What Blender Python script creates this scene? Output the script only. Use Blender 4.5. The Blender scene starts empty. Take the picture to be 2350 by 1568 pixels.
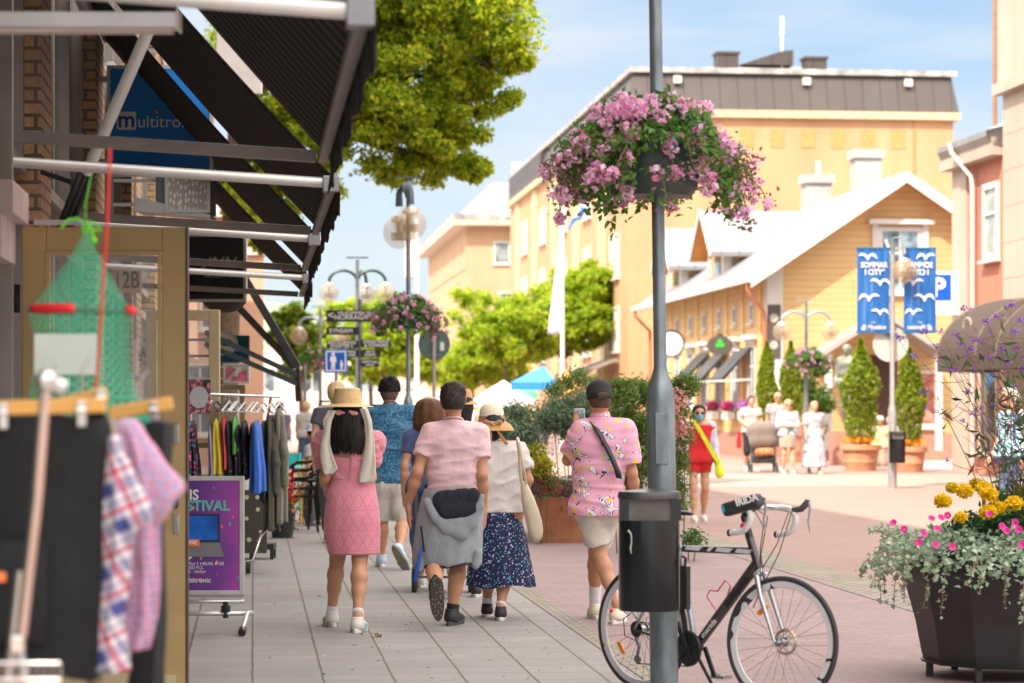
import bpy, math, random
import numpy as np
from mathutils import Vector, Matrix, Euler
SC = bpy.context.scene
COL = SC.collection
R = math.radians
rnd = random.Random(7)
# ---------------------------------------------------------------- camera, sky, sun, exposure
F, CX, HY, CH = 5548.0, 1175.0, 934.5, 1.55      # focal length and horizon in photo units (2350 wide)
cam = bpy.data.cameras.new('camera'); camo = bpy.data.objects.new('camera', cam); COL.objects.link(camo)
camo.location = (0, 0, CH); camo.rotation_euler = (R(90), 0, 0)
cam.sensor_width = 36; cam.lens = 36*F/2350; cam.shift_y = (HY-784)/2350
cam.clip_start = 0.1; cam.clip_end = 3000
cam.dof.use_dof = True; cam.dof.focus_distance = 17.0; cam.dof.aperture_fstop = 3.0
SC.camera = camo
SUN_EL, SUN_AZ = R(49), R(33)                    # the sun is behind the camera and to the left
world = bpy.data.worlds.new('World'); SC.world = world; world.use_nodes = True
wn, wl = world.node_tree.nodes, world.node_tree.links
wn.clear()
wo = wn.new('ShaderNodeOutputWorld'); bg = wn.new('ShaderNodeBackground'); sky = wn.new('ShaderNodeTexSky')
sky.sky_type = 'NISHITA'; sky.sun_disc = False; sky.sun_elevation = SUN_EL
sky.sun_rotation = math.pi+SUN_AZ; sky.air_density = 1.0; sky.dust_density = 0.6; sky.ozone_density = 1.6
tc = wn.new('ShaderNodeTexCoord'); mp = wn.new('ShaderNodeMapping'); mp.inputs['Scale'].default_value = (3.0, 3.0, 20.0)
mp.inputs['Rotation'].default_value = (0, R(6), 0)
nz = wn.new('ShaderNodeTexNoise'); nz.inputs['Scale'].default_value = 1.6; nz.inputs['Detail'].default_value = 7; nz.inputs['Roughness'].default_value = .55
cr = wn.new('ShaderNodeValToRGB'); cr.color_ramp.elements[0].position = .38; cr.color_ramp.elements[1].position = .68
cr.color_ramp.elements[1].color = (.7, .7, .7, 1)
sz = wn.new('ShaderNodeSeparateXYZ'); ele = wn.new('ShaderNodeValToRGB')     # clear blue low in the sky, overhead brightened as added fill for the shade
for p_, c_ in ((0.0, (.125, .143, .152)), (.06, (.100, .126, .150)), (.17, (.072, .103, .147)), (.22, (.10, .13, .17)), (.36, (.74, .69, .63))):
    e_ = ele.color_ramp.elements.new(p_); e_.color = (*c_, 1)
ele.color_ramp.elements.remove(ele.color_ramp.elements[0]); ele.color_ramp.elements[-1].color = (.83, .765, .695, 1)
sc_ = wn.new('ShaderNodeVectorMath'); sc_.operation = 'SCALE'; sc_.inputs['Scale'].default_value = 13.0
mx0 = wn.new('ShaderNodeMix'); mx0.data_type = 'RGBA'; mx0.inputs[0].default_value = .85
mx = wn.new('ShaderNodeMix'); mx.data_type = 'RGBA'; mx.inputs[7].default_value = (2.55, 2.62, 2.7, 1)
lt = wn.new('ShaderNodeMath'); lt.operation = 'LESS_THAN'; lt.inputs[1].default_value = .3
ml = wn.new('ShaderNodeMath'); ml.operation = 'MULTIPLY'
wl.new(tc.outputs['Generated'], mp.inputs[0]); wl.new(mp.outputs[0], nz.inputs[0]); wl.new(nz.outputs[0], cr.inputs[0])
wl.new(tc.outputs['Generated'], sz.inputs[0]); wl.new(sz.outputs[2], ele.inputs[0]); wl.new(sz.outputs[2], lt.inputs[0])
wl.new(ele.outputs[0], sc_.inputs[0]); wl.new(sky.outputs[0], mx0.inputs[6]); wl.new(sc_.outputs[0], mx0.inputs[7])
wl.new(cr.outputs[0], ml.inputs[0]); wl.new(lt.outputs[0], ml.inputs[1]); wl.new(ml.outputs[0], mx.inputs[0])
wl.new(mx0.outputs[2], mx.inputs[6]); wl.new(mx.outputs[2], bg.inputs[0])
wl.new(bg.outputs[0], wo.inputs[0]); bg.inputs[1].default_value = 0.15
sl = bpy.data.lights.new('sun', 'SUN'); so = bpy.data.objects.new('sun', sl); COL.objects.link(so)
sl.energy = 3.2; sl.angle = R(0.6); sl.color = (1, .89, .74)
sd = Vector((math.sin(SUN_AZ)*math.cos(SUN_EL), math.cos(SUN_AZ)*math.cos(SUN_EL), -math.sin(SUN_EL)))
so.rotation_euler = sd.to_track_quat('-Z', 'Y').to_euler()
SC.view_settings.view_transform = 'Standard'; SC.view_settings.look = 'None'; SC.view_settings.gamma = 1
SC.view_settings.exposure = 1.3
try:
    SC.cycles.max_bounces = 6; SC.cycles.diffuse_bounces = 3; SC.cycles.transparent_max_bounces = 12
except Exception: pass
# ---------------------------------------------------------------- coordinates
RZ = math.atan(.107)                              # the street runs 6 degrees left of the view axis
def P(px, py, Y): return Vector(((px-CX)*Y/F, Y, CH+(HY-py)*Y/F))
def G(px, py):
    Y = CH*F/(py-HY); return Vector(((px-CX)*Y/F, Y, 0))
def S(x0, t, z=0): return Vector((x0-.107*t, t, z))   # street coordinates
def crop(x0, y0, w, outw):                        # a zoomed crop's pixels to photo units
    k = w/outw
    return lambda cx, cy: ((x0+cx*k)/1.0894, (y0+cy*k)/1.0894)
# ---------------------------------------------------------------- objects
def tag(o, label=None, cat=None, group=None, kind=None):
    for k, v in (('label', label), ('category', cat), ('group', group), ('kind', kind)):
        if v: o[k] = v
    return o
def thing(name, label, cat, loc=(0, 0, 0), rz=0, group=None):
    o = bpy.data.objects.new(name, None); COL.objects.link(o); o.empty_display_size = .1
    o.location = loc; o.rotation_euler = (0, 0, rz); tag(o, label, cat, group)
    o.matrix_basis = Matrix.Translation(Vector(loc)) @ Matrix.Rotation(rz, 4, 'Z')
    return o
def inv_of(p):
    m = Matrix.Identity(4)
    while p is not None: m = p.matrix_basis @ m; p = p.parent
    return m.inverted()
def link_mesh(name, me, mats, parent=None):
    o = bpy.data.objects.new(name, me); COL.objects.link(o)
    for m in (mats if isinstance(mats, (list, tuple)) else [mats]): me.materials.append(m)
    if parent is not None: o.parent = parent
    return o
def np_mesh(name, V, Fq, mats, parent=None, smooth=True, mi=None):
    """V (n,3), Fq (m,k) constant k"""
    V = np.asarray(V, float); Fq = np.asarray(Fq, np.int32)
    me = bpy.data.meshes.new(name); k = Fq.shape[1]
    me.vertices.add(len(V)); me.vertices.foreach_set('co', V.ravel())
    me.loops.add(Fq.size); me.loops.foreach_set('vertex_index', Fq.ravel())
    me.polygons.add(len(Fq)); me.polygons.foreach_set('loop_start', np.arange(0, Fq.size, k, dtype=np.int32))
    if mi is not None: me.polygons.foreach_set('material_index', np.asarray(mi, np.int32))
    me.update(calc_edges=True)
    me.polygons.foreach_set('use_smooth', np.full(len(Fq), smooth)); me.validate()
    return link_mesh(name, me, mats, parent)
class MB:
    def __init__(s): s.v = []; s.f = []; s.mi = []; s.m = 0; s.M = None
    def add(s, vs, fs):
        b = len(s.v)
        for v in vs:
            v = Vector(v); s.v.append(s.M @ v if s.M is not None else v)
        for f in fs: s.f.append([b+i for i in f]); s.mi.append(s.m)
        return s
    def box(s, a, b, taper=0):                     # min and max corners
        x0, y0, z0 = a; x1, y1, z1 = b
        return s.add([(x0,y0,z0),(x1,y0,z0),(x1,y1,z0),(x0,y1,z0),(x0,y0,z1),(x1,y0,z1),(x1,y1,z1),(x0,y1,z1)],
                     [(0,3,2,1),(4,5,6,7),(0,1,5,4),(1,2,6,5),(2,3,7,6),(3,0,4,7)])
    def cbox(s, c, sz): return s.box([c[i]-sz[i]/2 for i in range(3)], [c[i]+sz[i]/2 for i in range(3)])
    def bar(s, a, b, w, h=None, up=(0, 0, 1)):     # rectangular bar between two points
        a, b = Vector(a), Vector(b); h = h or w; d = (b-a).normalized(); u = Vector(up)
        if abs(d.dot(u)) > .98: u = Vector((0, 1, 0))
        x = d.cross(u).normalized()*w/2; z = x.cross(d).normalized()*h/2
        vs = [a-x-z, a+x-z, a+x+z, a-x+z, b-x-z, b+x-z, b+x+z, b-x+z]
        return s.add(vs, [(0,3,2,1),(4,5,6,7),(0,1,5,4),(1,2,6,5),(2,3,7,6),(3,0,4,7)])
    def tube(s, pts, r, n=10, closed=False, caps=True):
        pts = [Vector(p) for p in pts]; m = len(pts)
        rs = r if isinstance(r, (list, tuple)) else [r]*m
        up = Vector((0, 0, 1)); vs = []; prev = None
        for i, p in enumerate(pts):
            if closed: t = (pts[(i+1) % m]-pts[i-1])
            else: t = (pts[min(i+1, m-1)]-pts[max(i-1, 0)])
            t = t.normalized() if t.length > 1e-9 else Vector((0, 0, 1))
            if prev is None:
                x = t.cross(up)
                if x.length < .1: x = t.cross(Vector((1, 0, 0)))
            else: x = prev-t*prev.dot(t)
            x.normalize(); prev = x; y = t.cross(x)
            for k in range(n):
                a = 2*math.pi*k/n; vs.append(p+(x*math.cos(a)+y*math.sin(a))*rs[i])
        fs = []
        for i in range(m if closed else m-1):
            j = (i+1) % m
            for k in range(n): fs.append((i*n+k, i*n+(k+1) % n, j*n+(k+1) % n, j*n+k))
        if caps and not closed: fs += [tuple(range(n-1, -1, -1)), tuple((m-1)*n+k for k in range(n))]
        return s.add(vs, fs)
    def cyl(s, a, b, r1, r2=None, n=16, caps=True): return s.tube([a, b], [r1, r1 if r2 is None else r2], n, caps=caps)
    def lathe(s, prof, n=24, c=(0, 0, 0), sx=1, sy=1, a0=0, a1=2*math.pi, rfun=None):
        vs = []; full = abs(a1-a0-2*math.pi) < 1e-6; cols = n if full else n+1
        for (r, z) in prof:
            for k in range(cols):
                a = a0+(a1-a0)*k/n; q = r*(rfun(a, z) if rfun else 1)
                vs.append((c[0]+q*math.cos(a)*sx, c[1]+q*math.sin(a)*sy, c[2]+z))
        fs = []
        for i in range(len(prof)-1):
            for k in range(n):
                k2 = (k+1) % cols if full else k+1
                fs.append((i*cols+k, i*cols+k2, (i+1)*cols+k2, (i+1)*cols+k))
        return s.add(vs, fs)
    def ball(s, c, r, n=16, m=10, sc=(1, 1, 1)):
        prof = [(math.sin(math.pi*i/m)*r, -math.cos(math.pi*i/m)*r*sc[2]) for i in range(m+1)]
        return s.lathe(prof, n, c, sc[0], sc[1])
    def prism(s, poly, d, o=(0, 0, 0), ax=(1, 0, 0), ay=(0, 0, 1), az=(0, 1, 0)):   # outline extruded along az
        o, ax, ay, az = map(Vector, (o, ax, ay, az)); n = len(poly)
        vs = [o+ax*p[0]+ay*p[1] for p in poly]; vs += [v+az*d for v in vs]
        return s.add(vs, [tuple(range(n)), tuple(range(2*n-1, n-1, -1))]+[(i, n+i, n+(i+1) % n, (i+1) % n) for i in range(n)])
    def sheet(s, rows):                            # grid of points
        m, n = len(rows), len(rows[0]); vs = [p for r_ in rows for p in r_]
        return s.add(vs, [(i*n+j, i*n+j+1, (i+1)*n+j+1, (i+1)*n+j) for i in range(m-1) for j in range(n-1)])
    def build(s, name, mats, parent=None, world=False, smooth=False, bevel=0, solid=0):
        vs = s.v
        if world and parent is not None:
            M = inv_of(parent); vs = [M @ v for v in vs]
        me = bpy.data.meshes.new(name); me.from_pydata([tuple(v) for v in vs], [], s.f); me.update()
        me.polygons.foreach_set('material_index', s.mi)
        me.polygons.foreach_set('use_smooth', [bool(smooth)]*len(s.f))
        if smooth:
            try: me.set_sharp_from_angle(angle=R(42))
            except Exception: pass
        o = link_mesh(name, me, mats, parent)
        if solid:
            md = o.modifiers.new('s', 'SOLIDIFY'); md.thickness = solid; md.offset = 0
        if bevel:
            md = o.modifiers.new('b', 'BEVEL'); md.width = bevel; md.segments = 2; md.limit_method = 'ANGLE'
        return o
def wall_frame(x0, t, z=0):                        # empty space: x across the street, y along it
    return S(x0, t, z), RZ
def copy_tree(o, parent=None):
    c = o.copy(); COL.objects.link(c); c.parent = parent
    for ch in list(o.children): copy_tree(ch, c)
    return c
def text(name, s, size, mat, parent, loc, rot=(R(90), 0, 0), align='CENTER', ext=.002, sx=1, sy=1, shear=0, bold=0):
    cu = bpy.data.curves.new(name, 'FONT'); cu.body = s; cu.size = size; cu.extrude = ext; cu.align_x = align; cu.align_y = 'CENTER'
    cu.resolution_u = 3; cu.shear = shear; cu.offset = bold; cu.space_line = .9
    o = bpy.data.objects.new(name, cu); COL.objects.link(o)
    me = bpy.data.meshes.new_from_object(o); bpy.data.objects.remove(o); me.name = name
    M = Matrix.Translation(Vector(loc)) @ Euler(rot).to_matrix().to_4x4() @ Matrix.Diagonal((sx, sy, 1, 1))
    me.transform(M); me.materials.clear()
    if sx*sy < 0: me.flip_normals()
    return link_mesh(name, me, mat, parent)
# ---------------------------------------------------------------- materials
class NT:
    def __init__(s, name):
        s.mat = bpy.data.materials.new(name); s.mat.use_nodes = True; s.t = s.mat.node_tree
        s.b = s.t.nodes['Principled BSDF']; s.out = s.t.nodes['Material Output']
    def n(s, typ, ins=None, **kw):
        nd = s.t.nodes.new('ShaderNode'+typ)
        for k, v in kw.items(): setattr(nd, k, v)
        for k, v in (ins or {}).items(): s.set(nd.inputs[k], v)
        return nd
    def set(s, sock, v):
        if hasattr(v, 'links') or isinstance(v, bpy.types.NodeSocket): s.t.links.new(v, sock)
        elif isinstance(v, (tuple, list)) and len(v) == 3 and sock.type == 'RGBA': sock.default_value = (*v, 1)
        else: sock.default_value = v
    def co(s, kind='Object', scale=None, rot=None, loc=None):
        o = s.n('TexCoord').outputs[kind]
        if scale is not None or rot is not None or loc is not None:
            m = s.n('Mapping', {0: o}); m.inputs['Scale'].default_value = scale or (1, 1, 1)
            if rot: m.inputs['Rotation'].default_value = rot
            if loc: m.inputs['Location'].default_value = loc
            o = m.outputs[0]
        return o
    def noise(s, scale, detail=3, vec=None, rough=.5, dist=0):
        nd = s.n('TexNoise', {'Scale': scale, 'Detail': detail, 'Roughness': rough, 'Distortion': dist})
        s.set(nd.inputs['Vector'], vec if vec is not None else s.co()); return nd.outputs[0]
    def ramp(s, fac, stops, interp='LINEAR'):
        nd = s.n('ValToRGB', {0: fac}); r = nd.color_ramp; r.interpolation = interp
        while len(r.elements) < len(stops): r.elements.new(.5)
        for e, (p, c) in zip(r.elements, stops):
            e.position = p; e.color = (*c, 1) if not isinstance(c, (int, float)) else (c, c, c, 1)
        return nd.outputs[0]
    def mix(s, fac, a, b, blend='MIX'):
        nd = s.n('Mix', data_type='RGBA', blend_type=blend); s.set(nd.inputs[0], fac); s.set(nd.inputs[6], a); s.set(nd.inputs[7], b); return nd.outputs[2]
    def math(s, op, a, b=0, c=0):
        nd = s.n('Math', operation=op); s.set(nd.inputs[0], a); s.set(nd.inputs[1], b); s.set(nd.inputs[2], c); return nd.outputs[0]
    def sep(s, v): return s.n('SeparateXYZ', {0: v}).outputs
    def bump(s, h, strength=.3, dist=.01):
        nd = s.n('Bump', {'Strength': strength, 'Distance': dist, 'Height': h}); s.t.links.new(nd.outputs[0], s.b.inputs['Normal']); return nd
    def fin(s, col=None, rough=None, metal=None, **kw):
        if col is not None: s.set(s.b.inputs['Base Color'], col)
        if rough is not None: s.set(s.b.inputs['Roughness'], rough)
        if metal is not None: s.set(s.b.inputs['Metallic'], metal)
        for k, v in kw.items(): s.set(s.b.inputs[k.replace('_', ' ')], v)
        return s.mat
MC = {}
def mat(name, col, rough=.6, metal=0, var=.12, vs=6, bump=.0, bs=40, dist=.004, coat=0, stretch=None, **kw):
    if name in MC: return MC[name]
    t = NT(name); v = t.co(scale=stretch) if stretch else t.co()
    c = t.ramp(t.noise(vs, 4, v), [(.3, tuple(x*(1-var) for x in col)), (.7, tuple(min(1, x*(1+var)) for x in col))])
    if bump: t.bump(t.noise(bs, 3, v), bump, dist)
    t.fin(c, rough, metal, **kw)
    if coat: t.set(t.b.inputs['Coat Weight'], coat)
    MC[name] = t.mat; return t.mat
def leafmat(name, cols, trans=.35, rough=.5, shade=None):
    t = NT(name)
    g = t.n('NewGeometry').outputs['Random Per Island']
    c = t.ramp(g, [(i/(len(cols)-1), c_) for i, c_ in enumerate(cols)])
    t.fin(c, rough)
    tr = t.n('BsdfTranslucent', {0: c}); mxs = t.n('MixShader', {0: trans})
    t.t.links.new(t.b.outputs[0], mxs.inputs[1]); t.t.links.new(tr.outputs[0], mxs.inputs[2]); t.t.links.new(mxs.outputs[0], t.out.inputs[0])
    return t.mat
def glassmat(name, tint=(.9, .95, .95), alpha=.25, rough=.03):
    t = NT(name); t.fin(tint, rough, 0, Alpha=alpha); t.b.inputs['Specular IOR Level'].default_value = .8
    return t.mat
def windowmat(name, dark=(.03, .04, .05), light=(.25, .3, .35), sc=1.2):
    t = NT(name); c = t.ramp(t.noise(sc, 2), [(.4, dark), (.65, light)])
    return t.fin(c, .06, 0, Specular_IOR_Level=.9)
# cloth: fine weave and soft folds in the bump
def cloth(name, col, var=.08, weave=380, fold=.35, rough=.85, sheen=.3):
    if name in MC: return MC[name]
    t = NT(name); v = t.co()
    c = t.ramp(t.noise(9, 4, v), [(.3, tuple(x*(1-var) for x in col)), (.7, tuple(min(1, x*(1+var)) for x in col))])
    if max(col) < .12: sheen = .02
    h = t.math('ADD', t.math('MULTIPLY', t.noise(weave, 1, v), .15), t.noise(7, 4, t.co(scale=(1, 1, .6)), .6, .8))
    t.bump(h, min(1, fold*1.3), .035); t.fin(c, rough, Sheen_Weight=sheen)
    MC[name] = t.mat; return t.mat
WHITE = mat('white_paint', (.78, .77, .75), .5, var=.06, bump=.05)
BLACK = mat('black_metal', (.025, .025, .028), .45, var=.3, bump=.05)
STEEL = mat('brushed_steel', (.55, .55, .56), .3, 1, var=.1, vs=20)
ALU = mat('aluminium', (.62, .61, .6), .42, .85, var=.08, vs=4)
SKIN = None
def skinmat(name, col):
    if name in MC: return MC[name]
    t = NT(name); c = t.ramp(t.noise(10, 4), [(.3, tuple(x*.9 for x in col)), (.7, tuple(min(1, x*1.08) for x in col))])
    t.bump(t.noise(160, 3), .12, .002)
    t.fin(c, .5, Subsurface_Weight=.12, Subsurface_Radius=(.6, .25, .12), Subsurface_Scale=.02); MC[name] = t.mat; return t.mat
SK_TAN = skinmat('tan_skin', (.52, .26, .15)); SK_MID = skinmat('warm_skin', (.58, .31, .20)); SK_PALE = skinmat('pale_skin', (.62, .36, .26))
# ---------------------------------------------------------------- foliage
def leaf_quads(pos, size, seed=0, up=.3, aspect=.6, fold=.18):
    """two faces per leaf, folded along the midrib; pos (n,3)"""
    g = np.random.default_rng(seed); n = len(pos); sz = size*g.uniform(.6, 1.35, n)[:, None]
    d = g.normal(size=(n, 3)); d /= np.linalg.norm(d, axis=1)[:, None]
    w = g.normal(size=(n, 3)); w[:, 2] += up*3; w -= d*np.sum(w*d, axis=1)[:, None]; w /= np.linalg.norm(w, axis=1)[:, None]+1e-9
    s = np.cross(d, w)
    a = pos-d*sz*.5; b = pos+d*sz*.5; m = pos+w*0
    l = m+s*sz*aspect*.5+w*sz*fold; r = m-s*sz*aspect*.5+w*sz*fold
    V = np.stack([a, r, b, l], 1).reshape(-1, 3); i = np.arange(n)*4
    Fq = np.stack([np.stack([i, i+1, i+2], 1), np.stack([i, i+2, i+3], 1)], 1).reshape(-1, 3)
    return V, Fq
def leaves(name, pos, size, m, parent, seed=0, world=False, **kw):
    pos = np.asarray(pos, float)
    if world:
        M = np.array(inv_of(parent)); pos = pos@M[:3, :3].T+M[:3, 3]
    V, Fq = leaf_quads(pos, size, seed, **kw)
    return np_mesh(name, V, Fq, m, parent, smooth=False)
def clumps(g, centres, radii, per, shell=.55):
    out = []
    for c, r in zip(centres, radii):
        d = g.normal(size=(per, 3)); d /= np.linalg.norm(d, axis=1)[:, None]
        q = r*(shell+(1-shell)*g.random(per))*(g.random(per)**.25)
        out.append(np.array(c)+d*q[:, None]*np.array([1, 1, .72]))
    return np.concatenate(out)
# ---------------------------------------------------------------- organic surfaces: distance field, then surface nets
def pr(a, b, ra, rb=None, k=.03, fl=None, cuts=None, op='u', pre=None):
    return dict(a=np.array(a, float), b=np.array(b, float), ra=ra, rb=ra if rb is None else rb, k=k, fl=fl, cuts=cuts, op=op)
def p_dist(q, X):
    ab = q['b']-q['a']; L = ab@ab
    t = np.clip(((X-q['a'])@ab)/(L+1e-12), 0, 1)
    D = X-(q['a']+t[..., None]*ab)
    if q['fl'] is not None:
        for ax, f in (q['fl'] if isinstance(q['fl'], list) else [q['fl']]):
            ax = np.array(ax, float); ax /= np.linalg.norm(ax)
            D = D+(D@ax)[..., None]*ax*(1/f-1)
    d = np.sqrt((D*D).sum(-1))-(q['ra']+(q['rb']-q['ra'])*t)
    if q['cuts']:
        for (p, n) in q['cuts']: d = np.maximum(d, (X-np.array(p, float))@np.array(n, float))
    return d
def sdf_mesh(name, prims, res, m, parent, cuts=None, disp=None, smooth=1, M=None):
    lo = np.min([np.minimum(q['a'], q['b'])-max(q['ra'], q['rb'])*1.6 for q in prims if q['op'] == 'u'], 0)-.03-2*res
    hi = np.max([np.maximum(q['a'], q['b'])+max(q['ra'], q['rb'])*1.6 for q in prims if q['op'] == 'u'], 0)+.03+2*res
    n = np.ceil((hi-lo)/res).astype(int)+1
    D = np.full(n, .12)
    ax = [lo[i]+np.arange(n[i])*res for i in range(3)]
    for q in prims:
        mg = max(q['ra'], q['rb'])*1.6+q['k']+.05
        l = np.clip(np.floor((np.minimum(q['a'], q['b'])-mg-lo)/res).astype(int), 0, n-1); h = np.clip(np.ceil((np.maximum(q['a'], q['b'])+mg-lo)/res).astype(int)+1, 1, n)
        X = np.stack(np.meshgrid(ax[0][l[0]:h[0]], ax[1][l[1]:h[1]], ax[2][l[2]:h[2]], indexing='ij'), -1)
        d = p_dist(q, X); s = (slice(l[0], h[0]), slice(l[1], h[1]), slice(l[2], h[2])); o = D[s]
        if q['op'] == 'u':
            k = q['k']
            if k > 0:
                hh = np.maximum(k-np.abs(o-d), 0)/k; D[s] = np.minimum(o, d)-hh*hh*k/4
            else: D[s] = np.minimum(o, d)
        else: D[s] = np.maximum(o, -d)
    if cuts or disp:
        X = np.stack(np.meshgrid(*ax, indexing='ij'), -1)
        if disp: D = D+disp(X)
        for (p, nn) in (cuts or []): D = np.maximum(D, (X-np.array(p, float))@np.array(nn, float))
    V, Q = surfnet(D, lo, res)
    if smooth: V = lap(V, Q, smooth)
    if M is not None: V = V@np.array(M)[:3, :3].T+np.array(M)[:3, 3]
    return np_mesh(name, V, Q, m, parent)
def surfnet(D, lo, h):
    Sg = D < 0; nx, ny, nz_ = D.shape
    C = np.zeros((nx-1, ny-1, nz_-1), int)
    for i in (0, 1):
        for j in (0, 1):
            for k in (0, 1): C += Sg[i:nx-1+i, j:ny-1+j, k:nz_-1+k]
    act = (C > 0) & (C < 8); idx = np.full(C.shape, -1, np.int64); I = np.argwhere(act); idx[act] = np.arange(len(I))
    P_ = np.zeros((len(I), 3)); cnt = np.zeros(len(I))
    corners = [(i, j, k) for i in (0, 1) for j in (0, 1) for k in (0, 1)]
    for a in corners:
        for ax in range(3):
            if a[ax] == 1: continue
            b = list(a); b[ax] = 1
            da = D[I[:, 0]+a[0], I[:, 1]+a[1], I[:, 2]+a[2]]; db = D[I[:, 0]+b[0], I[:, 1]+b[1], I[:, 2]+b[2]]
            w = (da < 0) != (db < 0); t = np.where(w, da/(da-db+1e-20), 0)
            q = np.repeat(np.array(a, float)[None], len(I), 0); q[:, ax] += t
            P_[w] += q[w]; cnt[w] += 1
    V = (I+P_/cnt[:, None])*h+lo; Q = []
    for ax in range(3):
        sl0 = [slice(None)]*3; sl1 = [slice(None)]*3; sl0[ax] = slice(0, -1); sl1[ax] = slice(1, None)
        E = Sg[tuple(sl0)] != Sg[tuple(sl1)]; u, v = (ax+1) % 3, (ax+2) % 3
        J = np.argwhere(E); J = J[(J[:, u] > 0) & (J[:, v] > 0) & (J[:, u] < D.shape[u]-1) & (J[:, v] < D.shape[v]-1)]
        def g(du, dv):
            K = J.copy(); K[:, u] -= du; K[:, v] -= dv; return idx[K[:, 0], K[:, 1], K[:, 2]]
        q = np.stack([g(1, 1), g(0, 1), g(0, 0), g(1, 0)], 1)
        fl = ~Sg[J[:, 0], J[:, 1], J[:, 2]]; q[fl] = q[fl][:, ::-1]; Q.append(q)
    Q = np.concatenate(Q); return V, Q[(Q >= 0).all(1)]
def lap(V, Q, it=1, w=.5):
    E = np.concatenate([Q[:, [0, 1]], Q[:, [1, 2]], Q[:, [2, 3]], Q[:, [3, 0]]])
    for _ in range(it):
        A = np.zeros_like(V); c = np.zeros(len(V))
        for a, b in ((0, 1), (1, 0)):
            for ax in range(3): A[:, ax] += np.bincount(E[:, a], V[E[:, b], ax], len(V))
            c += np.bincount(E[:, a], minlength=len(V))
        V = V+w*(A/np.maximum(c, 1)[:, None]-V)
    return V
def folds(amp=.006, f=9, seed=0, an=(1, 1, 1)):
    """cloth creases as a displacement of the distance field"""
    g = np.random.default_rng(seed); K = g.normal(size=(6, 3))*f*np.array(an); ph = g.uniform(0, 6.28, 6)
    def fn(X):
        s = 0
        for i in range(6):
            w = .6*np.sin(X@(K[(i+1) % 6]*.5)+ph[i]); s = s+np.sin(X@(K[i]*(1+.35*i))+ph[i]*2+w*2)/(1+.5*i)
        return -amp*(1-np.abs(np.clip(s/1.6, -1, 1)))*1.3+amp*.5
    return fn
# ================================================================ ground
def paving(name, c1, c2, mortar, bw, bh, ms, offset=.5, patch=.12, rot=0, bump=.4, mix2=.5, lines=0):
    t = NT(name); v = t.co(rot=(0, 0, rot)) if rot else t.co()
    vd = t.n('VectorMath', {0: v}, operation='ADD'); wob = t.n('VectorMath', {0: t.n('TexNoise', {'Vector': v, 'Scale': 3.0}).outputs[1]}, operation='SCALE'); wob.inputs['Scale'].default_value = .012
    t.set(vd.inputs[1], wob.outputs[0])
    b = t.n('TexBrick', {0: vd.outputs[0], 'Color1': c1, 'Color2': c2, 'Mortar': mortar, 'Scale': 1.0, 'Mortar Size': ms, 'Mortar Smooth': .3, 'Bias': 0.0, 'Brick Width': bw, 'Row Height': bh})
    b.offset = offset
    c = t.mix(t.ramp(t.noise(.9, 5, v), [(.35, 0), (.7, mix2)]), b.outputs[0], tuple(x*.8 for x in c1), 'MIX')
    c = t.mix(t.ramp(t.noise(45, 3, v), [(.3, .25), (.75, 0)]), c, tuple(x*.55 for x in c1))
    st = t.noise(.55, 6, v, .65); c = t.mix(t.ramp(st, [(.48, 0), (.62, .35)]), c, tuple(x*.6 for x in c1)); c = t.mix(t.ramp(t.noise(2.3, 5, t.co(loc=(5, 2, 0))), [(.55, 0), (.7, .22)]), c, tuple(min(1, x*1.35) for x in c1))
    sp = t.ramp(t.n('TexVoronoi', {0: v, 'Scale': 5.0}).outputs[0], [(.018, .75), (.035, 0)])
    c = t.mix(sp, c, (.09, .08, .075))
    if lines:
        xs = t.sep(vd.outputs[0])[0]; fr = t.math('ABSOLUTE', t.math('SUBTRACT', t.math('FRACT', t.math('ADD', t.math('DIVIDE', xs, bw), .5)), .5))
        c = t.mix(t.math('MULTIPLY', t.ramp(t.math('ADD', fr, t.math('MULTIPLY', t.noise(9, 4, v), .03)), [(.024, 1), (.040, 0)]), .85), c, (.11, .085, .06))
    h = t.math('SUBTRACT', t.math('MULTIPLY', t.noise(120, 4, v), .3), t.math('MULTIPLY', b.outputs[1], .9))
    t.bump(h, bump, .006); t.fin(c, .82); return t.mat
def ground_sheet(name, x0, x1, y0, y1, z, m):
    mb = MB(); mb.add([(x0, y0, z), (x1, y0, z), (x1, y1, z), (x0, y1, z)], [(0, 1, 2, 3)])
    o = mb.build(name, m); o.rotation_euler = (0, 0, RZ); tag(o, kind='structure'); return o
M_SLAB = paving('slab_paving', (.31, .29, .285), (.27, .255, .25), (.13, .10, .08), .4, .378, .006, 0.0, mix2=.35, lines=1)
M_PINK = paving('pink_brick_paving', (.33, .235, .235), (.28, .20, .20), (.16, .12, .115), .21, .105, .004)
M_COB = paving('cobble_strip', (.36, .31, .26), (.26, .22, .19), (.12, .12, .08), .11, .095, .014, bump=.9)
M_ROAD = paving('reddish_street_paving', (.33, .22, .19), (.30, .20, .175), (.2, .14, .13), .21, .105, .003, bump=.2, mix2=.5)
M_BEIGE = paving('pale_slab_paving', (.36, .315, .265), (.32, .28, .24), (.22, .18, .14), .5, .5, .008, 0.0)
ground_sheet('ground', -300, 300, -60, 1200, 0, mat('earth_paving', (.36, .3, .28), .9, var=.15, vs=.3))
ground_sheet('pavement', -1.6, 2.2, -30, 46.5, .004, M_SLAB)
ground_sheet('gutter', 2.2, 2.36, -30, 46.5, .008, M_COB)
ground_sheet('street', 2.36, 4.95, -30, 46.5, .004, M_PINK)
ground_sheet('cobble_band', 4.95, 5.45, -30, 46.5, .008, M_COB)
ground_sheet('road', 5.45, 17, -30, 46.5, .004, M_ROAD)
ground_sheet('crossing', -1.6, 17, 46.5, 54.5, .004, M_BEIGE)
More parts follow.
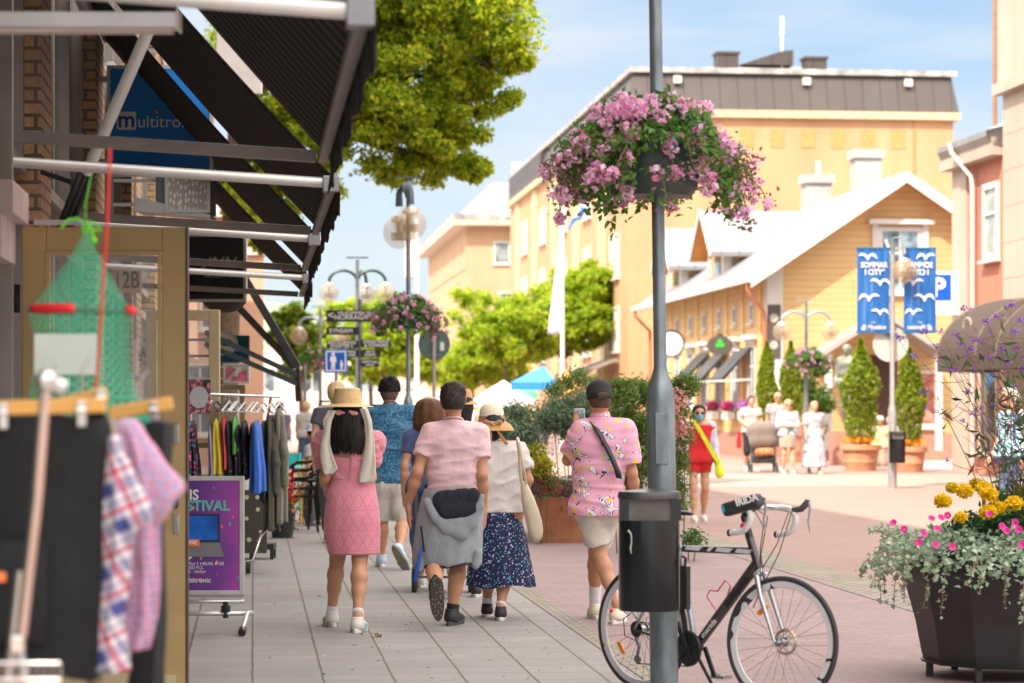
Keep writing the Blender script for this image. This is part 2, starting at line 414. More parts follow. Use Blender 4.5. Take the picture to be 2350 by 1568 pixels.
ground_sheet('square', -30, 17, 54.5, 140, .004, M_ROAD)
ground_sheet('pink_gravel', -1.55, -.62, 5, 20.6, .008, mat('pinkish_stones', (.33, .25, .23), .9, var=.4, vs=40, bump=1, bs=60, dist=.01))
# ================================================================ building materials
def brickmat(name, c1, c2, mortar, bw=.25, bh=.085, ms=.012, bump=.6):
    t = NT(name); s = t.sep(t.co()); u = t.math('ADD', s[0], s[1]); v = t.n('CombineXYZ', {0: u, 1: s[2]}).outputs[0]
    b = t.n('TexBrick', {0: v, 'Color1': c1, 'Color2': c2, 'Mortar': mortar, 'Scale': 1.0, 'Mortar Size': ms, 'Brick Width': bw, 'Row Height': bh})
    c = t.mix(t.ramp(t.noise(1.7, 3), [(.4, 0), (.7, .45)]), b.outputs[0], tuple(x*.6 for x in c1)); c = t.mix(t.ramp(t.noise(30, 2), [(.4, .3), (.6, 0)]), c, tuple(x*.5 for x in c2))
    t.bump(t.math('SUBTRACT', t.math('MULTIPLY', t.noise(60, 3), .4), b.outputs[1]), bump, .01); return t.fin(c, .85)
def plaster(name, col, stain=.12, sc=.5):
    t = NT(name); c = t.ramp(t.noise(sc, 5), [(.3, tuple(x*(1-stain) for x in col)), (.7, tuple(min(1, x*(1+stain*.4)) for x in col))])
    s = t.noise(1.1, 4, t.co(scale=(1, 1, .12))); c = t.mix(t.ramp(s, [(.45, 0), (.72, .38)]), c, tuple(x*.68 for x in col))
    t.bump(t.noise(22, 4), .2, .01); return t.fin(c, .9)
def siding(name, col, pitch=.19):
    t = NT(name); z = t.sep(t.co())[2]; fz = t.math('FRACT', t.math('DIVIDE', z, pitch))
    line = t.ramp(fz, [(0, .35), (.1, 1), (1, 1)]); base = t.ramp(t.noise(3, 3, t.co(scale=(.3, .3, 3))), [(.3, tuple(x*.9 for x in col)), (.7, col)])
    c = t.mix(1, base, line, 'MULTIPLY'); t.bump(fz, .7, .03); return t.fin(c, .7)
def seamroof(name, col, pitch=.6, axis=0, rough=.45, metal=.1):
    t = NT(name); s = t.sep(t.co()); f_ = t.math('FRACT', t.math('DIVIDE', s[axis], pitch))
    ln = t.ramp(f_, [(0, .5), (.06, 1), (1, 1)]); c = t.ramp(t.noise(.8, 4), [(.3, tuple(x*.85 for x in col)), (.7, col)])
    c = t.mix(1, c, ln, 'MULTIPLY'); t.bump(t.ramp(f_, [(0, 1), (.07, 0)]), .6, .04); return t.fin(c, rough, metal)
B_DARK = brickmat('dark_brown_brick', (.50, .29, .14), (.34, .19, .10), (.06, .05, .04))
B_SUN = brickmat('sunlit_brick', (.62, .40, .22), (.48, .30, .16), (.12, .1, .08))  # lighter copy of the brown brick, sunlight put into its colour
PLAS_OR = plaster('apricot_render', (.56, .32, .175)); PLAS_CR = plaster('cream_render', (.52, .34, .21)); PLAS_RED = plaster('salmon_render', (.52, .21, .14)); PLAS_BE = plaster('beige_render', (.5, .41, .34))
SIDE_Y = siding('yellow_boards', (.64, .43, .20)); TRIM = plaster('white_trim', (.62, .60, .57), .06); SALM = plaster('pink_render', (.6, .38, .26))
ROOF_W = seamroof('white_metal_roof', (.24, .24, .26), .6, 1); ROOF_D = seamroof('dark_metal_roof', (.085, .068, .062), .75, 0); ROOF_G = seamroof('green_metal_roof', (.45, .6, .45), .6, 0)
PANE = windowmat('window_glass'); PANE_B = windowmat('window_glass_blue', (.05, .09, .12), (.35, .5, .6), 2)
FR_W = TRIM
def window(parent, face, u, z, w, h, y=0, frame=FR_W, pane=PANE, mull=1, trans=0, sill=True, fw=.09, x=0, out=.05):
    """face 'L': normal -x at x, u runs along y; face 'F': normal -y at y, u runs along x"""
    def T(a, b):                                   # (u, depth out of the wall, z)
        return ((x-a[1], a[0], a[2]), (x-b[1], b[0], b[2])) if face == 'L' else ((a[0], y-a[1], a[2]), (b[0], y-b[1], b[2]))
    def bx(mb, u0, u1, d0, d1, z0, z1):
        a, b = T((u0, d0, z0), (u1, d1, z1)); mb.box([min(a[i], b[i]) for i in range(3)], [max(a[i], b[i]) for i in range(3)])
    m = MB()
    bx(m, u-w/2, u-w/2+fw, -.02, out, z, z+h); bx(m, u+w/2-fw, u+w/2, -.02, out, z, z+h)
    bx(m, u-w/2+fw, u+w/2-fw, -.02, out, z, z+fw); bx(m, u-w/2+fw, u+w/2-fw, -.02, out, z+h-fw, z+h)
    for i in range(mull):
        uu = u-w/2+w*(i+1)/(mull+1); bx(m, uu-.025, uu+.025, -.01, out-.01, z+fw, z+h-fw)
    if trans: bx(m, u-w/2+fw, u+w/2-fw, -.01, out-.013, z+h*trans-.03, z+h*trans+.03)
    f = m.build('window', frame, parent)
    m = MB(); bx(m, u-w/2+fw*.8, u+w/2-fw*.8, -.01, .012, z+fw*.8, z+h-fw*.8); m.build('pane', pane, f)
    if sill:
        m = MB(); bx(m, u-w/2-.06, u+w/2+.06, 0, out+.09, z-.07, z-.002); m.build('sill', frame, f)
    return f
# ================================================================ the brick building on the left with its shop fronts
loc, rz = wall_frame(-1.48, 0)
bb = thing('brick_building', 'brown brick shop building with brick piers along the left pavement', 'building', loc, rz)
MB().box((-9, 4, 0), (-.1, 38, 17.2)).build('wall', B_DARK, bb)
MB().box((-9.3, 3.7, 17.2), (.35, 38.3, 17.6)).build('roof', ROOF_D, bb)
piers = [(10.2, 10.9), (15.4, 16.15), (20.7, 21.95), (26.8, 29.2), (33.2, 35.4)]
for a, b in piers:
    MB().box((-.15, a, 0), (.135, b, 6.6)).build('brick_pier', B_SUN, bb)
MB().box((-.15, 4.2, 6.6), (.16, 37.8, 7.1)).build('fascia', mat('concrete_band', (.42, .36, .32), .9, bump=.3), bb)
FRG = mat('grey_brown_frame', (.34, .30, .27), .5, .4, var=.08); FR_DK = mat('dark_frame', (.06, .055, .05), .4, .3)
ends = [4.5]+[x for p in piers for x in p]+[37.5]
for i in range(0, len(ends), 2):
    a, b = ends[i]+.05, ends[i+1]-.05
    for z0, z1 in ((.35, 2.7), (3.1, 6.4)):
        m = MB(); n = max(2, int((b-a)/1.2))
        for k in range(n+1):
            y = a+(b-a)*k/n; m.box((-.09, y-.05, z0), (.03, y+.05, z1))
        m.box((-.088, a, z0-.08), (.05, b, z0)); m.box((-.088, a, z1), (.05, b, z1+.1))
        f = m.build('shop_window', FRG, bb)
        MB().box((-.095, a, z0), (-.05, b, z1)).build('pane', windowmat('shop_glass_%d_%d' % (i, z0 > 1), (.02, .025, .02), (.16, .2, .17), .9), f)
# projecting shop window at the very left and the frame of the open door
loc, rz = wall_frame(-1.16, 0)
sb = thing('shop_window_bay', 'grey framed glazed shop front projecting at the left edge of the photo', 'shop front', loc, rz)
m = MB()
for y in (6.0, 7.5, 9.0, 10.5, 11.93):
    m.box((-.3, y-.035, .3), (-.02, y+.035, 4.2))
m.box((-.31, 5.9, .1), (-.01, 11.98, .3)); m.box((-.31, 5.9, 4.2), (-.01, 11.98, 4.35)); m.build('frame', FRG, sb)
MB().box((-.2, 6, .3), (-.17, 11.9, 4.2)).build('pane', PANE, sb)
m = MB(); m.box((-.3, 11.2, 2.45), (.05, 12.0, 2.6)); m.box((-.28, 11.3, 2.25), (-.012, 11.99, 2.449)); m.build('ledge', mat('pale_ledge', (.55, .45, .42), .6), sb)
# brown drainpipe
dp = P(311, 700, 27.5); d = thing('drainpipe', 'brown drainpipe on the brick pier beside the number plate', 'pipe', (dp.x, 27.2, 0))
m = MB(); m.cyl((0, 0, .1), (0, 0, 6.5), .062, n=16); m.build('pipe', mat('brown_pipe', (.20, .14, .12), .4), d, smooth=True)
m = MB(); [m.cyl((0, 0, z), (0, 0, z+.05), .075, n=16) for z in (1.2, 2.2, 3.6, 5)]; m.build('bracket', mat('brown_pipe', (.2, .14, .12)), d, smooth=True)
m = MB(); m.cyl((0, -.001, 0), (0, -.001, 2.3), .08, n=16); m.build('sleeve', mat('pale_sleeve', (.55, .47, .42), .6), d, smooth=True)
# ================================================================ awnings: fixed frames with steep striped cloth
def awnmat():
    t = NT('black_striped_awning'); u = t.sep(t.co())[1]
    fr = t.math('FRACT', t.math('DIVIDE', u, .2)); c = t.ramp(fr, [(0, (.012, .010, .011)), (.06, (.42, .36, .32)), (.12, (.012, .010, .011)), (.5, (.016, .013, .014)), (.56, (.10, .085, .08)), (.62, (.012, .010, .011))])
    t.bump(t.noise(300, 2), .2, .002); t.fin(c, .8); t.b.inputs['Specular IOR Level'].default_value = .15; return t.mat
AWN = awnmat(); AL_B = mat('brownish_aluminium', (.30, .26, .24), .45, .7, var=.1, vs=5); AL_W = mat('whitish_aluminium', (.66, .64, .62), .4, .5, var=.06, vs=5)
K_XE, K_ZE = .36, 2.82
def awning(t0, t1, label, rise=2.0, dz=0, dx=0, near_round=True, seed=0, arms=(1, 1), reach=1.86):
    loc, rz = wall_frame(-1.48, t0); L = (t1-t0)/.9943
    a = thing('awning', label, 'awning', loc, rz, 'black striped awnings over the shop fronts')
    W = 1.86+dx; z = K_ZE+dz; x1 = .16
    m = MB(); n = 24; rows = []
    for i in range(n+1):
        s = i/n; rows.append([(x1+(W-x1)*s, L*j/12, z+.02+rise*(1-s)-.05*math.sin(math.pi*s)) for j in range(13)])
    m.sheet(rows); m.build('fabric', AWN, a, smooth=True, solid=.006)
    g = random.Random(seed); m = MB(); ys = [L*k/40 for k in range(41)]
    m.sheet([[(W+.024+.004*math.sin(y*9), y, z+.03) for y in ys], [(W+.03+.007*math.sin(y*7+1), y, z-.08) for y in ys], [(W+.026+.010*math.sin(y*6+2), y, z-.17-.03*abs(math.sin(y*8.5+seed))) for y in ys]])
    m.build('valance', AWN, a, smooth=True, solid=.004)
    MB().box((W-.03, .0, z-.04), (W+.02, L, z+.01)).build('front_bar', AL_B, a, bevel=.004)
    if arms[0]:
        m = MB(); m.cyl((0, .03, z+.10), (W-.04, .03, z-.005), .030 if near_round else .026, n=16); m.build('arm', AL_W, a, smooth=True)
        MB().box((W-.06, -.03, z-.06), (W+.03, .07, z+.03)).build('corner_joint', mat('grey_joint', (.25, .25, .26), .4, .6), a, bevel=.005)
    if arms[1]: MB().bar((0, L-.03, z+.09), (W-.04, L-.03, z-.01), .05, .06).build('arm', AL_B, a, bevel=.004)
    m = MB(); m.cyl((.1, 0, z+rise+.02), (.1, L, z+rise+.02), .06, n=14); m.build('roller', AL_W, a, smooth=True)
    return a
awning(7.5, 12.0, 'nearest black striped awning, reaching to the top of the picture', seed=1, dx=-.035)
awning(13.4, 17.1, 'black striped awning behind the nearest one, crossing the blue sign', seed=2, dx=.06)
awning(17.9, 21.75, 'third black striped awning in the row', seed=3, dx=.08)
awning(23.4, 26.8, 'farthest black striped awning, its hanging edge above the lamps', seed=4, dx=.15)
# lowered dark awning frames further along the shop fronts
def low_awning(Y, px0, py0, px1, py1, px2, py2, label, n=2, ll=3.2):
    a0 = P(px0, py0, Y); a = thing('lowered_awning', label, 'awning', (a0.x, a0.y, a0.z), RZ, None)
    q = P(px1, py1, Y)-a0; r = P(px2, py2, Y)-a0
    Rr = Matrix.Rotation(-RZ, 3, 'Z'); q = Rr@q; r = Rr@r
    m = MB(); m.bar((0, 0, 0), q, .09, .09); m.build('strut', BLACK, a)
    for k in range(n):
        m = MB(); m.bar(Vector(r)+Vector((0, 0, -.14*k)), q+Vector((0, 0, -.10-.1*k)), .05, .06); m.build('arm', mat('dark_teal_metal', (.05, .07, .08), .4, .4), a)
    m = MB(); m.sheet([[q+Vector((.02, ll*j/8, 0)) for j in range(9)], [q+Vector((.04, ll*j/8, -.38-.03*(j % 2))) for j in range(9)]]); m.build('valance', AWN, a, solid=.01)
    m = MB(); m.sheet([[Vector(((1-s)*min(r[0], -.2)+s*q[0], ll*j/6, (1-s)*(r[2]+.75)+s*q[2]+.02)) for j in range(7)] for s in (0, .5, 1)]); m.build('fabric', AWN, a, solid=.01)
low_awning(28.6, 527, 580, 682, 842, 470, 762, 'dark awning frame lowered behind the black sign')
low_awning(36.5, 622, 876, 760, 934, 560, 850, 'farther dark awning frame low above the clothes rail', 2, 6) if False else None
# aluminium cassette and its diagonal wall flagpole
p0 = P(-40, 48, 8.6); c = thing('awning_cassette', 'long pale aluminium casing sticking out at the top left corner', 'casing', tuple(p0))
e = P(408, 50, 8.6)-p0; m = MB(); m.box((0, -.03, -.028), (e.x, .06, .03)); m.build('housing', AL_W, c, bevel=.006)
MB().box((e.x, -.04, -.035), (e.x+.006, .07, .036)).build('end_cap', WHITE, c)
MB().box((0, -.02, -.042), (e.x-.02, .05, -.029)).build('lip', mat('pinkish_lip', (.5, .42, .38), .5), c)
b0 = P(150, 520, 14.6); fp = thing('wall_flagpole', 'slanting white pole in a black bracket on the brick pier', 'flagpole', tuple(b0))
q1 = P(200, 395, 14.4)-b0; q2 = P(345, 60, 13.5)-b0
m = MB(); m.cyl(q1, q2, .035, n=14); m.build('pole', WHITE, fp, smooth=True)
m = MB(); dd = (q1-Vector((0, 0, 0))).normalized()
for k in (-1, 0, 1): m.cyl(Vector((k*.035, 0, 0))-dd*.05, q1+Vector((k*.035, 0, 0))+dd*.06, .02, n=10)
m.build('holder', BLACK, fp, smooth=True)
m = MB(); m.bar(P(95, 395, 14.6)-b0, P(205, 432, 14.5)-b0, .02, .03); [m.cyl(Vector((k, -.03, 0))+q1*.82, Vector((k, .05, 0))+q1*.82, .012, n=8) for k in (-.06, .06)]; m.build('bracket', BLACK, fp)
# ================================================================ signs on the left
def sign(name, label, cat, px0, py0, px1, py1, Y, face, frame=ALU, fw=.03, th=.12, group=None):
    a, b = P(px0, py1, Y), P(px1, py0, Y); w, h = b.x-a.x, b.z-a.z
    s = thing(name, label, cat, (a.x, Y, a.z), 0, group)
    m = MB(); m.box((0, 0, 0), (fw, th, h)); m.box((w-fw, 0, 0), (w, th, h)); m.box((fw, .001, 0), (w-fw, th, fw)); m.box((fw, .001, h-fw), (w-fw, th, h)); m.build('frame', frame, s)
    MB().box((fw, .012, fw), (w-fw, th-.012, h-fw)).build('panel', face, s)
    wx = -1.42-.107*Y-a.x
    if 23 < Y < 34 and wx < -.02:
        for zz in (.2, .8): MB().box((wx, th*.4, h*zz), (0, th*.4+.03, h*zz+.03)).build('bracket', frame, s)
    return s, w, h
def bluegrad():
    t = NT('sign_blue'); s = t.sep(t.co()); f_ = t.math('ADD', t.math('MULTIPLY', s[2], .6), t.math('MULTIPLY', t.noise(1.5, 2), .8))
    return t.fin(t.ramp(f_, [(.3, (.004, .12, .42)), (.75, (.01, .22, .68))]), .3)
INK_W = mat('white_ink', (.8, .8, .8), .5, var=.01)
INK_O = mat('orange_ink', (.9, .22, .06), .5, var=.01)
s, w, h = sign('shop_sign', 'square blue projecting shop sign with white lettering and an orange dot', 'sign', 245, 150, 489, 403, 21.0, bluegrad())
def u2(px, py): q = P(px, py, 21.0); return (q.x-s.location.x, q.z-s.location.z)
x, z = u2(290, 277); m = MB(); n = 6; rr = .018; bw_, bh_ = .083, .078
poly = [(sx*(bw_-rr)+rr*math.cos(a), sz*(bh_-rr)+rr*math.sin(a)) for sx, sz, a0 in ((1, 1, 0), (-1, 1, 90), (-1, -1, 180), (1, -1, 270)) for a in [R(a0+k*18) for k in range(6)]]
m.prism(poly, -.004, (x, .011, z)); m.build('emblem', INK_W, s)
text('lettering', 'm', .20, mat('logo_blue', (.004, .09, .4), .4), s, (x, .004, z+.005), bold=.004)
text('lettering', 'ultitronic', .152, INK_W, s, (x+.094, .008, z-.012), align='LEFT', sx=.98)
m = MB(); m.cyl((x+.265, .002, z+.074), (x+.265, .01, z+.074), .013, n=16); m.build('dot', INK_O, s)
m = MB(); m.box((-.14, .04, h-.14), (0, .08, h-.09)); m.box((-.14, .04, .1), (0, .08, .15)); m.build('bracket', ALU, s)
# dotted projecting light box
t = NT('dotted_panel'); vv = t.co(scale=(26, 26, 12)); vo = t.n('TexVoronoi', {0: vv, 'Scale': 1.0}); vo.inputs['Randomness'].default_value = .6
M_DOT = t.fin(t.ramp(vo.outputs[0], [(.28, (.75, .75, .72)), (.34, (.42, .36, .33))]), .5)
s, w, h = sign('light_box', 'pale dotted light box under the blue sign', 'sign', 378, 395, 482, 488, 24.0, M_DOT, th=.5)
MB().box((-.1, .05, .1), (0, .4, h)).build('back_box', mat('grey_blue_box', (.12, .13, .16), .5), s)
m = MB(); m.prism([(-.3, .16), (w, -.02), (w, -.05), (-.3, .02)], .45, (0, .02, 0)); m.build('underside', ALU, s)
# white board behind the awnings
p = P(520, 40, 30); s = thing('white_board', 'plain white projecting board half hidden behind the black awnings', 'board', tuple(P(497, 215, 30)))
MB().box((0, 0, 0), (.56, .08, .98)).build('panel', WHITE, s, bevel=.005); MB().box((-1.0, .02, .5), (0, .06, .56)).build('bracket', ALU, s)
# number plate 12B
s, w, h = sign('number_plate', 'cream house number plate reading 12B beside the drainpipe', 'sign', 254, 611, 322, 672, 25.5, mat('cream_plate', (.75, .52, .24), .5), frame=mat('cream_plate', (.75, .52, .24), .5), fw=.008, th=.1)
text('lettering', '12B', .245, mat('black_ink', (.012, .012, .012), .5), s, (w/2+.01, .008, h/2-.015), sx=.72, bold=.004)
# black sign with a lamp shade picture
s, w, h = sign('shop_sign', 'black projecting sign with a lamp shade picture and pale lettering', 'sign', 427, 537, 565, 693, 27.0, mat('black_panel', (.016, .017, .02), .35))
m = MB(); m.prism([(.0, .06), (.61, .06), (.55, .20), (.42, .38), (.28, .46), (.0, .46)], -.004, (.02, .011, .02)); m.build('shade_picture', mat('black_gloss', (.002, .002, .003), .2), s)
text('lettering', 'JNN', .14, mat('gold_ink', (.5, .42, .22), .4), s, (.36, .004, .45), sx=1.3, shear=.5)
text('lettering', 'ARTFORT  &', .055, mat('gold_ink', (.5, .42, .22), .4), s, (.36, .003, .29), bold=.001)
m = MB(); m.lathe([(0, -.12), (.12, -.105), (.2, -.06), (.25, 0), (0, 0)], 20, (.42, .06, -.002), sy=.3); m.build('hood', mat('brown_hood', (.06, .04, .03), .5), s, smooth=True)
# oval sign, blue sign and photo sign
s, w, h = sign('shop_sign', 'small teal blue projecting sign behind the white oval', 'sign', 500, 770, 571, 832, 31, mat('teal_panel', (.005, .11, .2), .4), frame=mat('teal_panel', (.005, .11, .2), .4))
text('lettering', 'optik', .07, INK_W, s, (w*.7, .008, h*.5))
c = P(507, 787, 30.4); s = thing('oval_sign', 'white oval sign with black lettering beside the blue sign', 'sign', tuple(c))
m = MB(); m.prism([(.21*math.cos(a), .155*math.sin(a)) for a in [R(k*10) for k in range(36)]], .06, (0, 0, 0)); m.build('panel', WHITE, s)
m = MB(); m.tube([(.19*math.cos(a), -.004, .137*math.sin(a)) for a in [R(k*10) for k in range(36)]], .004, 6, closed=True); m.build('rim', mat('grey_ink', (.3, .3, .3), .5), s)
text('lettering', 'Aahalt', .13, mat('black_ink', (.012, .012, .012), .5), s, (0, -.004, 0), sx=.8, bold=.003, shear=.2)
t = NT('photo_panel'); M_PHO = t.fin(t.ramp(t.noise(7, 3), [(.35, (.5, .45, .42)), (.5, (.25, .07, .05)), (.65, (.55, .12, .2))]), .4)
s, w, h = sign('photo_sign', 'small board with a dark reddish picture under the blue sign', 'sign', 512, 835, 572, 880, 33, M_PHO)
# open doors
def doorframe(name, label, px0, py0, px1, Y, col, fw, lower=.0, group=None, bottom=.02, panel_h=.3):
    a, b = P(px0, py0, Y), P(px1, py0, Y); w, h = b.x-a.x, a.z-bottom
    s = thing(name, label, 'door', (a.x, Y, bottom), 0, group); th = .055
    m = MB(); m.box((0, 0, 0), (fw, th, h)); m.box((w-fw, 0, 0), (w, th, h)); m.box((fw, .002, h-fw), (w-fw, th-.002, h)); m.box((fw, .002, 0), (w-fw, th-.002, panel_h))
    m.build('frame', col, s, bevel=.006)
    MB().box((fw-.012, .02, panel_h-.01), (w-fw+.012, .03, h-fw+.01)).build('glass', glassmat(name+'_glass_'+label[:3], (.85, .9, .88), .12), s)
    return s, w, h, th
OL = mat('olive_beige_paint', (.50, .35, .155), .45, var=.08, vs=4); OL2 = mat('light_olive_paint', (.58, .49, .29), .5, var=.08); OLD = mat('door_edge', (.05, .02, .02), .5)
s, w, h, th = doorframe('glass_door', 'open glazed door with a wide olive brown frame beside the net', 50, 521, 427, 12.0, OL, .12, panel_h=.24)
MB().box((w, -.004, 0), (w+.007, th+.004, h+.006)).build('edge_seal', OLD, s)
m = MB(); m.box((.122, -.008, .242), (.14, .0, h-.122)); m.box((w-.14, -.008, .242), (w-.122, .0, h-.122)); m.box((.14, -.008, h-.14), (w-.14, .0, h-.122)); m.build('beading', OL, s)
for zz in (1.40, .95):
    m = MB(); m.box((w-.062, -.006, zz-.05), (w-.034, 0, zz+.05)); m.build('lock_plate', STEEL, s, bevel=.004)
    m = MB(); m.cyl((w-.048, -.02, zz+.02), (w-.048, -.006, zz+.02), .009, n=12); m.build('lock_cylinder', STEEL, s, smooth=True)
m = MB(); m.box((w-.07, -.045, 1.03), (w-.035, -.01, 1.2)); m.build('handle', BLACK, s, bevel=.006)
m = MB(); m.box((w-.11, -.006, .05), (w-.05, .0, .2)); m.box((.12, -.006, .03), (w-.13, .0, .21)); m.build('kick_panel', OL2, s)
m = MB(); [m.cyl((-.03, .03, z), (-.03, .03, z+.14), .016, n=10) for z in (.3, 1.2, 2.0)]; m.build('hinge', BLACK, s, smooth=True)
m = MB(); m.box((.06, .0, h+.01), (.32, .03, h+.035)); m.build('door_closer', ALU, s)
s, w, h, th = doorframe('glass_door', 'open glazed door with a pale beige frame, behind the clothes rail', 335, 711, 504, 22.5, OL2, .1, panel_h=.9)
m = MB(); m.box((w-.3, -.005, 1.15), (w-.11, 0, 1.2)); m.build('rail', OL2, s)
s, w, h, th = doorframe('glass_door', 'farther open glazed door with a pale beige frame under the photo sign', 500, 790, 570, 30.5, OL2, .07, panel_h=.5) if False else doorframe('glass_door', 'farther open glazed door with a pale beige frame under the photo sign', 500, 911-28, 562, 31.5, OL2, .07, panel_h=.5)
# flowered poster on the door
t = NT('flower_poster'); v = t.co(); cc = t.ramp(t.noise(22, 2, v), [(.35, (.03, .04, .03)), (.45, (.35, .08, .15)), (.55, (.75, .3, .35)), (.62, (.6, .55, .45)), (.7, (.12, .3, .15))], 'CONSTANT')
sx = t.sep(v); q = t.math('ADD', t.math('POWER', t.math('DIVIDE', t.math('SUBTRACT', sx[0], .105), .085), 2), t.math('POWER', t.math('DIVIDE', t.math('SUBTRACT', sx[2], .15), .1), 2))
M_FP = t.fin(t.mix(t.ramp(q, [(.98, 1), (1.0, 0)]), cc, (.62, .66, .72)), .5)
p = P(430, 950, 22.0); s = thing('flower_poster', 'poster with a flowered border and pale oval centre above the clothes', 'poster', tuple(p)); MB().box((0, 0, 0), (.21, .005, .31)).build('sheet', M_FP, s)
# pot plant and hanging shelf behind the glass
p = P(350, 862, 24.5); s = thing('pot_plant', 'green plant in a white pot seen through the glass door', 'plant', tuple(p))
m = MB(); m.lathe([(0, 0), (.05, 0), (.065, .14), (.06, .14), (.055, .12), (0, .12)], 20, (.0, 0, 0)); m.build('pot', WHITE, s, smooth=True)
LEAF_M = leafmat('mid_leaves', [(.03, .09, .02), (.07, .16, .03), (.12, .22, .05)])
g = np.random.default_rng(3); leaves('foliage', g.normal(size=(260, 3))*[.06, .05, .05]+[0, 0, .2], .045, LEAF_M, s, 3)
MB().box((-.18, 0, -.06), (.18, .2, -.003)).build('shelf', mat('grey_shelf', (.4, .38, .36), .6), s)
# card stickers on the glass
s = thing('card_stickers', 'blue and white payment card stickers on the glass behind the net', 'sticker', tuple(P(318, 900, 11.97)))
for k in range(5): MB().box((-.02, 0, -.03*k-.1), (.035, .003, -.03*k-.078)).build('sticker', mat('sticker_blue', (.02, .05, .3), .4) if k % 2 else INK_W, s)
text('lettering', 'VISA', .026, mat('sticker_blue', (.02, .05, .3)), s, (.005, -.001, -.058), bold=.001)
# ================================================================ buildings on the right
def box_building(name, label, x0, t0, w, d, h, m, z0=0):
    loc, rz = wall_frame(x0, t0); b = thing(name, label, 'building', loc, rz); MB().box((0, 0, z0), (w, d, h)).build('wall', m, b); return b
# yellow wooden house
yh = thing('wooden_house', 'yellow boarded wooden house with a white metal roof and white corner boards', 'house', *wall_frame(15.35, 72))
W, D, EZ, RZ_, RX = 8.0, 20.6, 5.75, 8.55, 4.0
m = MB(); m.prism([(0, 0), (W, 0), (W, EZ+.1), (RX, RZ_-.22), (0, EZ+.1)], D); m.build('wall', SIDE_Y, yh)
sl_ = 0
def slab(x0, z0, x1, z1, y0, y1, th): return MB().prism([(x0, z0), (x1, z1), (x1, z1-th), (x0, z0-th)], y1-y0, (0, y0, 0))
rf = slab(-.7, EZ-.45+.1, RX, RZ_, -.75, D+.4, .16).build('roof', ROOF_W, yh)
slab(RX, RZ_, 2*RX+.7, EZ-.35, -.75, D+.4, .16).build('roof', ROOF_W, yh)
slab(-.7, EZ-.345, RX, RZ_+.006, -.80, -.76, .34).build('bargeboard', TRIM, yh); slab(RX+.001, RZ_+.006, 2*RX+.7, EZ-.345, -.80, -.76, .34).build('bargeboard', TRIM, yh)
OR_W = mat('orange_soffit', (.62, .26, .05), .7)
slab(-.8, EZ-.46, RX, RZ_-.18, -.72, -.01, .04).build('soffit', OR_W, yh); slab(RX+.001, RZ_-.18, 2*RX+.8, EZ-.46, -.72, -.01, .04).build('soffit', OR_W, yh)
MB().box((-.83, -.8, EZ-.52), (-.7, D+.4, EZ-.36)).build('gutter', TRIM, yh)
m = MB(); m.tube([(-.76, -.5, EZ-.5), (-.74, -.5, EZ-.75), (-.2, -.2, EZ-1.35), (-.14, -.12, EZ-1.6), (-.14, -.12, .3)], .06, 10); m.build('downpipe', mat('copper_pipe', (.42, .17, .1), .5), yh, smooth=True)
m = MB(); m.tube([(-.76, D, EZ-.5), (-.74, D, EZ-.75), (-.2, D-.1, EZ-1.3), (-.14, D-.1, .3)], .06, 10); m.build('downpipe', mat('copper_pipe', (.42, .17, .1), .5), yh, smooth=True)
m = MB(); m.box((-.06, -.05, .6), (.42, .3, EZ+.3)); m.build('corner_board', TRIM, yh)
MB().box((-.05, -.04, 0), (W+.05, D, .75)).build('plinth', mat('stone_plinth', (.40, .2, .15), .9, bump=.3), yh)
for k in range(8):
    MB().box((-.05, 2.6*k+1.0, .75), (-.001, 2.6*k+1.25, EZ)).build('pilaster', mat('yellow_trim', (.76, .5, .2), .7), yh)
for k, y in enumerate((2.4, 5.0, 7.6, 10.2, 12.8, 15.4, 18.0)):
    window(yh, 'L', y, 1.5, 1.15, 2.0, mull=1, trans=.65, pane=PANE, fw=.12)
    m = MB(); m.box((-.22, y-.75, 3.62), (0, y+.75, 3.78)); m.box((-.12, y-.62, 3.5), (0, y+.62, 3.618)); m.build('window_hood', TRIM, yh)
    window(yh, 'L', y, 4.15, .55, .62, mull=0, pane=PANE, fw=.1)
window(yh, 'F', RX, 4.95, 1.35, 2.0, mull=1, trans=.6, pane=PANE_B, fw=.14)
m = MB(); m.box((RX-1.0, -.25, 7.02), (RX+1.0, 0, 7.16)); m.box((RX-.86, -.08, 4.8), (RX-.68, 0, 7.018)); m.box((RX+.68, -.08, 4.8), (RX+.86, 0, 7.018)); m.build('window_hood', TRIM, yh)
# street door porch on the gable
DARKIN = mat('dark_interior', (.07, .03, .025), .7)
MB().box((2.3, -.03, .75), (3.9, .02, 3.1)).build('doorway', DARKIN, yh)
m = MB(); m.prism([(1.2, 3.15), (3.1, 4.35), (3.1, 4.2), (1.2, 3.0)], 1.7, (0, -1.7, 0)); m.prism([(3.1, 4.35), (5.0, 3.15), (5.0, 3.0), (3.1, 4.2)], 1.7, (0, -1.7, 0)); m.build('porch_roof', seamroof('grey_metal_roof', (.42, .4, .38), .5, 1), yh)
for x in (1.45, 4.75): MB().box((x-.09, -1.6, 0), (x+.09, -1.42, 3.1)).build('porch_post', TRIM, yh)
MB().box((1.2, -1.75, 0), (5, 0, .28)).build('step', mat('stone_plinth', (.4, .2, .15)), yh)
window(yh, 'F', 4.6, .95, 1.25, 1.7, mull=0, pane=windowmat('poster_window', (.35, .1, .08), (.6, .3, .25), 3), fw=.1)
window(yh, 'F', 6.8, 1.6, 1.1, 1.5, mull=1, pane=PANE, fw=.12)
MB().box((-.045, -.075, 3.0), (.35, -.052, 4.6)).build('corner_sign', mat('dark_sign', (.08, .07, .06), .5), yh)
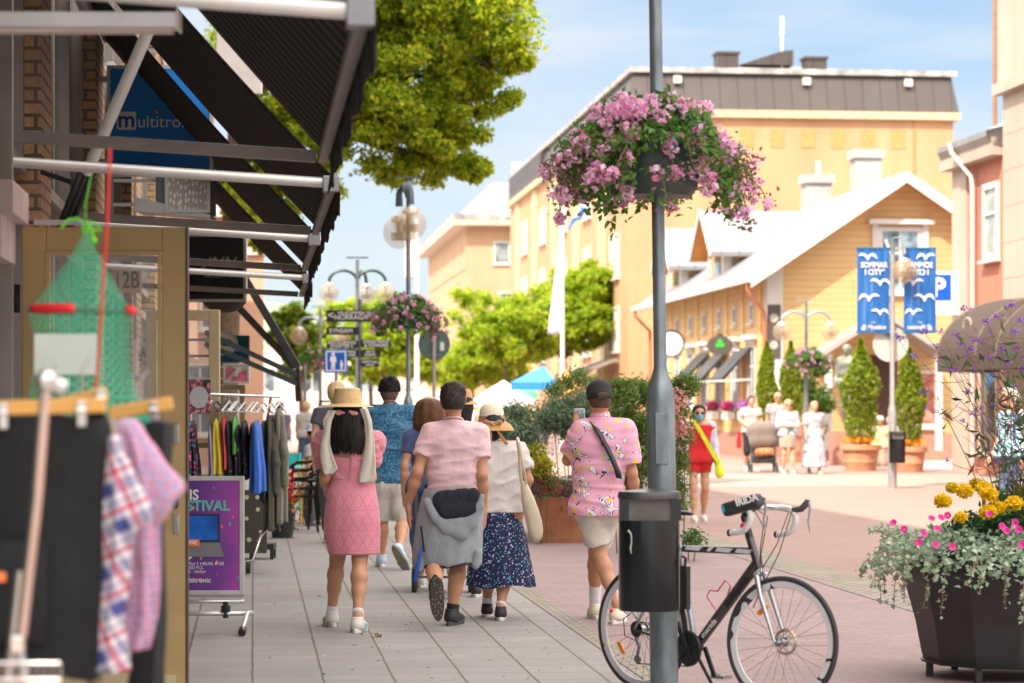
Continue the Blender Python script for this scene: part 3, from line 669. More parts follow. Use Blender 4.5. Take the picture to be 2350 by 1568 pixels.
m = MB(); [m.cyl((.14, -.08, z), (.14, -.075, z), .13, n=16) for z in (3.4, 4.2)]; m.build('sign_emblem', mat('pale_emblem', (.4, .38, .33), .6), yh)
# dormers
for yc in (9.2, 17.2):
    d = MB(); d.prism([(yc-1.3, 5.0), (yc+1.3, 5.0), (yc+1.3, 7.0), (yc, 8.0), (yc-1.3, 7.0)], 3.4, (.25, 0, 0), ax=(0, 1, 0), az=(1, 0, 0)); dd = d.build('dormer', SIDE_Y, yh)
    m = MB(); m.prism([(yc-1.85, 6.65), (yc, 8.15), (yc, 8.03), (yc-1.85, 6.53)], 4.0, (-.35, 0, 0), ax=(0, 1, 0), az=(1, 0, 0)); m.prism([(yc, 8.15), (yc+1.85, 6.65), (yc+1.85, 6.53), (yc, 8.03)], 4.0, (-.35, 0, 0), ax=(0, 1, 0), az=(1, 0, 0)); m.build('dormer_roof', seamroof('white_dormer_roof', (.25, .25, .27), .6, 0), dd)
    m = MB(); m.prism([(yc-1.87, 6.5), (yc, 8.0), (yc, 8.2), (yc-1.87, 6.7)], -.05, (-.352, 0, 0), ax=(0, 1, 0), az=(1, 0, 0)); m.prism([(yc, 8.0), (yc+1.87, 6.5), (yc+1.87, 6.7), (yc, 8.2)], -.05, (-.352, 0, 0), ax=(0, 1, 0), az=(1, 0, 0)); m.build('dormer_trim', TRIM, dd)
    m = MB(); m.box((.15, yc-1.36, 5.0), (.45, yc-1.15, 6.95)); m.box((.15, yc+1.15, 5.0), (.45, yc+1.36, 6.95)); m.box((-.3, yc-1.82, 6.5), (3.3, yc-1.7, 6.63)); m.build('dormer_trim', TRIM, dd)
    m = MB(); m.prism([(yc-1.8, 6.56), (yc, 8.02), (yc, 7.98), (yc-1.8, 6.52)], .56, (-.33, 0, 0), ax=(0, 1, 0), az=(1, 0, 0)); m.prism([(yc, 8.02), (yc+1.8, 6.56), (yc+1.8, 6.52), (yc, 7.98)], .56, (-.33, 0, 0), ax=(0, 1, 0), az=(1, 0, 0)); m.build('dormer_soffit', OR_W, dd)
    m = MB(); m.box((1.1, yc-1.33, 6.1), (1.6, yc-1.29, 6.9)); m.build('dormer_window', PANE, dd)
    m = MB(); m.box((.22, yc-.5, 5.7), (.249, yc+.5, 6.9)); m.build('dormer_window', PANE, dd)
# chimneys of the house
CHM = brickmat('pale_chimney', (.5, .48, .46), (.42, .4, .39), (.55, .53, .5), bump=.3)
for (px0, px1, py0, py1, Y) in ((1852, 1910, 400, 560, 84), (1966, 2025, 342, 470, 82)):
    a, b = P(px0, py1, Y), P(px1, py0, Y); M_ = inv_of(yh); a, b = M_@a, M_@b
    m = MB(); m.box((a.x, a.y, a.z-1), (b.x, a.y+.9, b.z-.15)); m.box((a.x-.09, a.y-.09, b.z-.3), (b.x+.09, a.y+.99, b.z)); cc = m.build('chimney', CHM, yh)
    m = MB(); m.box((a.x-.05, a.y-.3, a.z-1.2), (b.x+.25, a.y+1.4, a.z-.1)); m.build('chimney_flashing', ROOF_W, cc)
    if px0 < 1900: m = MB(); m.cyl((a.x+.5, a.y+.4, b.z), (a.x+.5, a.y+.4, b.z+.5), .09, n=10); m.build('chimney_pot', TRIM, cc, smooth=True)
# window boxes with flowers on the house: each box is lifted away on its own
FL_MAG = leafmat('magenta_petals', [(.6, .02, .2), (.8, .03, .3), (.5, .01, .25)], .2); 
def boxplant(y, lab, m2):
    q = yh.matrix_basis@Vector((-.22, y, 1.28)); b = thing('window_box', lab, 'planter', tuple(q), RZ, 'flower boxes under the yellow house windows')
    MB().box((-.14, -.5, -.12), (.12, .5, .14)).build('box', WHITE, b, bevel=.01); g = np.random.default_rng(int(y*10))
    leaves('foliage', g.normal(size=(260, 3))*[.08, .25, .07]+[0, 0, .2], .08, LEAF_M, b, 1); leaves('blossoms', g.normal(size=(300, 3))*[.09, .24, .08]+[-.03, 0, .3], .09, m2, b, 2)
FL_RED = leafmat('red_petals', [(.6, .01, .02), (.75, .02, .04)], .2); FL_PUR = leafmat('lilac_petals', [(.4, .1, .5), (.55, .2, .6)], .2)
boxplant(7.6, 'white window box farthest along the yellow house, magenta flowers', FL_MAG); boxplant(5.0, 'white window box with magenta and red flowers, middle one', FL_MAG); boxplant(2.4, 'white window box nearest the corner with few lilac flowers', FL_PUR)
# black drop awnings and oval clover sign on the long side of the house
for y, lab in ((10.2, 'folded black window awning farthest along the yellow house'), (7.0, 'folded black window awning in the middle of the yellow house'), (3.4, 'folded black window awning nearest the white corner board')):
    q = yh.matrix_basis@Vector((-.05, y, 3.4)); a = thing('window_awning', lab, 'awning', tuple(q), RZ, 'black awnings on the yellow house')
    m = MB(); m.prism([(0, 0), (-.9, -.95), (-.9, -1.12), (-.04, -.12)], 2.0, (0, -1, 0)); m.build('fabric', BLACK, a)
    m = MB(); [m.bar((0, s_, -1.0), (-.9, s_, -1.04), .05) for s_ in (-1, 1)]; m.bar((-.9, -1.02, -1.04), (-.9, 1.02, -1.04), .05); m.build('frame', WHITE, a)
q = yh.matrix_basis@Vector((-.95, 2.7, 3.45)); s = thing('pub_sign', 'dark oval hanging sign with a green clover on the yellow house', 'sign', tuple(q), 0)
m = MB(); m.prism([(.40*math.cos(R(k*10)), .30*math.sin(R(k*10))) for k in range(36)], .08); m.prism([(-.12, .28), (.12, .28), (.09, .38), (-.09, .38)], .08, (0, .001, 0)); m.build('panel', mat('dark_sign', (.04, .04, .045), .5), s)
m = MB(); [m.cyl((.08*math.cos(R(a)), -.02, .05+.08*math.sin(R(a))), (.08*math.cos(R(a)), -.004, .05+.08*math.sin(R(a))), .075, n=14) for a in (90, 210, 330)]; m.build('clover', mat('clover_green', (.05, .45, .04), .5), s)
m = MB(); m.bar((-.5, .04, -.1), (.6, .04, -.14), .05); m.build('bracket', WHITE, s)
q = yh.matrix_basis@Vector((-.9, 11.8, 3.75)); s = thing('round_sign', 'round white hanging sign with a dark rim behind the lamp post', 'sign', tuple(q), 0)
m = MB(); m.cyl((0, 0, 0), (0, .12, 0), .45, n=36); m.build('panel', INK_W, s); m = MB(); m.tube([(.45*math.cos(R(k*10)), .0, .45*math.sin(R(k*10))) for k in range(36)], .035, 8, closed=True); m.build('rim', BLACK, s)
text('lettering', 'café', .25, mat('grey_ink', (.3, .3, .3), .5), s, (0, -.01, 0))
# big apricot building
ob = box_building('apartment_building', 'large apricot rendered building with a dark metal mansard roof', 15.4, 99, 13.6, 46, 13.6, PLAS_OR)
m = MB(); m.box((-.25, -.25, 13.45), (13.85, 46, 13.75)); m.build('cornice', mat('cream_cornice', (.58, .45, .27), .7), ob)
m = MB(); z0, z1 = 13.75, 15.3; m.add([(-.2, -.2, z0), (13.8, -.2, z0), (13.8, 46, z0), (-.2, 46, z0), (.25, .3, z1), (13.6, .3, z1), (13.6, 46, z1), (.25, 46, z1)], [(0, 1, 5, 4), (1, 2, 6, 5), (3, 0, 4, 7), (4, 5, 6, 7)]); m.build('mansard', ROOF_D, ob)
m = MB(); m.box((.05, .1, z1), (13.8, .4, z1+.22)); m.box((.05, .4, z1), (.35, 46, z1+.22)); m.build('parapet', mat('worn_parapet', (.36, .35, .34), .7, var=.5, vs=1.5), ob)
GREY_R = seamroof('grey_top_roof', (.33, .3, .28), .8, 0)
m = MB(); m.add([(.3, .45, z1+.1), (13.6, .45, z1+.1), (13.6, 14, z1+.1), (.3, 14, z1+.1), (6, 5, z1+1.05), (8.2, 5, z1+1.0)], [(0, 1, 5, 4), (1, 2, 5), (2, 3, 4, 5), (3, 0, 4)]); m.build('top_roof', GREY_R, ob)
MB().prism([(6.3, z1+.8), (8.6, z1+.8), (8.6, z1+1.45), (8.1, z1+1.4)], 1, (-.9, 3.8, .1)).build('roof_fin', ROOF_D, ob)
for x, zt in ((4.6, 1.15), (8.4, 1.0)):
    m = MB(); m.box((x-.45, 2.5, z1), (x+.45, 3.4, z1+zt)); m.box((x-.52, 2.43, z1+zt), (x+.52, 3.47, z1+zt+.1)); m.build('chimney', ROOF_D, ob)
m = MB(); m.cyl((7.25, 4, z1+.8), (7.25, 4, z1+3.0), .05, n=8); m.cyl((7.25, 4, z1+2.2), (7.25, 4, z1+3.0), .08, n=8); m.build('antenna', WHITE, ob)
for x in (2.0, 7.4, 11.7): MB().box((x-.16, -.06, 14.85), (x+.16, .1, 15.15)).build('roof_vent', mat('pale_vent', (.6, .6, .5), .6), ob)
for k in range(6):
    x = 4.9+k*1.27; MB().box((x-.3, -.02, 12.25), (x+.3, .001, 13.0)).build('recess_panel', mat('recess_render', (.58, .27, .1), .9), ob)
MB().box((11.9, -.05, 0), (11.98, 0, 13.4)).build('drainpipe', mat('apricot_pipe', (.5, .24, .1), .7), ob)
for k in range(5):
    y = 3.2+k*8.6; MB().box((-.06, y+3.4, 0), (0, y+5.6, 13.4)).build('pilaster', mat('cream_cornice', (.58, .45, .27), .7), ob)
    for z in (3.9, 7.0, 10.2):
        for dy in (0, 1.5): window(ob, 'L', y+dy, z, 1.15 if dy < 4 else 1.5, 1.9, mull=1, pane=PANE, fw=.1, out=.07)
for y in (2, 9, 17): window(ob, 'L', y, .6, 4.5, 2.1, mull=3, pane=PANE, fw=.12, frame=TRIM)
# smaller roof block on top of the long wing
m = MB(); m.box((-.1, 30, 13.75), (4, 46, 15.2)); m.build('roof_block', ROOF_D, ob)
# black-framed shop awning at its foot
q = ob.matrix_basis@Vector((-.1, 6, 3.6)); a = thing('cafe_awning', 'greyish open cafe awning at the foot of the apricot building', 'awning', tuple(q), RZ)
m = MB(); m.prism([(0, 0), (-2.6, -1.0), (-2.6, -1.15), (0, -.1)], 7, (0, -3.5, 0)); m.build('fabric', mat('grey_awning', (.25, .21, .18), .8), a); m = MB(); [m.bar((0, s_, -1.1), (-2.6, s_, -1.1), .08) for s_ in (-3.4, 3.4)]; m.build('arm', WHITE, a)
# cream building further away
cb = box_building('cream_building', 'cream rendered building with a white hipped metal roof in the distance', 13.9, 158, 22, 34, 13.5, PLAS_CR)
m = MB(); m.box((-.9, -.9, 13.4), (23, 35, 13.75)); m.build('eaves', plaster('eaves_paint', (.6, .5, .4)), cb)
m = MB(); m.box((-.9, -.92, 13.75), (23, -.7, 14.1)); m.box((-.92, -.9, 13.75), (-.7, 35, 14.1)); m.build('gutter', mat('worn_parapet', (.36, .35, .34)), cb)
m = MB(); m.add([(-.6, -.6, 13.76), (23, -.6, 13.76), (23, 35, 13.76), (-.6, 35, 13.76), (2.2, 5, 16.7), (18, 5, 16.7), (18, 28, 16.7), (2.2, 28, 16.7)], [(0, 1, 5, 4), (1, 2, 6, 5), (2, 3, 7, 6), (3, 0, 4, 7), (4, 5, 6, 7)]); m.build('roof', ROOF_W, cb)
m = MB(); m.box((3.4, 3, 14), (4.1, 3.8, 17.9)); m.box((4.3, 3, 14), (4.7, 3.8, 17.9)); m.build('chimney', TRIM, cb)
window(cb, 'F', 2.35, 10.9, 1.1, 1.5, mull=0, pane=windowmat('pale_pane', (.15, .2, .2), (.4, .45, .45)), fw=.12); window(cb, 'F', 2.6, 7.6, 1.1, 1.5, mull=0, fw=.12); window(cb, 'F', 2.5, 4.3, 1.1, 1.5, mull=0, fw=.12)
MB().box((-.04, -.04, 10.6), (0, 34, 10.75)).build('string_course', PLAS_CR, cb)
# salmon building on the right edge
rb = box_building('salmon_building', 'salmon red building with grey eaves and pale pilasters at the right', 16.8, 38, 9, 20, 7.6, PLAS_RED)
m = MB(); m.box((-.06, 18.9, 0), (.3, 20.05, 7.2)); m.build('pilaster', PLAS_BE, rb)
m = MB(); m.box((-.09, 9, 0), (0, 16.0, 8.7)); m.build('pilaster', PLAS_BE, rb)
for z in [.8*k+.4 for k in range(10)]: MB().box((-.095, 9, z), (-.088, 16.0, z+.03)).build('joint', mat('joint_grey', (.4, .34, .3), .8), rb)
m = MB(); m.prism([(-.4, 7.75), (0, 7.85), (3, 9.2), (3, 7.8), (0, 7.35), (-.25, 7.4), (-.4, 7.62)], 3.95, (0, 16.2, 0)); m.build('roof', seamroof('grey_eaves', (.3, .29, .29), .6, 1), rb)
m = MB(); m.box((-.3, 16.2, 7.2), (0, 20.3, 7.6)); m.build('cornice', PLAS_BE, rb)
m = MB(); m.box((-.15, 0, 8.7), (9, 16.2, 16)); m.build('upper_wall', PLAS_BE, rb)
m = MB(); m.box((-.3, 0, 11.9), (-.15, 16.25, 12.2)); m.box((-.35, 0, 12.2), (-.15, 16.3, 12.32)); [m.box((-.26, y*.3, 11.75), (-.15, y*.3+.15, 11.9)) for y in range(20, 53)]; m.build('moulding', PLAS_BE, rb)
MB().box((-.28, 0, 8.5), (-.092, 16.2, 8.75)).build('string_course', PLAS_BE, rb)
m = MB(); m.tube([(-.5, 18.8, 7.75), (-.45, 18.75, 7.5), (-.14, 18.2, 6.9), (-.14, 18.1, 6.6), (-.14, 18.1, .2)], .06, 12); m.build('downpipe', mat('grey_pipe', (.5, .45, .42), .5), rb, smooth=True)
window(rb, 'L', 17.05, 4.9, 1.15, 1.75, mull=0, trans=.6, pane=windowmat('curtain_pane', (.3, .35, .3), (.6, .6, .55)), fw=.14, out=.07)
window(rb, 'L', 11.0, 4.9, 1.15, 1.75, mull=0, trans=.6)
m = MB(); m.cyl((-.1, 19.7, 8), (-.1, 19.7, 16), .07, n=10)
po = thing('wooden_pole', 'brown wooden pole standing beside the beige upper wall', 'pole', (P(2283, 200, 62).x, 62, 0)); m = MB(); m.cyl((0, 0, 0), (0, 0, 14), .07, .055, n=12); m.build('shaft', mat('brown_wood', (.3, .17, .09), .8, bump=.3), po, smooth=True)
m = MB(); m.box((-.12, -.05, 12.4), (.12, .05, 12.46)); m.build('crosspiece', BLACK, po)
# dark shop front under the awnings
window(rb, 'L', 17.3, .5, 1.4, 2.1, mull=0, pane=windowmat('dark_pane', (.02, .015, .015), (.1, .07, .06)), frame=PLAS_BE); window(rb, 'L', 12.6, .5, 1.6, 2.1, mull=0, pane=windowmat('dark_pane2', (.02, .015, .015), (.1, .07, .06)), frame=PLAS_BE)
BRN = mat('brown_canvas', (.060, .040, .031), .85, var=.2, vs=2, bump=.2)
def dome(t, L, label):
    loc, _ = wall_frame(16.7, t); a = thing('dome_awning', label, 'awning', (loc.x, loc.y, 2.62), RZ, 'brown domed awnings on the salmon building')
    def ring(sx, y0): return [(-1.7*sx*math.cos(R(e)), y0, 1.28*sx*math.sin(R(e))) for e in range(0, 91, 9)]
    m = MB(); rows = [ring(1, .55), ring(1, L-.55)]; m.sheet(rows)
    for (yc, sg) in ((.55, -1), (L-.55, 1)):
        m.sheet([[(-1.7*math.cos(R(e))*math.cos(R(b)), yc+sg*.9*math.cos(R(e))*math.sin(R(b)), 1.28*math.sin(R(e))) for e in range(0, 91, 9)] for b in range(0, 91, 15)])
    m.build('canvas', BRN, a, solid=.01)
    m = MB(); pts = [(-1.7*math.cos(R(b)), .55-.9*math.sin(R(b)), 0) for b in range(90, -1, -15)]+[(-1.7*math.cos(R(b)), L-.55+.9*math.sin(R(b)), 0) for b in range(0, 91, 15)]
    m.sheet([pts, [(x, y, -.3) for x, y, z in pts]]); m.build('valance', BRN, a, solid=.01)
    m = MB(); [m.tube([(x*1.006, y, z*1.006) for x, y, z in [(-1.7*math.cos(R(e)), yy, 1.28*math.sin(R(e))) for e in range(0, 91, 9)]],   .028, 6) for yy in (.55, L-.55)]; m.build('rib', mat('brown_seam', (.16, .12, .095), .8), a)
    for yy in (L*.5,):
        m = MB(); m.tube([(-1.45-.02*math.cos(R(k*20)), yy+.22*math.cos(R(k*20)), .62+.22*math.sin(R(k*20))) for k in range(18)], .02, 6, closed=True); m.build('emblem', mat('pale_emblem', (.4, .38, .33), .6), a)
dome(49.8, 3.9, 'farther brown domed awning, ending beside the parking sign'); dome(45.6, 3.9, 'nearer brown domed awning at the right edge')
# parking sign
s, w, h = sign('parking_sign', 'white parking sign with a blue P square behind the banner', 'sign', 2095, 622, 2217, 722, 57.4, INK_W, frame=WHITE, fw=.02, th=.1)
a = P(2125, 690, 57.4)-Vector(s.location); m = MB(); m.box((a.x, .004, a.z), (a.x+.6, .011, a.z+.62)); m.build('square', mat('parking_blue', (.0, .09, .62), .4), s)
text('lettering', 'P', .62, INK_W, s, (a.x+.3, .002, a.z+.29), bold=.02); text('lettering', 'aimo parkering', .13, mat('grey_ink', (.3, .3, .3), .5), s, (a.x+.85, .008, a.z-.1), align='CENTER')
m = MB(); m.bar((a.x+.75, .008, a.z+.5), (a.x+1.05, .008, a.z+.1), .004, .04, up=(0, 1, 0)); m.build('arrow', mat('grey_ink', (.3, .3, .3)), s)
# far left: pink building, pale house with a green roof, low white wall
lb = box_building('shop_building', 'low salmon pink shop building further along the left side', -13.3, 38.2, 11.8, 23, 6.6, SALM)
for k in range(6): window(lb, 'L', 0, 0, .1, .1) if False else None
m = MB(); m.box((11.78, 1, .3), (11.86, 22, 2.7)); m.build('shop_window', PANE, lb); MB().box((-.2, -.2, 6.6), (12.1, 23.2, 6.9)).build('roof', ROOF_D, lb)
lc = box_building('corner_building', 'salmon pink building with pale cornice behind the awnings', -13, 63, 13.2, 16, 6.6, SALM)
m = MB(); m.box((-.2, -.25, 6.6), (13.45, 16.2, 6.9)); m.box((-.1, -.12, 5.6), (13.3, 0, 5.75)); m.build('cornice', TRIM, lc)
for x in (10.2, 12): window(lc, 'F', x, 3.6, 1.0, 1.5); window(lc, 'F', x, .8, 1.1, 1.9)
lg = box_building('pale_house', 'pale house with a light green roof in the distance behind the awning tip', -4.5, 112, 9, 14, 4.4, plaster('pale_render', (.68, .6, .5)))
m = MB(); m.prism([(-.6, 4.3), (9.6, 4.3), (6.5, 6.3), (1, 6.9)], 14); m.build('roof', ROOF_G, lg)
for x in (5.0, 7.2): window(lg, 'F', x, 1.8, 1.1, 1.6)
w_ = thing('white_wall', 'low white wall and barriers at the far end of the street', 'wall', tuple(G(700, 1000)-Vector((0, 0, 0))))
w_.location = (P(560, 900, 100).x, 100, 0); w_.matrix_basis = Matrix.Translation(w_.location)
m = MB(); m.box((0, 0, 0), (8.5, .3, 2.2)); m.build('panel', plaster('white_board', (.66, .6, .56)), w_); m = MB(); [m.box((k*.9, -.05, 0), (k*.9+.1, 0, 2.3)) for k in range(9)]; m.build('post', TRIM, w_)
far = thing('distant_building', 'pale row of houses closing the far end of the street behind the trees', 'building', (-12, 215, 0))
m = MB(); m.box((0, 0, 0), (60, 10, 4.5)); m.build('wall', plaster('far_render', (.62, .46, .38)), far); m = MB(); m.prism([(-.5, 4.4), (60.5, 4.4), (58, 6.2), (2, 6.2)], 10); m.build('roof', mat('far_roof', (.4, .25, .2), .8), far)
for k in range(16): window(far, 'F', 3+k*3.6, 1.4, 1.3, 1.9)
# ================================================================ lamps, poles, flower baskets, signs in the street
GALV = mat('galvanised_post', (.20, .235, .25), .38, .55, var=.32, vs=13, bump=.12, bs=50, stretch=(1, 1, .3)); GREEN_M = mat('green_black_metal', (.02, .05, .05), .4, .3)
def globemat(name, tint=(.62, .46, .25)):
    t = NT(name); t.fin(tint, .05, 0, Alpha=.30); t.b.inputs['Specular IOR Level'].default_value = .7; return t.mat
GLOBE = globemat('amber_globe'); GLOBE2 = globemat('smoky_globe', (.5, .4, .28))
GER_P = leafmat('pink_geranium_petals', [(.80, .36, .60), (.84, .50, .74), (.88, .64, .82), (.82, .22, .46), (.9, .76, .86)], .4)
GER_L = leafmat('geranium_leaves', [(.05, .14, .02), (.10, .25, .04), (.18, .34, .06), (.06, .17, .04)], .45)
GER_T = leafmat('trailing_geranium', [(.16, .04, .05), (.30, .10, .14), (.08, .15, .03), (.12, .2, .04), (.5, .2, .3)], .3); GER_S = mat('dark_red_buds', (.16, .03, .07), .6)
def flowerhead(g, c, r, n, size):
    d = g.normal(size=(n, 3)); d /= np.linalg.norm(d, axis=1)[:, None]; return np.array(c)+d*r*g.uniform(.6, 1, n)[:, None]
def flower_basket(label, loc, rad, depth, seed, dens=1.0, pot=True, trail=.26, leaf=.05, group=None):
    """a bowl round the post, a mound of geranium leaves, round flower heads and trailing stems"""
    t = thing('flower_basket', label, 'flower basket', loc, 0, group); g = np.random.default_rng(seed)
    m = MB(); w = rad*.5; h = depth
    m.lathe([(0.04, 0), (w*.86, 0), (w, .05), (w*1.03, .1), (w*1.05, h), (w*.98, h), (w*.95, h-.03), (0.04, h-.04)], 40, rfun=lambda a, z: 1+.012*math.cos(2*a)); m.build('bowl', mat('dark_green_bowl', (.028, .045, .042), .42, var=.2, bump=.05), t, smooth=True)
    n = int(5200*dens); th = g.uniform(0, 2*math.pi, n); rr = np.sqrt(g.random(n))*rad
    top = h+.0+.22*rad/.6*(1-(rr/rad)**2)+g.normal(size=n)*.035
    low = np.where(rr > w*1.05, g.random(n)**1.3*trail*1.15, 0.0)*(rr/rad)
    lump = .04*np.sin(th*3+seed)+.035*np.sin(th*7+rr*20)
    wav = 1+.08*np.sin(th*5+seed)+.05*np.sin(th*11)
    p = np.stack([rr*wav*np.cos(th), rr*wav*np.sin(th), top-low+lump-(rr/rad)**2*.05], 1)
    keep = ~((p[:, 1] < 0) & (abs(p[:, 0]-.06) < w*.72) & (p[:, 2] < h*.92) & (p[:, 2] > -.02) & (g.random(n) < .93)); p = p[keep]
    leaves('foliage', p, leaf, GER_L, t, seed)
    st = []; m = MB(); F_ = []; B = []
    for i in range(int(70*dens)):
        a = g.uniform(0, 2*math.pi); q = rad*g.uniform(.7, 1.0); z = h+.05-g.uniform(0, .2); L = g.uniform(.2, 1.0)*trail
        pts = [np.array([q*math.cos(a), q*math.sin(a), z])]
        for k in range(5): pts.append(pts[-1]+np.array([math.cos(a)*rad*.07*(1-k*.1), math.sin(a)*rad*.07*(1-k*.1), -L/5*(.4+.35*k)])+g.normal(size=3)*.012)
        m.tube(pts, .003, 4); e = pts[-1]
        (F_ if g.random() < .55 else B).append(e)
        for qq in pts[2:]: st.append(qq+g.normal(size=(5, 3))*.028)
    m.build('stems', mat('stem_green', (.12, .12, .04), .7), t)
    heads = []
    for i in range(int(135*dens)):
        a = g.uniform(0, 2*math.pi); q = rad*math.sqrt(g.uniform(.1, 1.02)); z = h+.22*rad/.6*(1-(q/rad)**2)+.045-.06*(q/rad)**2+g.uniform(-.02, .06)
        if q > rad*.75: z -= g.uniform(-.02, .3)
        heads.append(np.array([q*math.cos(a), q*math.sin(a), z]))
    heads += F_; pos = [flowerhead(g, c, g.uniform(.03, .056), 22, .02) for c in heads]
    leaves('blossoms', np.concatenate(pos), .034, GER_P, t, seed+1, aspect=.9)
    if B: st += [c+g.normal(size=(10, 3))*.022 for c in B]  # dark red buds, drawn as leaves in the trailing mesh
    if st: leaves('trailing_leaves', np.concatenate(st), leaf*.62, GER_T, t, seed+3)
    return t
def globe(parent, c, r, m=GLOBE, hood=True, tag_=None):
    gb = MB(); gb.ball(c, r, 32, 18); o = gb.build('globe', m, parent, smooth=True)
    k = MB(); k.lathe([(0, .0), (r*.42, -.01), (r*.5, -.06*r/.25), (r*.5, -.1*r/.25), (0, -.12*r/.25)], 24, (c[0], c[1], c[2]+r*1.03)); k.build('cap', ALU, o, smooth=True)
    k = MB()
    for i in range(4): k.lathe([(0, 0), (r*.5, .0), (r*.52, .012), (0, .02)], 24, (c[0], c[1], c[2]-.02-i*r*.13))
    k.cyl((c[0], c[1], c[2]-.03), (c[0], c[1], c[2]+r*.9), r*.16, n=12); k.build('louvre', mat('lamp_louvre', (.5, .46, .4), .4, .5), o, smooth=True)
    return o
def street_lamp(label, x, Y, globes=2, full=True, gz=4.3, gang=None, group='grey street lamps with glass globes', lean=0):
    t = thing('street_lamp', label, 'street lamp', (x, Y, 0), 0, group)
    m = MB(); m.lathe([(.075, 0), (.075, 1.58), (.07, 1.64), (.045, 1.72), (.034, 1.76), (.034, 4.95)], 24); m.build('post', GALV, t, smooth=True)
    if globes:
        for a, dz in (gang or ((40, 0), (215, .02))):
            c = (.24*math.cos(R(a)), .24*math.sin(R(a)), gz+dz); globe(t, c, .25)
            k = MB(); k.tube([(0, 0, gz+.42), (c[0]*.5, c[1]*.5, gz+.62), (c[0], c[1], gz+.5), (c[0], c[1], gz+.3)], [.04, .045, .05, .06], 10); k.build('arm', mat('slate_metal', (.07, .1, .12), .4, .3), t, smooth=True)
        k = MB(); k.bar((-.22, 0, 5.05), (.22, 0, 5.05), .02); k.cyl((0, 0, 4.9), (0, 0, 5.05), .012, n=8); k.build('cross_bar', mat('slate_metal', (.07, .1, .12)), t)
    return t
# near lamp post with the big flower basket; its globes stand above the picture
PX, PY = P(1525, 1200, 12.75).x, 12.75
lamp = street_lamp('near grey lamp post carrying the bin and the large flower basket', PX, PY, gz=4.6)
lamp.rotation_euler[1] = R(-.75); lamp.matrix_basis = Matrix.Translation(lamp.location)@Matrix.Rotation(R(-.75), 4, 'Y')
MB().box((-.035, -.084, 1.25), (.035, -.07, 1.52)).build('hatch', GALV, lamp, bevel=.003)
bz = 1.55+(934.5-452)*PY/F
flower_basket('large overflowing basket of pink geraniums on the near lamp post', (P(1497, 0, PY).x, PY, bz), .475, .27, 11, 1.0, group='baskets of pink geraniums on the lamp posts')
s = thing('blue_green_cap', 'teal rounded watering cap peeping out of the large flower basket', 'watering cap', (P(1530, 0, PY).x, PY-.3, bz+.25)); m = MB(); m.ball((0, 0, 0), .045, 16, 10); m.build('cap', mat('teal_plastic', (.03, .13, .16), .4), s, smooth=True)
q = P(937, 1000, 36.8)
street_lamp('middle grey lamp post in front of the pale building, two overlapping globes', q.x, 36.8, gz=4.32, gang=((-80, 0), (128, -.1)))
flower_basket('smaller looking basket of pink geraniums on the middle lamp post', (P(932, 0, 36.8).x, 36.8, 1.55+(934.5-755)*36.8/F), .47, .27, 21, .55, leaf=.075, group='baskets of pink geraniums on the lamp posts')
# lamps with curved arms
def arc_lamp(label, x, Y, arms, top, r, R_=.55, post=.05, col=GREEN_M):
    t = thing('arched_lamp', label, 'street lamp', (x, Y, 0), 0, 'lamps with curved arms')
    m = MB(); m.lathe([(post*1.5, 0), (post*1.5, 1.5), (post, 1.7), (post*.8, top+.5)], 16); m.build('post', GALV, t, smooth=True)
    for a in arms:
        d = Vector((math.cos(R(a)), math.sin(R(a)), 0)); pts = [d*.0+Vector((0, 0, top-.35))]+[d*(R_*.62*(1-math.cos(R(k)))) + Vector((0, 0, top+R_*.5*math.sin(R(k)))) for k in range(0, 181, 20)]
        m = MB(); m.tube(pts, .035, 8); m.build('arm', col, t, smooth=True)
        e = pts[-1]; globe(t, (e.x, e.y, e.z-r*1.1), r, GLOBE2)
    m = MB(); m.bar((-.25, 0, top+.55), (.25, 0, top+.55), .03); m.build('cross_bar', col, t)
    return t
x = P(820, 0, 55).x; arc_lamp('green arched lamp with three globes behind the black finger signs', x, 55, (0, 180, 75), 4.4, .23, .52)
x = P(1866, 0, 62).x; arc_lamp('arched lamp with two globes in front of the yellow house', x-.18, 62, (0, 180), 3.75, .24, .5, col=mat('grey_arc', (.3, .36, .4), .4, .5))
flower_basket('basket of pale pink geraniums low on the lamp by the yellow house', (x-.1, 62, 1.55+(934.5-858)*62/F+.15), .5, .25, 31, .4, leaf=.1, group='baskets of pink geraniums on the lamp posts')
x = P(735, 0, 70).x; arc_lamp('distant arched lamp behind the blue pedestrian sign', x, 70, (180, 20), 3.9, .26, .5, col=mat('grey_arc', (.3, .36, .4)))
flower_basket('distant geranium basket beside the blue pedestrian sign', (P(728, 0, 69).x, 69, 2.75), .5, .25, 41, .3, leaf=.1, group='baskets of pink geraniums on the lamp posts')
s = thing('bare_post', 'slim pale post standing left of the blue pedestrian sign', 'post', (P(700, 0, 60).x, 60, 0)); m = MB(); m.cyl((0, 0, 0), (0, 0, 2.6), .04, n=10); m.build('shaft', GALV, s, smooth=True); m = MB(); m.cyl((0, 0, 2.6), (0, 0, 2.66), .055, n=10); m.build('cap', BLACK, s)
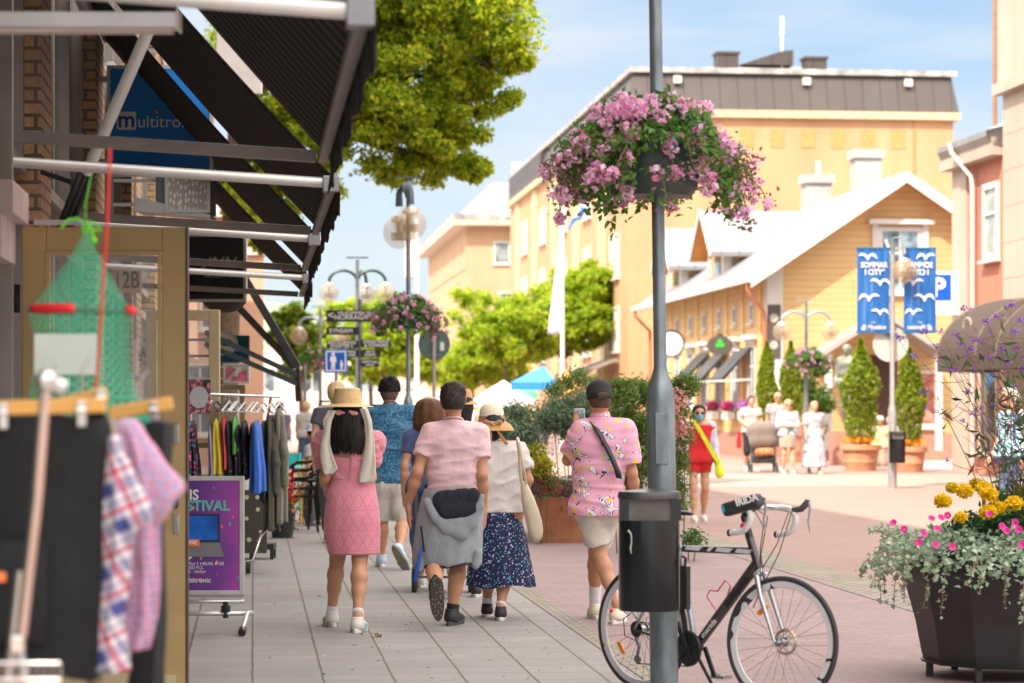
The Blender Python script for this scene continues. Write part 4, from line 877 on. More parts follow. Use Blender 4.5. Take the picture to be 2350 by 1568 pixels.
# black finger signs
Yf = 46.0; q = P(826, 0, Yf); s = thing('signpost', 'signpost with black direction boards lettered in white', 'signpost', (q.x, Yf, 0))
m = MB(); m.cyl((0, 0, 0), (0, 0, 3.6), .04, n=12); m.build('post', GALV, s, smooth=True)
BB = mat('black_board', (.018, .018, .02), .5); k = F/Yf
def board(px0, py0, px1, py1, txt, tx, sz, ext=None):
    a, b = P(px0, py1, Yf), P(px1, py0, Yf); m = MB(); m.box((a.x-q.x, -.07, a.z), (b.x-q.x, -.045, b.z)); o = m.build('direction_board', BB, s)
    for (tt, px, py, z_) in txt: p_ = P(px, py, Yf); text('lettering', tt, z_, INK_W, o, (p_.x-q.x, -.074, p_.z), bold=.0015)
board(750, 712, 888, 739, [('VÄLKOMMEN TILL', 817, 719, .085), ('NORRAGATAN', 822, 729, .13), ('<', 760, 725, .22)], 0, 0)
board(750, 751, 824, 769, [('SYNSAM', 783, 760, .12)], 0, 0)
board(750, 782, 822, 800, [('RESTAURANG', 785, 787, .085), ('KVARTER 5', 785, 795, .085)], 0, 0)
board(829, 780, 897, 797, [('DEPARTMENT', 864, 785, .08), ('& POMMERN', 864, 793, .08)], 0, 0)
board(777, 803, 823, 820, [('SHOPPING', 800, 808, .06), ('GALLERIA', 800, 815, .06)], 0, 0)
board(829, 803, 873, 820, [('ART &', 850, 808, .06), ('DESIGN', 850, 815, .06)], 0, 0)
board(829, 826, 870, 842, [('MARKTHALL', 850, 831, .055), ('HAVET', 850, 838, .055)], 0, 0)
# pedestrian zone sign
Yp = 43.0; q = P(771, 0, Yp); s = thing('pedestrian_sign', 'square blue pedestrian zone sign with white adult and child', 'sign', (q.x, Yp, 0))
m = MB(); m.cyl((0, .04, 0), (0, .04, 2.5), .03, n=10); m.build('post', GALV, s, smooth=True)
a, b = P(745, 856, Yp), P(799, 802, Yp); w2 = (b.x-a.x)/2; zc = (a.z+b.z)/2
BLU = mat('sign_blue_flat', (.0, .10, .52), .4, var=.03)
MB().box((-w2, 0, a.z), (w2, .02, b.z)).build('panel', BLU, s, bevel=.01)
m = MB(); e = w2*.86; f_ = w2*.76
for (x0, x1, z0, z1) in ((-e, e, f_, e), (-e, e, -e, -f_), (-e, -f_, -f_, f_), (f_, e, -f_, f_)): m.box((x0, -.005, zc+z0), (x1, 0, zc+z1))
m.build('border', INK_W, s)
def ped(m, x, zc, h):
    m.cyl((x, -.008, zc+h*.42), (x, -.001, zc+h*.42), h*.1, n=14)
    m.prism([(x-h*.14, zc+h*.3), (x+h*.14, zc+h*.3), (x+h*.2, zc-.05*h), (x+h*.12, zc-.05*h), (x+h*.1, zc-h*.5), (x+h*.02, zc-h*.5), (x, zc-h*.1), (x-h*.04, zc-h*.5), (x-h*.12, zc-h*.5), (x-h*.1, zc-.02*h), (x-h*.2, zc)], .007, (0, -.008, 0))
m = MB(); ped(m, -.05, zc, .30); ped(m, .10, zc-.07, .16); m.build('pictogram', INK_W, s)
# round sign seen from behind
Yr = 48; q = P(996, 0, Yr); s = thing('traffic_sign', 'round traffic sign seen from behind, dark green grey, with a small sticker', 'sign', (q.x, Yr, 0))
m = MB(); m.cyl((0, 0, 0), (0, 0, 3.15), .035, n=12); m.build('post', mat('pale_galvanised', (.42, .42, .42), .4, .5), s, smooth=True)
z = 1.55+(934.5-790)*Yr/F; m = MB(); m.cyl((0, .05, z), (0, .06, z), .32, n=40); m.build('disc', mat('sign_back', (.10, .15, .145), .6, .2, bump=.1), s)
m = MB(); m.box((-.1, .035, z+.2), (.1, .05, z+.24)); m.box((-.1, .035, z-.24), (.1, .05, z-.2)); m.build('clamp', GALV, s); MB().box((.12, .044, z-.13), (.2, .0495, z+.04)).build('sticker', INK_W, s)
# flags
for (px, Y, ztop, col, lab, lean) in ((957, 70, 7.0, (.75, .74, .78), 'white vertical beach flag behind the middle lamp post', 0), (1291, 84, 7.6, (.72, .72, .80), 'limp white flag on a white pole in front of the apricot building', 1)):
    s = thing('flag', lab, 'flag', (P(px, 0, Y).x, Y, 0)); m = MB(); m.cyl((0, 0, 0), (0, 0, ztop), .09, .05, n=12); m.build('pole', WHITE, s, smooth=True)
    z1 = ztop-.1 if lean else ztop-.3; z0 = 1.55+(934.5-(768 if lean else 640))*Y/F; m = MB(); rows = []
    for i in range(15):
        v = i/14; z = z1+(z0-z1)*v; wd = (.10+.42*v) if lean else .35; rows.append([(-wd*j/8, .06*math.sin(j*1.3+v*5), z) for j in range(9)])
    m.sheet(rows); m.build('cloth', cloth('flag_%d' % lean, col, fold=.2), s, smooth=True, solid=.01)
q = P(1330, 500, 84); s = thing('blue_streamer', 'small blue and white streamer blowing beside the flag top', 'streamer', tuple(q)); m = MB(); m.tube([(-.4, 0, -.45), (-.2, 0, -.05), (0, 0, 0), (.15, 0, .35)], [.02, .1, .08, .14], 6); m.build('cloth', mat('streamer_blue', (.05, .2, .55), .6), s)
# banner lamp on the right with two gull banners
Yb = 46.0; q = P(2048, 0, Yb); s = thing('banner_lamp', 'lamp post with globes carrying two blue gull banners and a small bin', 'street lamp', (q.x, Yb, 0))
m = MB(); m.lathe([(.085, 0), (.085, 1.45), (.075, 1.52), (.05, 1.62), (.045, 4.6)], 20); m.build('post', mat('pale_galvanised', (.42, .42, .42)), s, smooth=True)
globe(s, (.20, -.2, 4.13), .24); globe(s, (-.06, .3, 4.2), .22)
m = MB(); m.tube([(0, 0, 4.4), (.0, -.05, 4.75), (.15, -.15, 4.78), (.20, -.2, 4.45)], .04, 8); m.tube([(0, 0, 4.4), (-.1, .1, 4.72), (-.06, .3, 4.5)], .04, 8); m.build('arm', mat('grey_arc', (.3, .36, .4)), s, smooth=True)
def bannermat():
    t = NT('banner_blue'); x_ = t.sep(t.co()); c = t.ramp(t.noise(1.3, 3, t.co(scale=(9, 1, .5))), [(.35, (.005, .10, .36)), (.6, (.03, .17, .5)), (.75, (.12, .24, .55))])
    t.fin(c, .6); tr = t.n('BsdfTranslucent', {0: c}); mm = t.n('MixShader', {0: .3}); t.t.links.new(t.b.outputs[0], mm.inputs[1]); t.t.links.new(tr.outputs[0], mm.inputs[2]); t.t.links.new(mm.outputs[0], t.out.inputs[0]); return t.mat
BAN = bannermat(); GULL = [(-1, .1), (-.62, .42), (-.3, .38), (-.05, .12), (.0, .1), (.12, .2), (.35, .38), (.62, .4), (.8, .22), (1, -.35), (.7, -.02), (.4, .12), (.2, -.02), (.12, -.35), (-.02, -.42), (-.08, -.2), (-.2, -.05), (-.4, .12), (-.62, .15)]
for (px0, px1, sgn, lab) in ((1967, 2041, 1, 'left blue banner with white gulls, its writing readable'), (2074, 2148, -1, 'right blue banner with white gulls, its writing mirrored')):
    a, b = P(px0, 765, Yb), P(px1, 570, Yb); w, h = b.x-a.x, b.z-a.z
    bn = thing('banner', lab, 'banner', (a.x, Yb, a.z), 0, 'gull banners on the lamp post'); m = MB()
    m.sheet([[(w*i/10, .012*math.sin(i*1.1+j*.8), h*j/10) for i in range(11)] for j in range(11)]); m.build('cloth', BAN, bn, smooth=True)
    m = MB(); m.bar((-.02, 0, h), (w+.02 if sgn > 0 else w, 0, h), .03); m.bar((-.02, 0, .02), (w, 0, .02), .03); m.build('rod', mat('rod_blue', (.01, .12, .25), .5), bn)
    cx = w/2; M_ = lambda x: cx+sgn*(x-cx)
    wm = mat('banner_white', (.72, .74, .8), .6)
    for (gx, gz, gs, fl) in ((.32, .90, .27, 1), (.70, .60, .28, 1), (.37, .42, .30, -1), (.7, .25, .25, 1)):
        m = MB(); poly = [(M_(w*gx+p_[0]*gs*w*fl*1.15), h*gz+p_[1]*gs*w) for p_ in GULL]; m.prism(poly, -.006, (0, -.018, 0)); m.build('gull', wm, bn)
    text('lettering', 'SOMMAR', .148, wm, bn, (M_(w*.52), -.024, h*.80), sx=.83*sgn, bold=.004); text('lettering', 'I CITY*', .148, wm, bn, (M_(w*.54), -.024, h*.715), sx=.83*sgn, bold=.004)
    text('lettering', '@ Mysidans', .12, wm, bn, (M_(w*.5), -.024, h*.07), sx=.8*sgn, bold=.001, shear=.3); text('lettering', 'CITY', .045, wm, bn, (M_(w*.5), -.024, h*.125), sx=sgn)
    m = MB(); m.bar((w if sgn > 0 else 0, 0, .03), (q.x-a.x, 0, .03), .03); m.bar((w if sgn > 0 else 0, 0, h), (q.x-a.x, 0, h), .03); m.build('bracket', ALU, bn)
z = 1.55+(934.5-790)*Yb/F; rs = thing('traffic_sign', 'pale round sign seen from behind just under the gull banners', 'sign', (q.x-.02, Yb+.08, z))
m = MB(); m.cyl((0, 0, 0), (0, .012, 0), .34, n=40); m.build('disc', mat('grey_disc', (.5, .49, .46), .5, .2), rs); m = MB(); m.box((-.1, -.02, .15), (.1, 0, .19)); m.build('clamp', GALV, rs)
# litter bins
def litter_bin(label, x, y, zt, w, h, rot=0):
    t = thing('litter_bin', label, 'bin', (x, y, zt-h), rot, 'litter bins on posts'); rx, ry = w/2, w*.40
    GB = NT('bin_black_steel'); vv = GB.sep(GB.co()); c = GB.ramp(GB.noise(7, 2, GB.co(scale=(1, 1, .02))), [(.3, (.01, .014, .018)), (.6, (.03, .034, .04)), (.75, (.05, .045, .04))]); GB.fin(c, .26, .75, Coat_Weight=.3)
    hs_ = h*.76; sq = lambda a, z: 1.0/max(abs(math.cos(a))**3.2+abs(math.sin(a))**3.2, 1e-6)**(1/3.2) if math.sin(a) > 0 else 1.0/(abs(math.cos(a))**2.3+abs(math.sin(a))**2.3)**(1/2.3)
    m = MB(); m.lathe([(0, .0), (rx*.97, .0), (rx, .012), (rx, hs_), (rx*.93, hs_), (rx*.93, .05), (0, .05)], 56, sy=ry/rx, rfun=sq); m.build('body', GB.mat, t, smooth=True)
    m = MB(); m.lathe([(rx, hs_), (rx, h-.03), (rx*.96, h-.03), (rx*.96, hs_)], 40, sy=ry/rx, rfun=sq, a0=R(-32), a1=R(212)); m.build('hood_wall', GB.mat, t, smooth=True)
    m = MB(); m.lathe([(0, h-.035), (rx*1.03, h-.035), (rx*1.04, h-.02), (rx*1.0, h), (rx*.2, h+.012), (0, h+.012)], 56, sy=ry/rx, rfun=sq); m.build('lid', mat('worn_bin_lid', (.10, .10, .10), .35, .7, var=.3, bump=.1), t, smooth=True)
    m = MB(); m.box((-rx*.78, -ry*.62, hs_-.03), (rx*.78, -ry*.55, h-.035)); m.build('inner_plate', mat('dull_inner_plate', (.16, .15, .14), .6, .4, var=.3), t)
    m = MB(); m.lathe([(0, hs_-.025), (rx*.9, hs_-.02)], 30, sy=ry/rx); m.build('ash_tray', mat('ash_tray', (.3, .27, .24), .7, .3, var=.5, vs=30), t)
    m = MB(); m.box((-rx*1.0, -ry*.80, hs_), (-rx*.70, -ry*.66, h-.036)); m.box((rx*.70, -ry*.80, hs_), (rx*1.0, -ry*.66, h-.036)); m.build('front_strip', GB.mat, t)
    return t
bn = litter_bin('near glossy black litter bin on the lamp post beside the bicycle', P(1490, 0, 12.5).x, 12.5, 1.555-(1130-934.5)*12.5/F, .315, .615)
m = MB(); m.tube([(-.115, -.118, .42), (-.1, -.127, .40), (-.098, -.13, .36), (-.104, -.128, .33), (-.1, -.128, .3)], [.006, .004, .003, .005, .002], 6); m.build('paint_mark', mat('pale_green_mark', (.4, .48, .38), .6), bn)
m = MB(); m.bar((.03, .1, .5), (.08, .25, .5), .03); m.bar((.03, .1, .1), (.08, .25, .1), .03); m.build('clamp', BLACK, bn)
litter_bin('far grey litter bin under the gull banners', P(2058, 0, 45.8).x, 45.75, 1.55-(990-934.5)*45.8/F, .31, .6)
# ================================================================ trees
def tree(label, base, crowns, trunk_r, n, size, cols, seed, trunk_top, group=None, per=120, tr=.45, barkc=(.14, .10, .07), vis=True, lean=(0, 0), big=0):
    t = thing('tree', label, 'tree', tuple(base), 0, group); g = np.random.default_rng(seed); m = MB(); b = Vector(base)
    top = Vector((lean[0], lean[1], trunk_top))
    m.tube([(0, 0, 0), top*.35+Vector((.05, 0, 0)), top*.7, top], [trunk_r*1.25, trunk_r, trunk_r*.85, trunk_r*.6], 10)
    cc = []; rr = []
    for (c, r) in crowns:
        c = Vector(c)-b
        m.tube([top*(.95 if big else .8), (top*(.95 if big else .8)+c)/2+Vector((0, 0, .1 if big else -.15)), c], [trunk_r*.5, trunk_r*.3, trunk_r*.1], 7)
        k = max(6, int((44 if big else 24)*(r[0]/1.5)))
        for i in range(k):
            d = g.normal(size=3); d /= np.linalg.norm(d); q = g.uniform(.35, 1)**.6
            cc.append(np.array(c)+d*np.array(r)*q); rr.append(g.uniform(.24, .48)*r[0])
            if i % 3 == 0: m.tube([c, Vector(cc[-1])], [trunk_r*.1, trunk_r*.03], 4)
    m.build('trunk', mat('tree_bark', barkc, .9, var=.3, vs=12, bump=.8, bs=20, dist=.02), t, smooth=True)
    per = max(10, n//len(cc)); p = clumps(g, cc, rr, per, .1)
    leaves('crown', p, size, leafmat('leaves_'+label[:12], cols, tr+.2), t, seed, up=.7)
    return t
YG = [(.24, .40, .02), (.48, .60, .03), (.66, .72, .04), (.13, .26, .02), (.76, .76, .07)]
YG2 = [(.26, .42, .02), (.44, .58, .03), (.60, .68, .05), (.18, .32, .02), (.72, .74, .10)]
Yt = 44.0
def C_(px, py, Y, r): return (P(px, py, Y), r)
tree('large lime green tree rising behind the awnings, its crown cut by the top edge', P(520, 0, Yt)*Vector((1, 1, 0)).x if False else (P(505, 0, Yt).x, Yt, 0),
     [C_(880, 130, Yt, (1.5, 1.6, 1.5)), C_(1040, 60, Yt, (1.5, 1.6, 1.3)), C_(960, -120, Yt, (2.2, 2, 1.5)), C_(920, 290, Yt, (1.15, 1.3, 1.0)), C_(1010, 345, Yt, (.75, 1, .55)), C_(1080, 390, Yt, (.45, .6, .16)), C_(830, 300, Yt, (.8, 1, 1.1)), C_(700, 130, Yt, (1.5, 1.5, 1.6)), C_(1120, 150, Yt, (.75, .9, .75)), C_(690, 380, Yt, (.9, 1, 1.0)), C_(580, 470, Yt, (.8, 1, 1)), C_(1050, 250, Yt, (.85, 1, .7))],
     .2, 150000, .12, YG, 5, 7.2, lean=(.3, 0), big=1)
def small_tree(label, px, Y, pytop, pybot, wpx, seed, n=9000, size=.24, cols=YG2, thick=.09):
    b = (P(px, 0, Y).x, Y, 0); k = F/Y; zt = 1.55+(934.5-pytop)/k; zb = 1.55+(934.5-pybot)/k; w = wpx/k; zc = (zt+zb)/2; hh = (zt-zb)/2
    g = np.random.default_rng(seed); cr_ = []
    for i in range(7):
        a = g.uniform(0, 6.28); q = g.uniform(.15, .55)*w/2
        cr_.append(((b[0]+q*math.cos(a)*1.2, Y+q*math.sin(a), zc+g.uniform(-.5, .45)*hh), (w*.34, w*.3, hh*.58)))
    return tree(label, b, cr_, thick, int(n*2), size, cols, seed, zb+hh*.5, 'young street trees in the square', tr=.5)
small_tree('bright green tree just right of the round sign, left of its neighbour', 1160, 100, 640, 860, 250, 51, 11000)
small_tree('bright green tree behind the white flag, beside the apricot building', 1290, 104, 600, 850, 240, 52, 11000)
small_tree('low bright tree between the round sign and the middle lamp post', 1085, 125, 770, 900, 220, 53, 7000)
small_tree('darker green tree behind the distant arched lamp', 690, 82, 690, 900, 150, 54, 8000, .2, [(.05, .13, .02), (.12, .24, .03), (.3, .38, .04), (.45, .48, .05)])
small_tree('yellow green tree directly behind the black finger signs', 850, 92, 640, 880, 240, 55, 11000)
small_tree('small bright tree behind the middle flower basket', 960, 118, 760, 890, 150, 56, 5000)
small_tree('low yellow green tree behind the pedestrian sign', 760, 120, 760, 890, 200, 57, 6000)
# clipped thujas in terracotta pots
TER = mat('terracotta', (.52, .25, .14), .8, var=.12, bump=.15); THU = [(.10, .16, .008), (.22, .30, .012), (.34, .40, .02), (.14, .22, .015)]
THUM = leafmat('thuja_leaves', THU, .4); ORA = leafmat('orange_petals', [(.85, .25, .01), (.9, .35, .02)], .2)
def thuja(label, px, pybase, pxw, pytop, pypot, seed, rope=False):
    b = G(px, pybase); Y = b.y; k = F/Y; zp = 1.55+(934.5-pypot)/k; zt = 1.55+(934.5-pytop)/k; w = pxw/k
    t = thing('potted_thuja', label, 'potted tree', tuple(b), 0, 'columnar thujas in terracotta pots'); g = np.random.default_rng(seed)
    m = MB(); r = w*.60; m.lathe([(0, 0), (r*.78, 0), (r*.84, zp*.3), (r*.88, zp*.34), (r*.88, zp*.38), (r*.86, zp*.4), (r*.93, zp*.78), (r*1.08, zp*.8), (r*1.08, zp*.98), (r*.98, zp), (r*.9, zp*.93), (0, zp*.9)], 40); m.build('pot', TER, t, smooth=True)
    m = MB(); m.cyl((0, 0, zp*.8), (0, 0, zt-.3), .03, .01, n=8); m.build('trunk', mat('tree_bark', (.14, .1, .07)), t)
    n = 5200; z = g.random(n)**.85; a = g.uniform(0, 6.28, n); prof = np.sin(np.clip(z*.93+.12, 0, 1)*math.pi)**.65; rad = w/2*prof*(1+.15*np.sin(z*13+seed*2)+.15*np.sin(a*3+z*11+seed)+.08*np.sin(a*7-z*23))*g.uniform(.72, 1.14, n)
    p = np.stack([rad*np.cos(a), rad*np.sin(a), zp+z*(zt-zp)], 1); leaves('foliage', p, .11, THUM, t, seed, up=-.3)
    p = np.stack([g.normal(size=160)*r*.45, g.normal(size=160)*r*.45-.1, zp+.05+g.random(160)*.12], 1); leaves('blossoms', p, .1, ORA, t, seed+1)
    return t
thuja('potted thuja at the white corner board of the yellow house', 1760, 1062, 40, 785, 985, 61)
thuja('potted thuja just left of the pink flower basket', 1815, 1062, 46, 785, 985, 62)
thuja('tall potted thuja beside the statue, large terracotta pot', 1975, 1081, 74, 780, 1020, 63)
thuja('tall potted thuja right of the banner lamp, partly behind its bin', 2087, 1084, 64, 800, 1025, 64)
q = G(1862, 1058); s = thing('climbing_bush', 'dark green bush behind the basket by the yellow house', 'bush', tuple(q)); g = np.random.default_rng(9)
leaves('foliage', clumps(g, [(0, 0, 1.0), (.1, 0, 1.9), (.15, 0, 2.7), (-.2, 0, 2.2), (.35, 0, 1.6)], [.55, .6, .5, .4, .4], 1100, .3), .11, leafmat('dark_bush', [(.04, .10, .01), (.09, .17, .02), (.15, .24, .03)], .3), s, 9)
m = MB(); m.tube([(0, 0, 0), (.05, 0, 1), (.1, 0, 2.6)], [.05, .04, .02], 8); m.build('stem', mat('tree_bark', (.14, .1, .07)), s)
# ================================================================ people
def V3(a): return np.array(a, float)
def unit(v): v = V3(v); return v/(np.linalg.norm(v)+1e-9)
def hand(w, d, n, side, s=1.0, curl=.25, spread=.012):
    """palm, four fingers of different length and a thumb leaving the side of the palm"""
    w, d, n = V3(w), unit(d), unit(n); t = unit(np.cross(d, n))*side; o = []
    o.append(pr(w, w+d*.03*s, .026*s, .03*s, .015, (n, .7))); pm = w+d*.085*s
    o.append(pr(w+d*.03*s+t*.012*s, pm+t*.018*s, .024*s, .021*s, .018, (n, .6))); o.append(pr(w+d*.03*s-t*.012*s, pm-t*.02*s, .024*s, .02*s, .018, (n, .6)))
    for i, L in enumerate((.070, .078, .072, .056)):
        b = pm+t*(.031-.0205*i)*s; dd = unit(d+t*(.12-.08*i)*spread/.012); p1 = b+dd*L*.42*s; d2 = unit(dd-n*-curl); p2 = p1+d2*L*.33*s; d3 = unit(d2-n*-curl*1.2); p3 = p2+d3*L*.26*s
        o += [pr(b, p1, .0098*s, .0088*s, .004), pr(p1, p2, .0088*s, .008*s, .004), pr(p2, p3, .008*s, .0068*s, .003)]
    b = w+d*.03*s+t*.022*s; p1 = b+unit(d*.75+t*.75+n*.3)*.04*s; p2 = p1+unit(d+t*.2+n*.4)*.03*s; p3 = p2+unit(d+n*.4)*.022*s
    o += [pr(b, p1, .014*s, .011*s, .01), pr(p1, p2, .011*s, .0095*s, .004), pr(p2, p3, .0095*s, .008*s, .003)]
    return o
def torso(J, e=0, wd=1.0):
    f = J['f']; hp = (V3(J['hpL'])+V3(J['hpR']))/2; nk = V3(J['nk']); wst = hp*.55+nk*.45+V3((0, 0, -.03)); s = J['s']; r = unit(V3(J['shR'])-V3(J['shL']))
    ch = hp*.25+nk*.75+V3((0, 0, -.03)); out = []
    g = J.get('girth', 1.0)
    out.append(pr(V3(J['hpL'])+V3((0, 0, .02)), V3(J['hpR'])+V3((0, 0, .02)), (.105*s*g+e), k=.05, fl=(f, .95)))
    out.append(pr(wst-r*.05*s*g, wst+r*.05*s*g, .098*s*g+e, k=.07, fl=(f, .92)))
    out.append(pr(ch-r*.075*s, ch+r*.075*s, .105*s*g**.5+e, k=.07, fl=(f, .92)))
    a, b = V3(J['shL'])+r*.035*s, V3(J['shR'])-r*.035*s
    out.append(pr(a-V3((0, 0, .02)), b-V3((0, 0, .02)), .056*s+e, k=.06)); out.append(pr(a*.75+b*.25+V3((0, 0, .01)), a*.25+b*.75+V3((0, 0, .01)), .058*s+e, k=.05))
    out.append(pr(a*.3+ch*.7, b*.3+ch*.7, .08*s+e, k=.06, fl=(f, .9)))
    return out
def limbs(J, arms=True, legs=True):
    s = J['s']; o = []
    def P_(k): return V3(J[k])
    for sd in 'LR':
        if arms:
            sh, el, wr = P_('sh'+sd), P_('el'+sd), P_('wr'+sd)
            o += [pr(sh, sh*.45+el*.55, .053*s, .046*s, .05), pr(sh*.5+el*.5, el, .045*s, .037*s, .03), pr(el, el*.65+wr*.35, .036*s, .0385*s, .03), pr(el*.65+wr*.35, wr, .0385*s, .0245*s, .03)]
        if legs:
            hp, kn, an = P_('hp'+sd), P_('kn'+sd), P_('an'+sd); bk = -V3(J['f'])
            c1 = kn*.7+an*.3+bk*.014*s; c2 = kn*.45+an*.55+bk*.006
            o += [pr(hp, kn*.8+hp*.2, .085*s, .056*s, .05), pr(kn*.8+hp*.2, kn, .056*s, .05*s, .04), pr(kn, c1, .049*s, .055*s, .04), pr(c1, c2, .055*s, .045*s, .04), pr(c2, an, .045*s, .034*s, .04), pr(an, an+V3((0, 0, -.03)), .034*s, .036*s, .02)]
    return o
def head(J, face=False):
    s = J['s']; h = V3(J['hd']); hf = unit(J.get('hf', J['f'])); nk = V3(J['nk']); r = unit(np.cross(hf, (0, 0, 1)))
    o = [pr(nk-V3((0, 0, .03)), h-V3((0, 0, .07*s))-hf*.012, .058*s, .053*s, .04), pr(h+V3((0, 0, -.012*s))-hf*.02*s, h+V3((0, 0, .028*s))+hf*.014*s, .080*s, .083*s, .03, (hf, 1.13)),
         pr(h+hf*.035*s-V3((0, 0, .05*s)), h+hf*.05*s-V3((0, 0, .085*s)), .055*s, .03*s, .05)]
    for q in (-1, 1): o.append(pr(h+r*q*.083*s-V3((0, 0, .025*s))-hf*.008, h+r*q*.088*s+V3((0, 0, .018*s))-hf*.014, .010*s, .014*s, .008, (r, .6)))
    if face:
        o.append(pr(h+hf*.098*s+V3((0, 0, .0)), h+hf*.113*s-V3((0, 0, .034*s)), .010*s, .015*s, .02))
        o.append(pr(h+hf*.088*s-V3((0, 0, .062*s))-r*.018, h+hf*.088*s-V3((0, 0, .062*s))+r*.018, .012*s, k=.015))
        for q in (-1, 1): o.append(pr(h+hf*.105*s+r*q*.034*s+V3((0, 0, .002)), h+hf*.107*s+r*q*.034*s+V3((0, 0, .002)), .014*s, k=.01, op='s'))
    return o
def face_parts(t, J, glasses=False, mask=None):
    s = J['s']; h = V3(J['hd']); hf = unit(J.get('hf', J['f'])); r = unit(np.cross(hf, (0, 0, 1)))
    if not glasses:
        for q in (-1, 1):
            m = MB(); m.ball(tuple(h+hf*.084*s+r*q*.034*s), .014*s, 10, 8); e = m.build('eye', mat('eye_white', (.6, .57, .55), .3), t, smooth=True)
            m = MB(); m.ball(tuple(h+hf*.0945*s+r*q*.034*s), .0065*s, 8, 6); m.build('iris', mat('dark_iris', (.03, .015, .01), .2), e, smooth=True)
    else:
        m = MB(); [m.ball(tuple(h+hf*.1*s+r*q*.036*s), .03*s, 12, 8, (1, .4, .8)) for q in (-1, 1)]; m.bar(h+hf*.105*s-r*.07*s, h+hf*.105*s+r*.07*s, .008, .01); m.build('sunglasses', BLACK, t, smooth=True)
    if mask: sdf_mesh('face_mask', [pr(h+hf*.045*s-V3((0, 0, .035*s)), h+hf*.06*s-V3((0, 0, .075*s)), .066*s, .05*s, .03, (r, 1.15))], .009, mask, t, cuts=[(tuple(h+hf*.02), tuple(-hf))])
    else: m = MB(); m.ball(tuple(h+hf*.099*s-V3((0, 0, .062*s))), .02*s, 12, 6, (1.1, .4, .35)); m.build('lips', mat('lip_pink', (.42, .12, .1), .4), t, smooth=True)
def skel(H=1.72, f=(0, 1, 0), stride=.0, arm=.25, girth=1.0, sw=1.0, armL=None, armR=None):
    """a walking skeleton facing f; stride>0 puts the left foot forward"""
    s = H/1.72; f = unit(f); r = unit(np.cross(f, (0, 0, 1))); z = V3((0, 0, 1)); J = {'s': s, 'f': f, 'girth': girth}
    def pt(x, y, zz): return (r*x+f*y+z*zz)*s
    J['hd'] = pt(0, .02, 1.60); J['nk'] = pt(0, -.01, 1.45)
    for q, sd in ((-1, 'L'), (1, 'R')):
        st = -q*stride
        J['sh'+sd] = pt(q*.175*sw, -.01, 1.405); J['hp'+sd] = pt(q*.085, 0, .92); J['an'+sd] = pt(q*.09, st, .09+(.05 if st < -.1 else 0)); J['kn'+sd] = pt(q*.092, st*.5+.03+(.06 if st < 0 else 0), .49)
        a = (armL if sd == 'L' else armR)
        if a: J['el'+sd] = pt(*a[0]); J['wr'+sd] = pt(*a[1])
        else: J['el'+sd] = pt(q*.225*sw, -st*arm-.03, 1.13); J['wr'+sd] = pt(q*.235*sw, -st*arm*2+.05, .89)
    return J
def body(t, J, skin, res=.0075, face=False, hands=True, disp=None):
    P_ = torso(J, -.006)+limbs(J)+head(J, face)
    if hands:
        for sd, q in (('L', -1), ('R', 1)):
            w, e = V3(J['wr'+sd]), V3(J['el'+sd]); d = J.get('hdir'+sd, unit(w-e)); n = J.get('hn'+sd, None); r = unit(V3(J['shR'])-V3(J['shL']))
            if n is None: n = unit(r*-q+V3(J['f'])*.2)
            P_ += hand(w, d, n, J.get('ht'+sd, 1 if np.dot(np.cross(unit(d), n), V3(J['f'])) > 0 else -1), J['s']*J.get('hs', 1.0), J.get('curl', .22))
    return sdf_mesh('body', P_, res, skin, t, smooth=1)
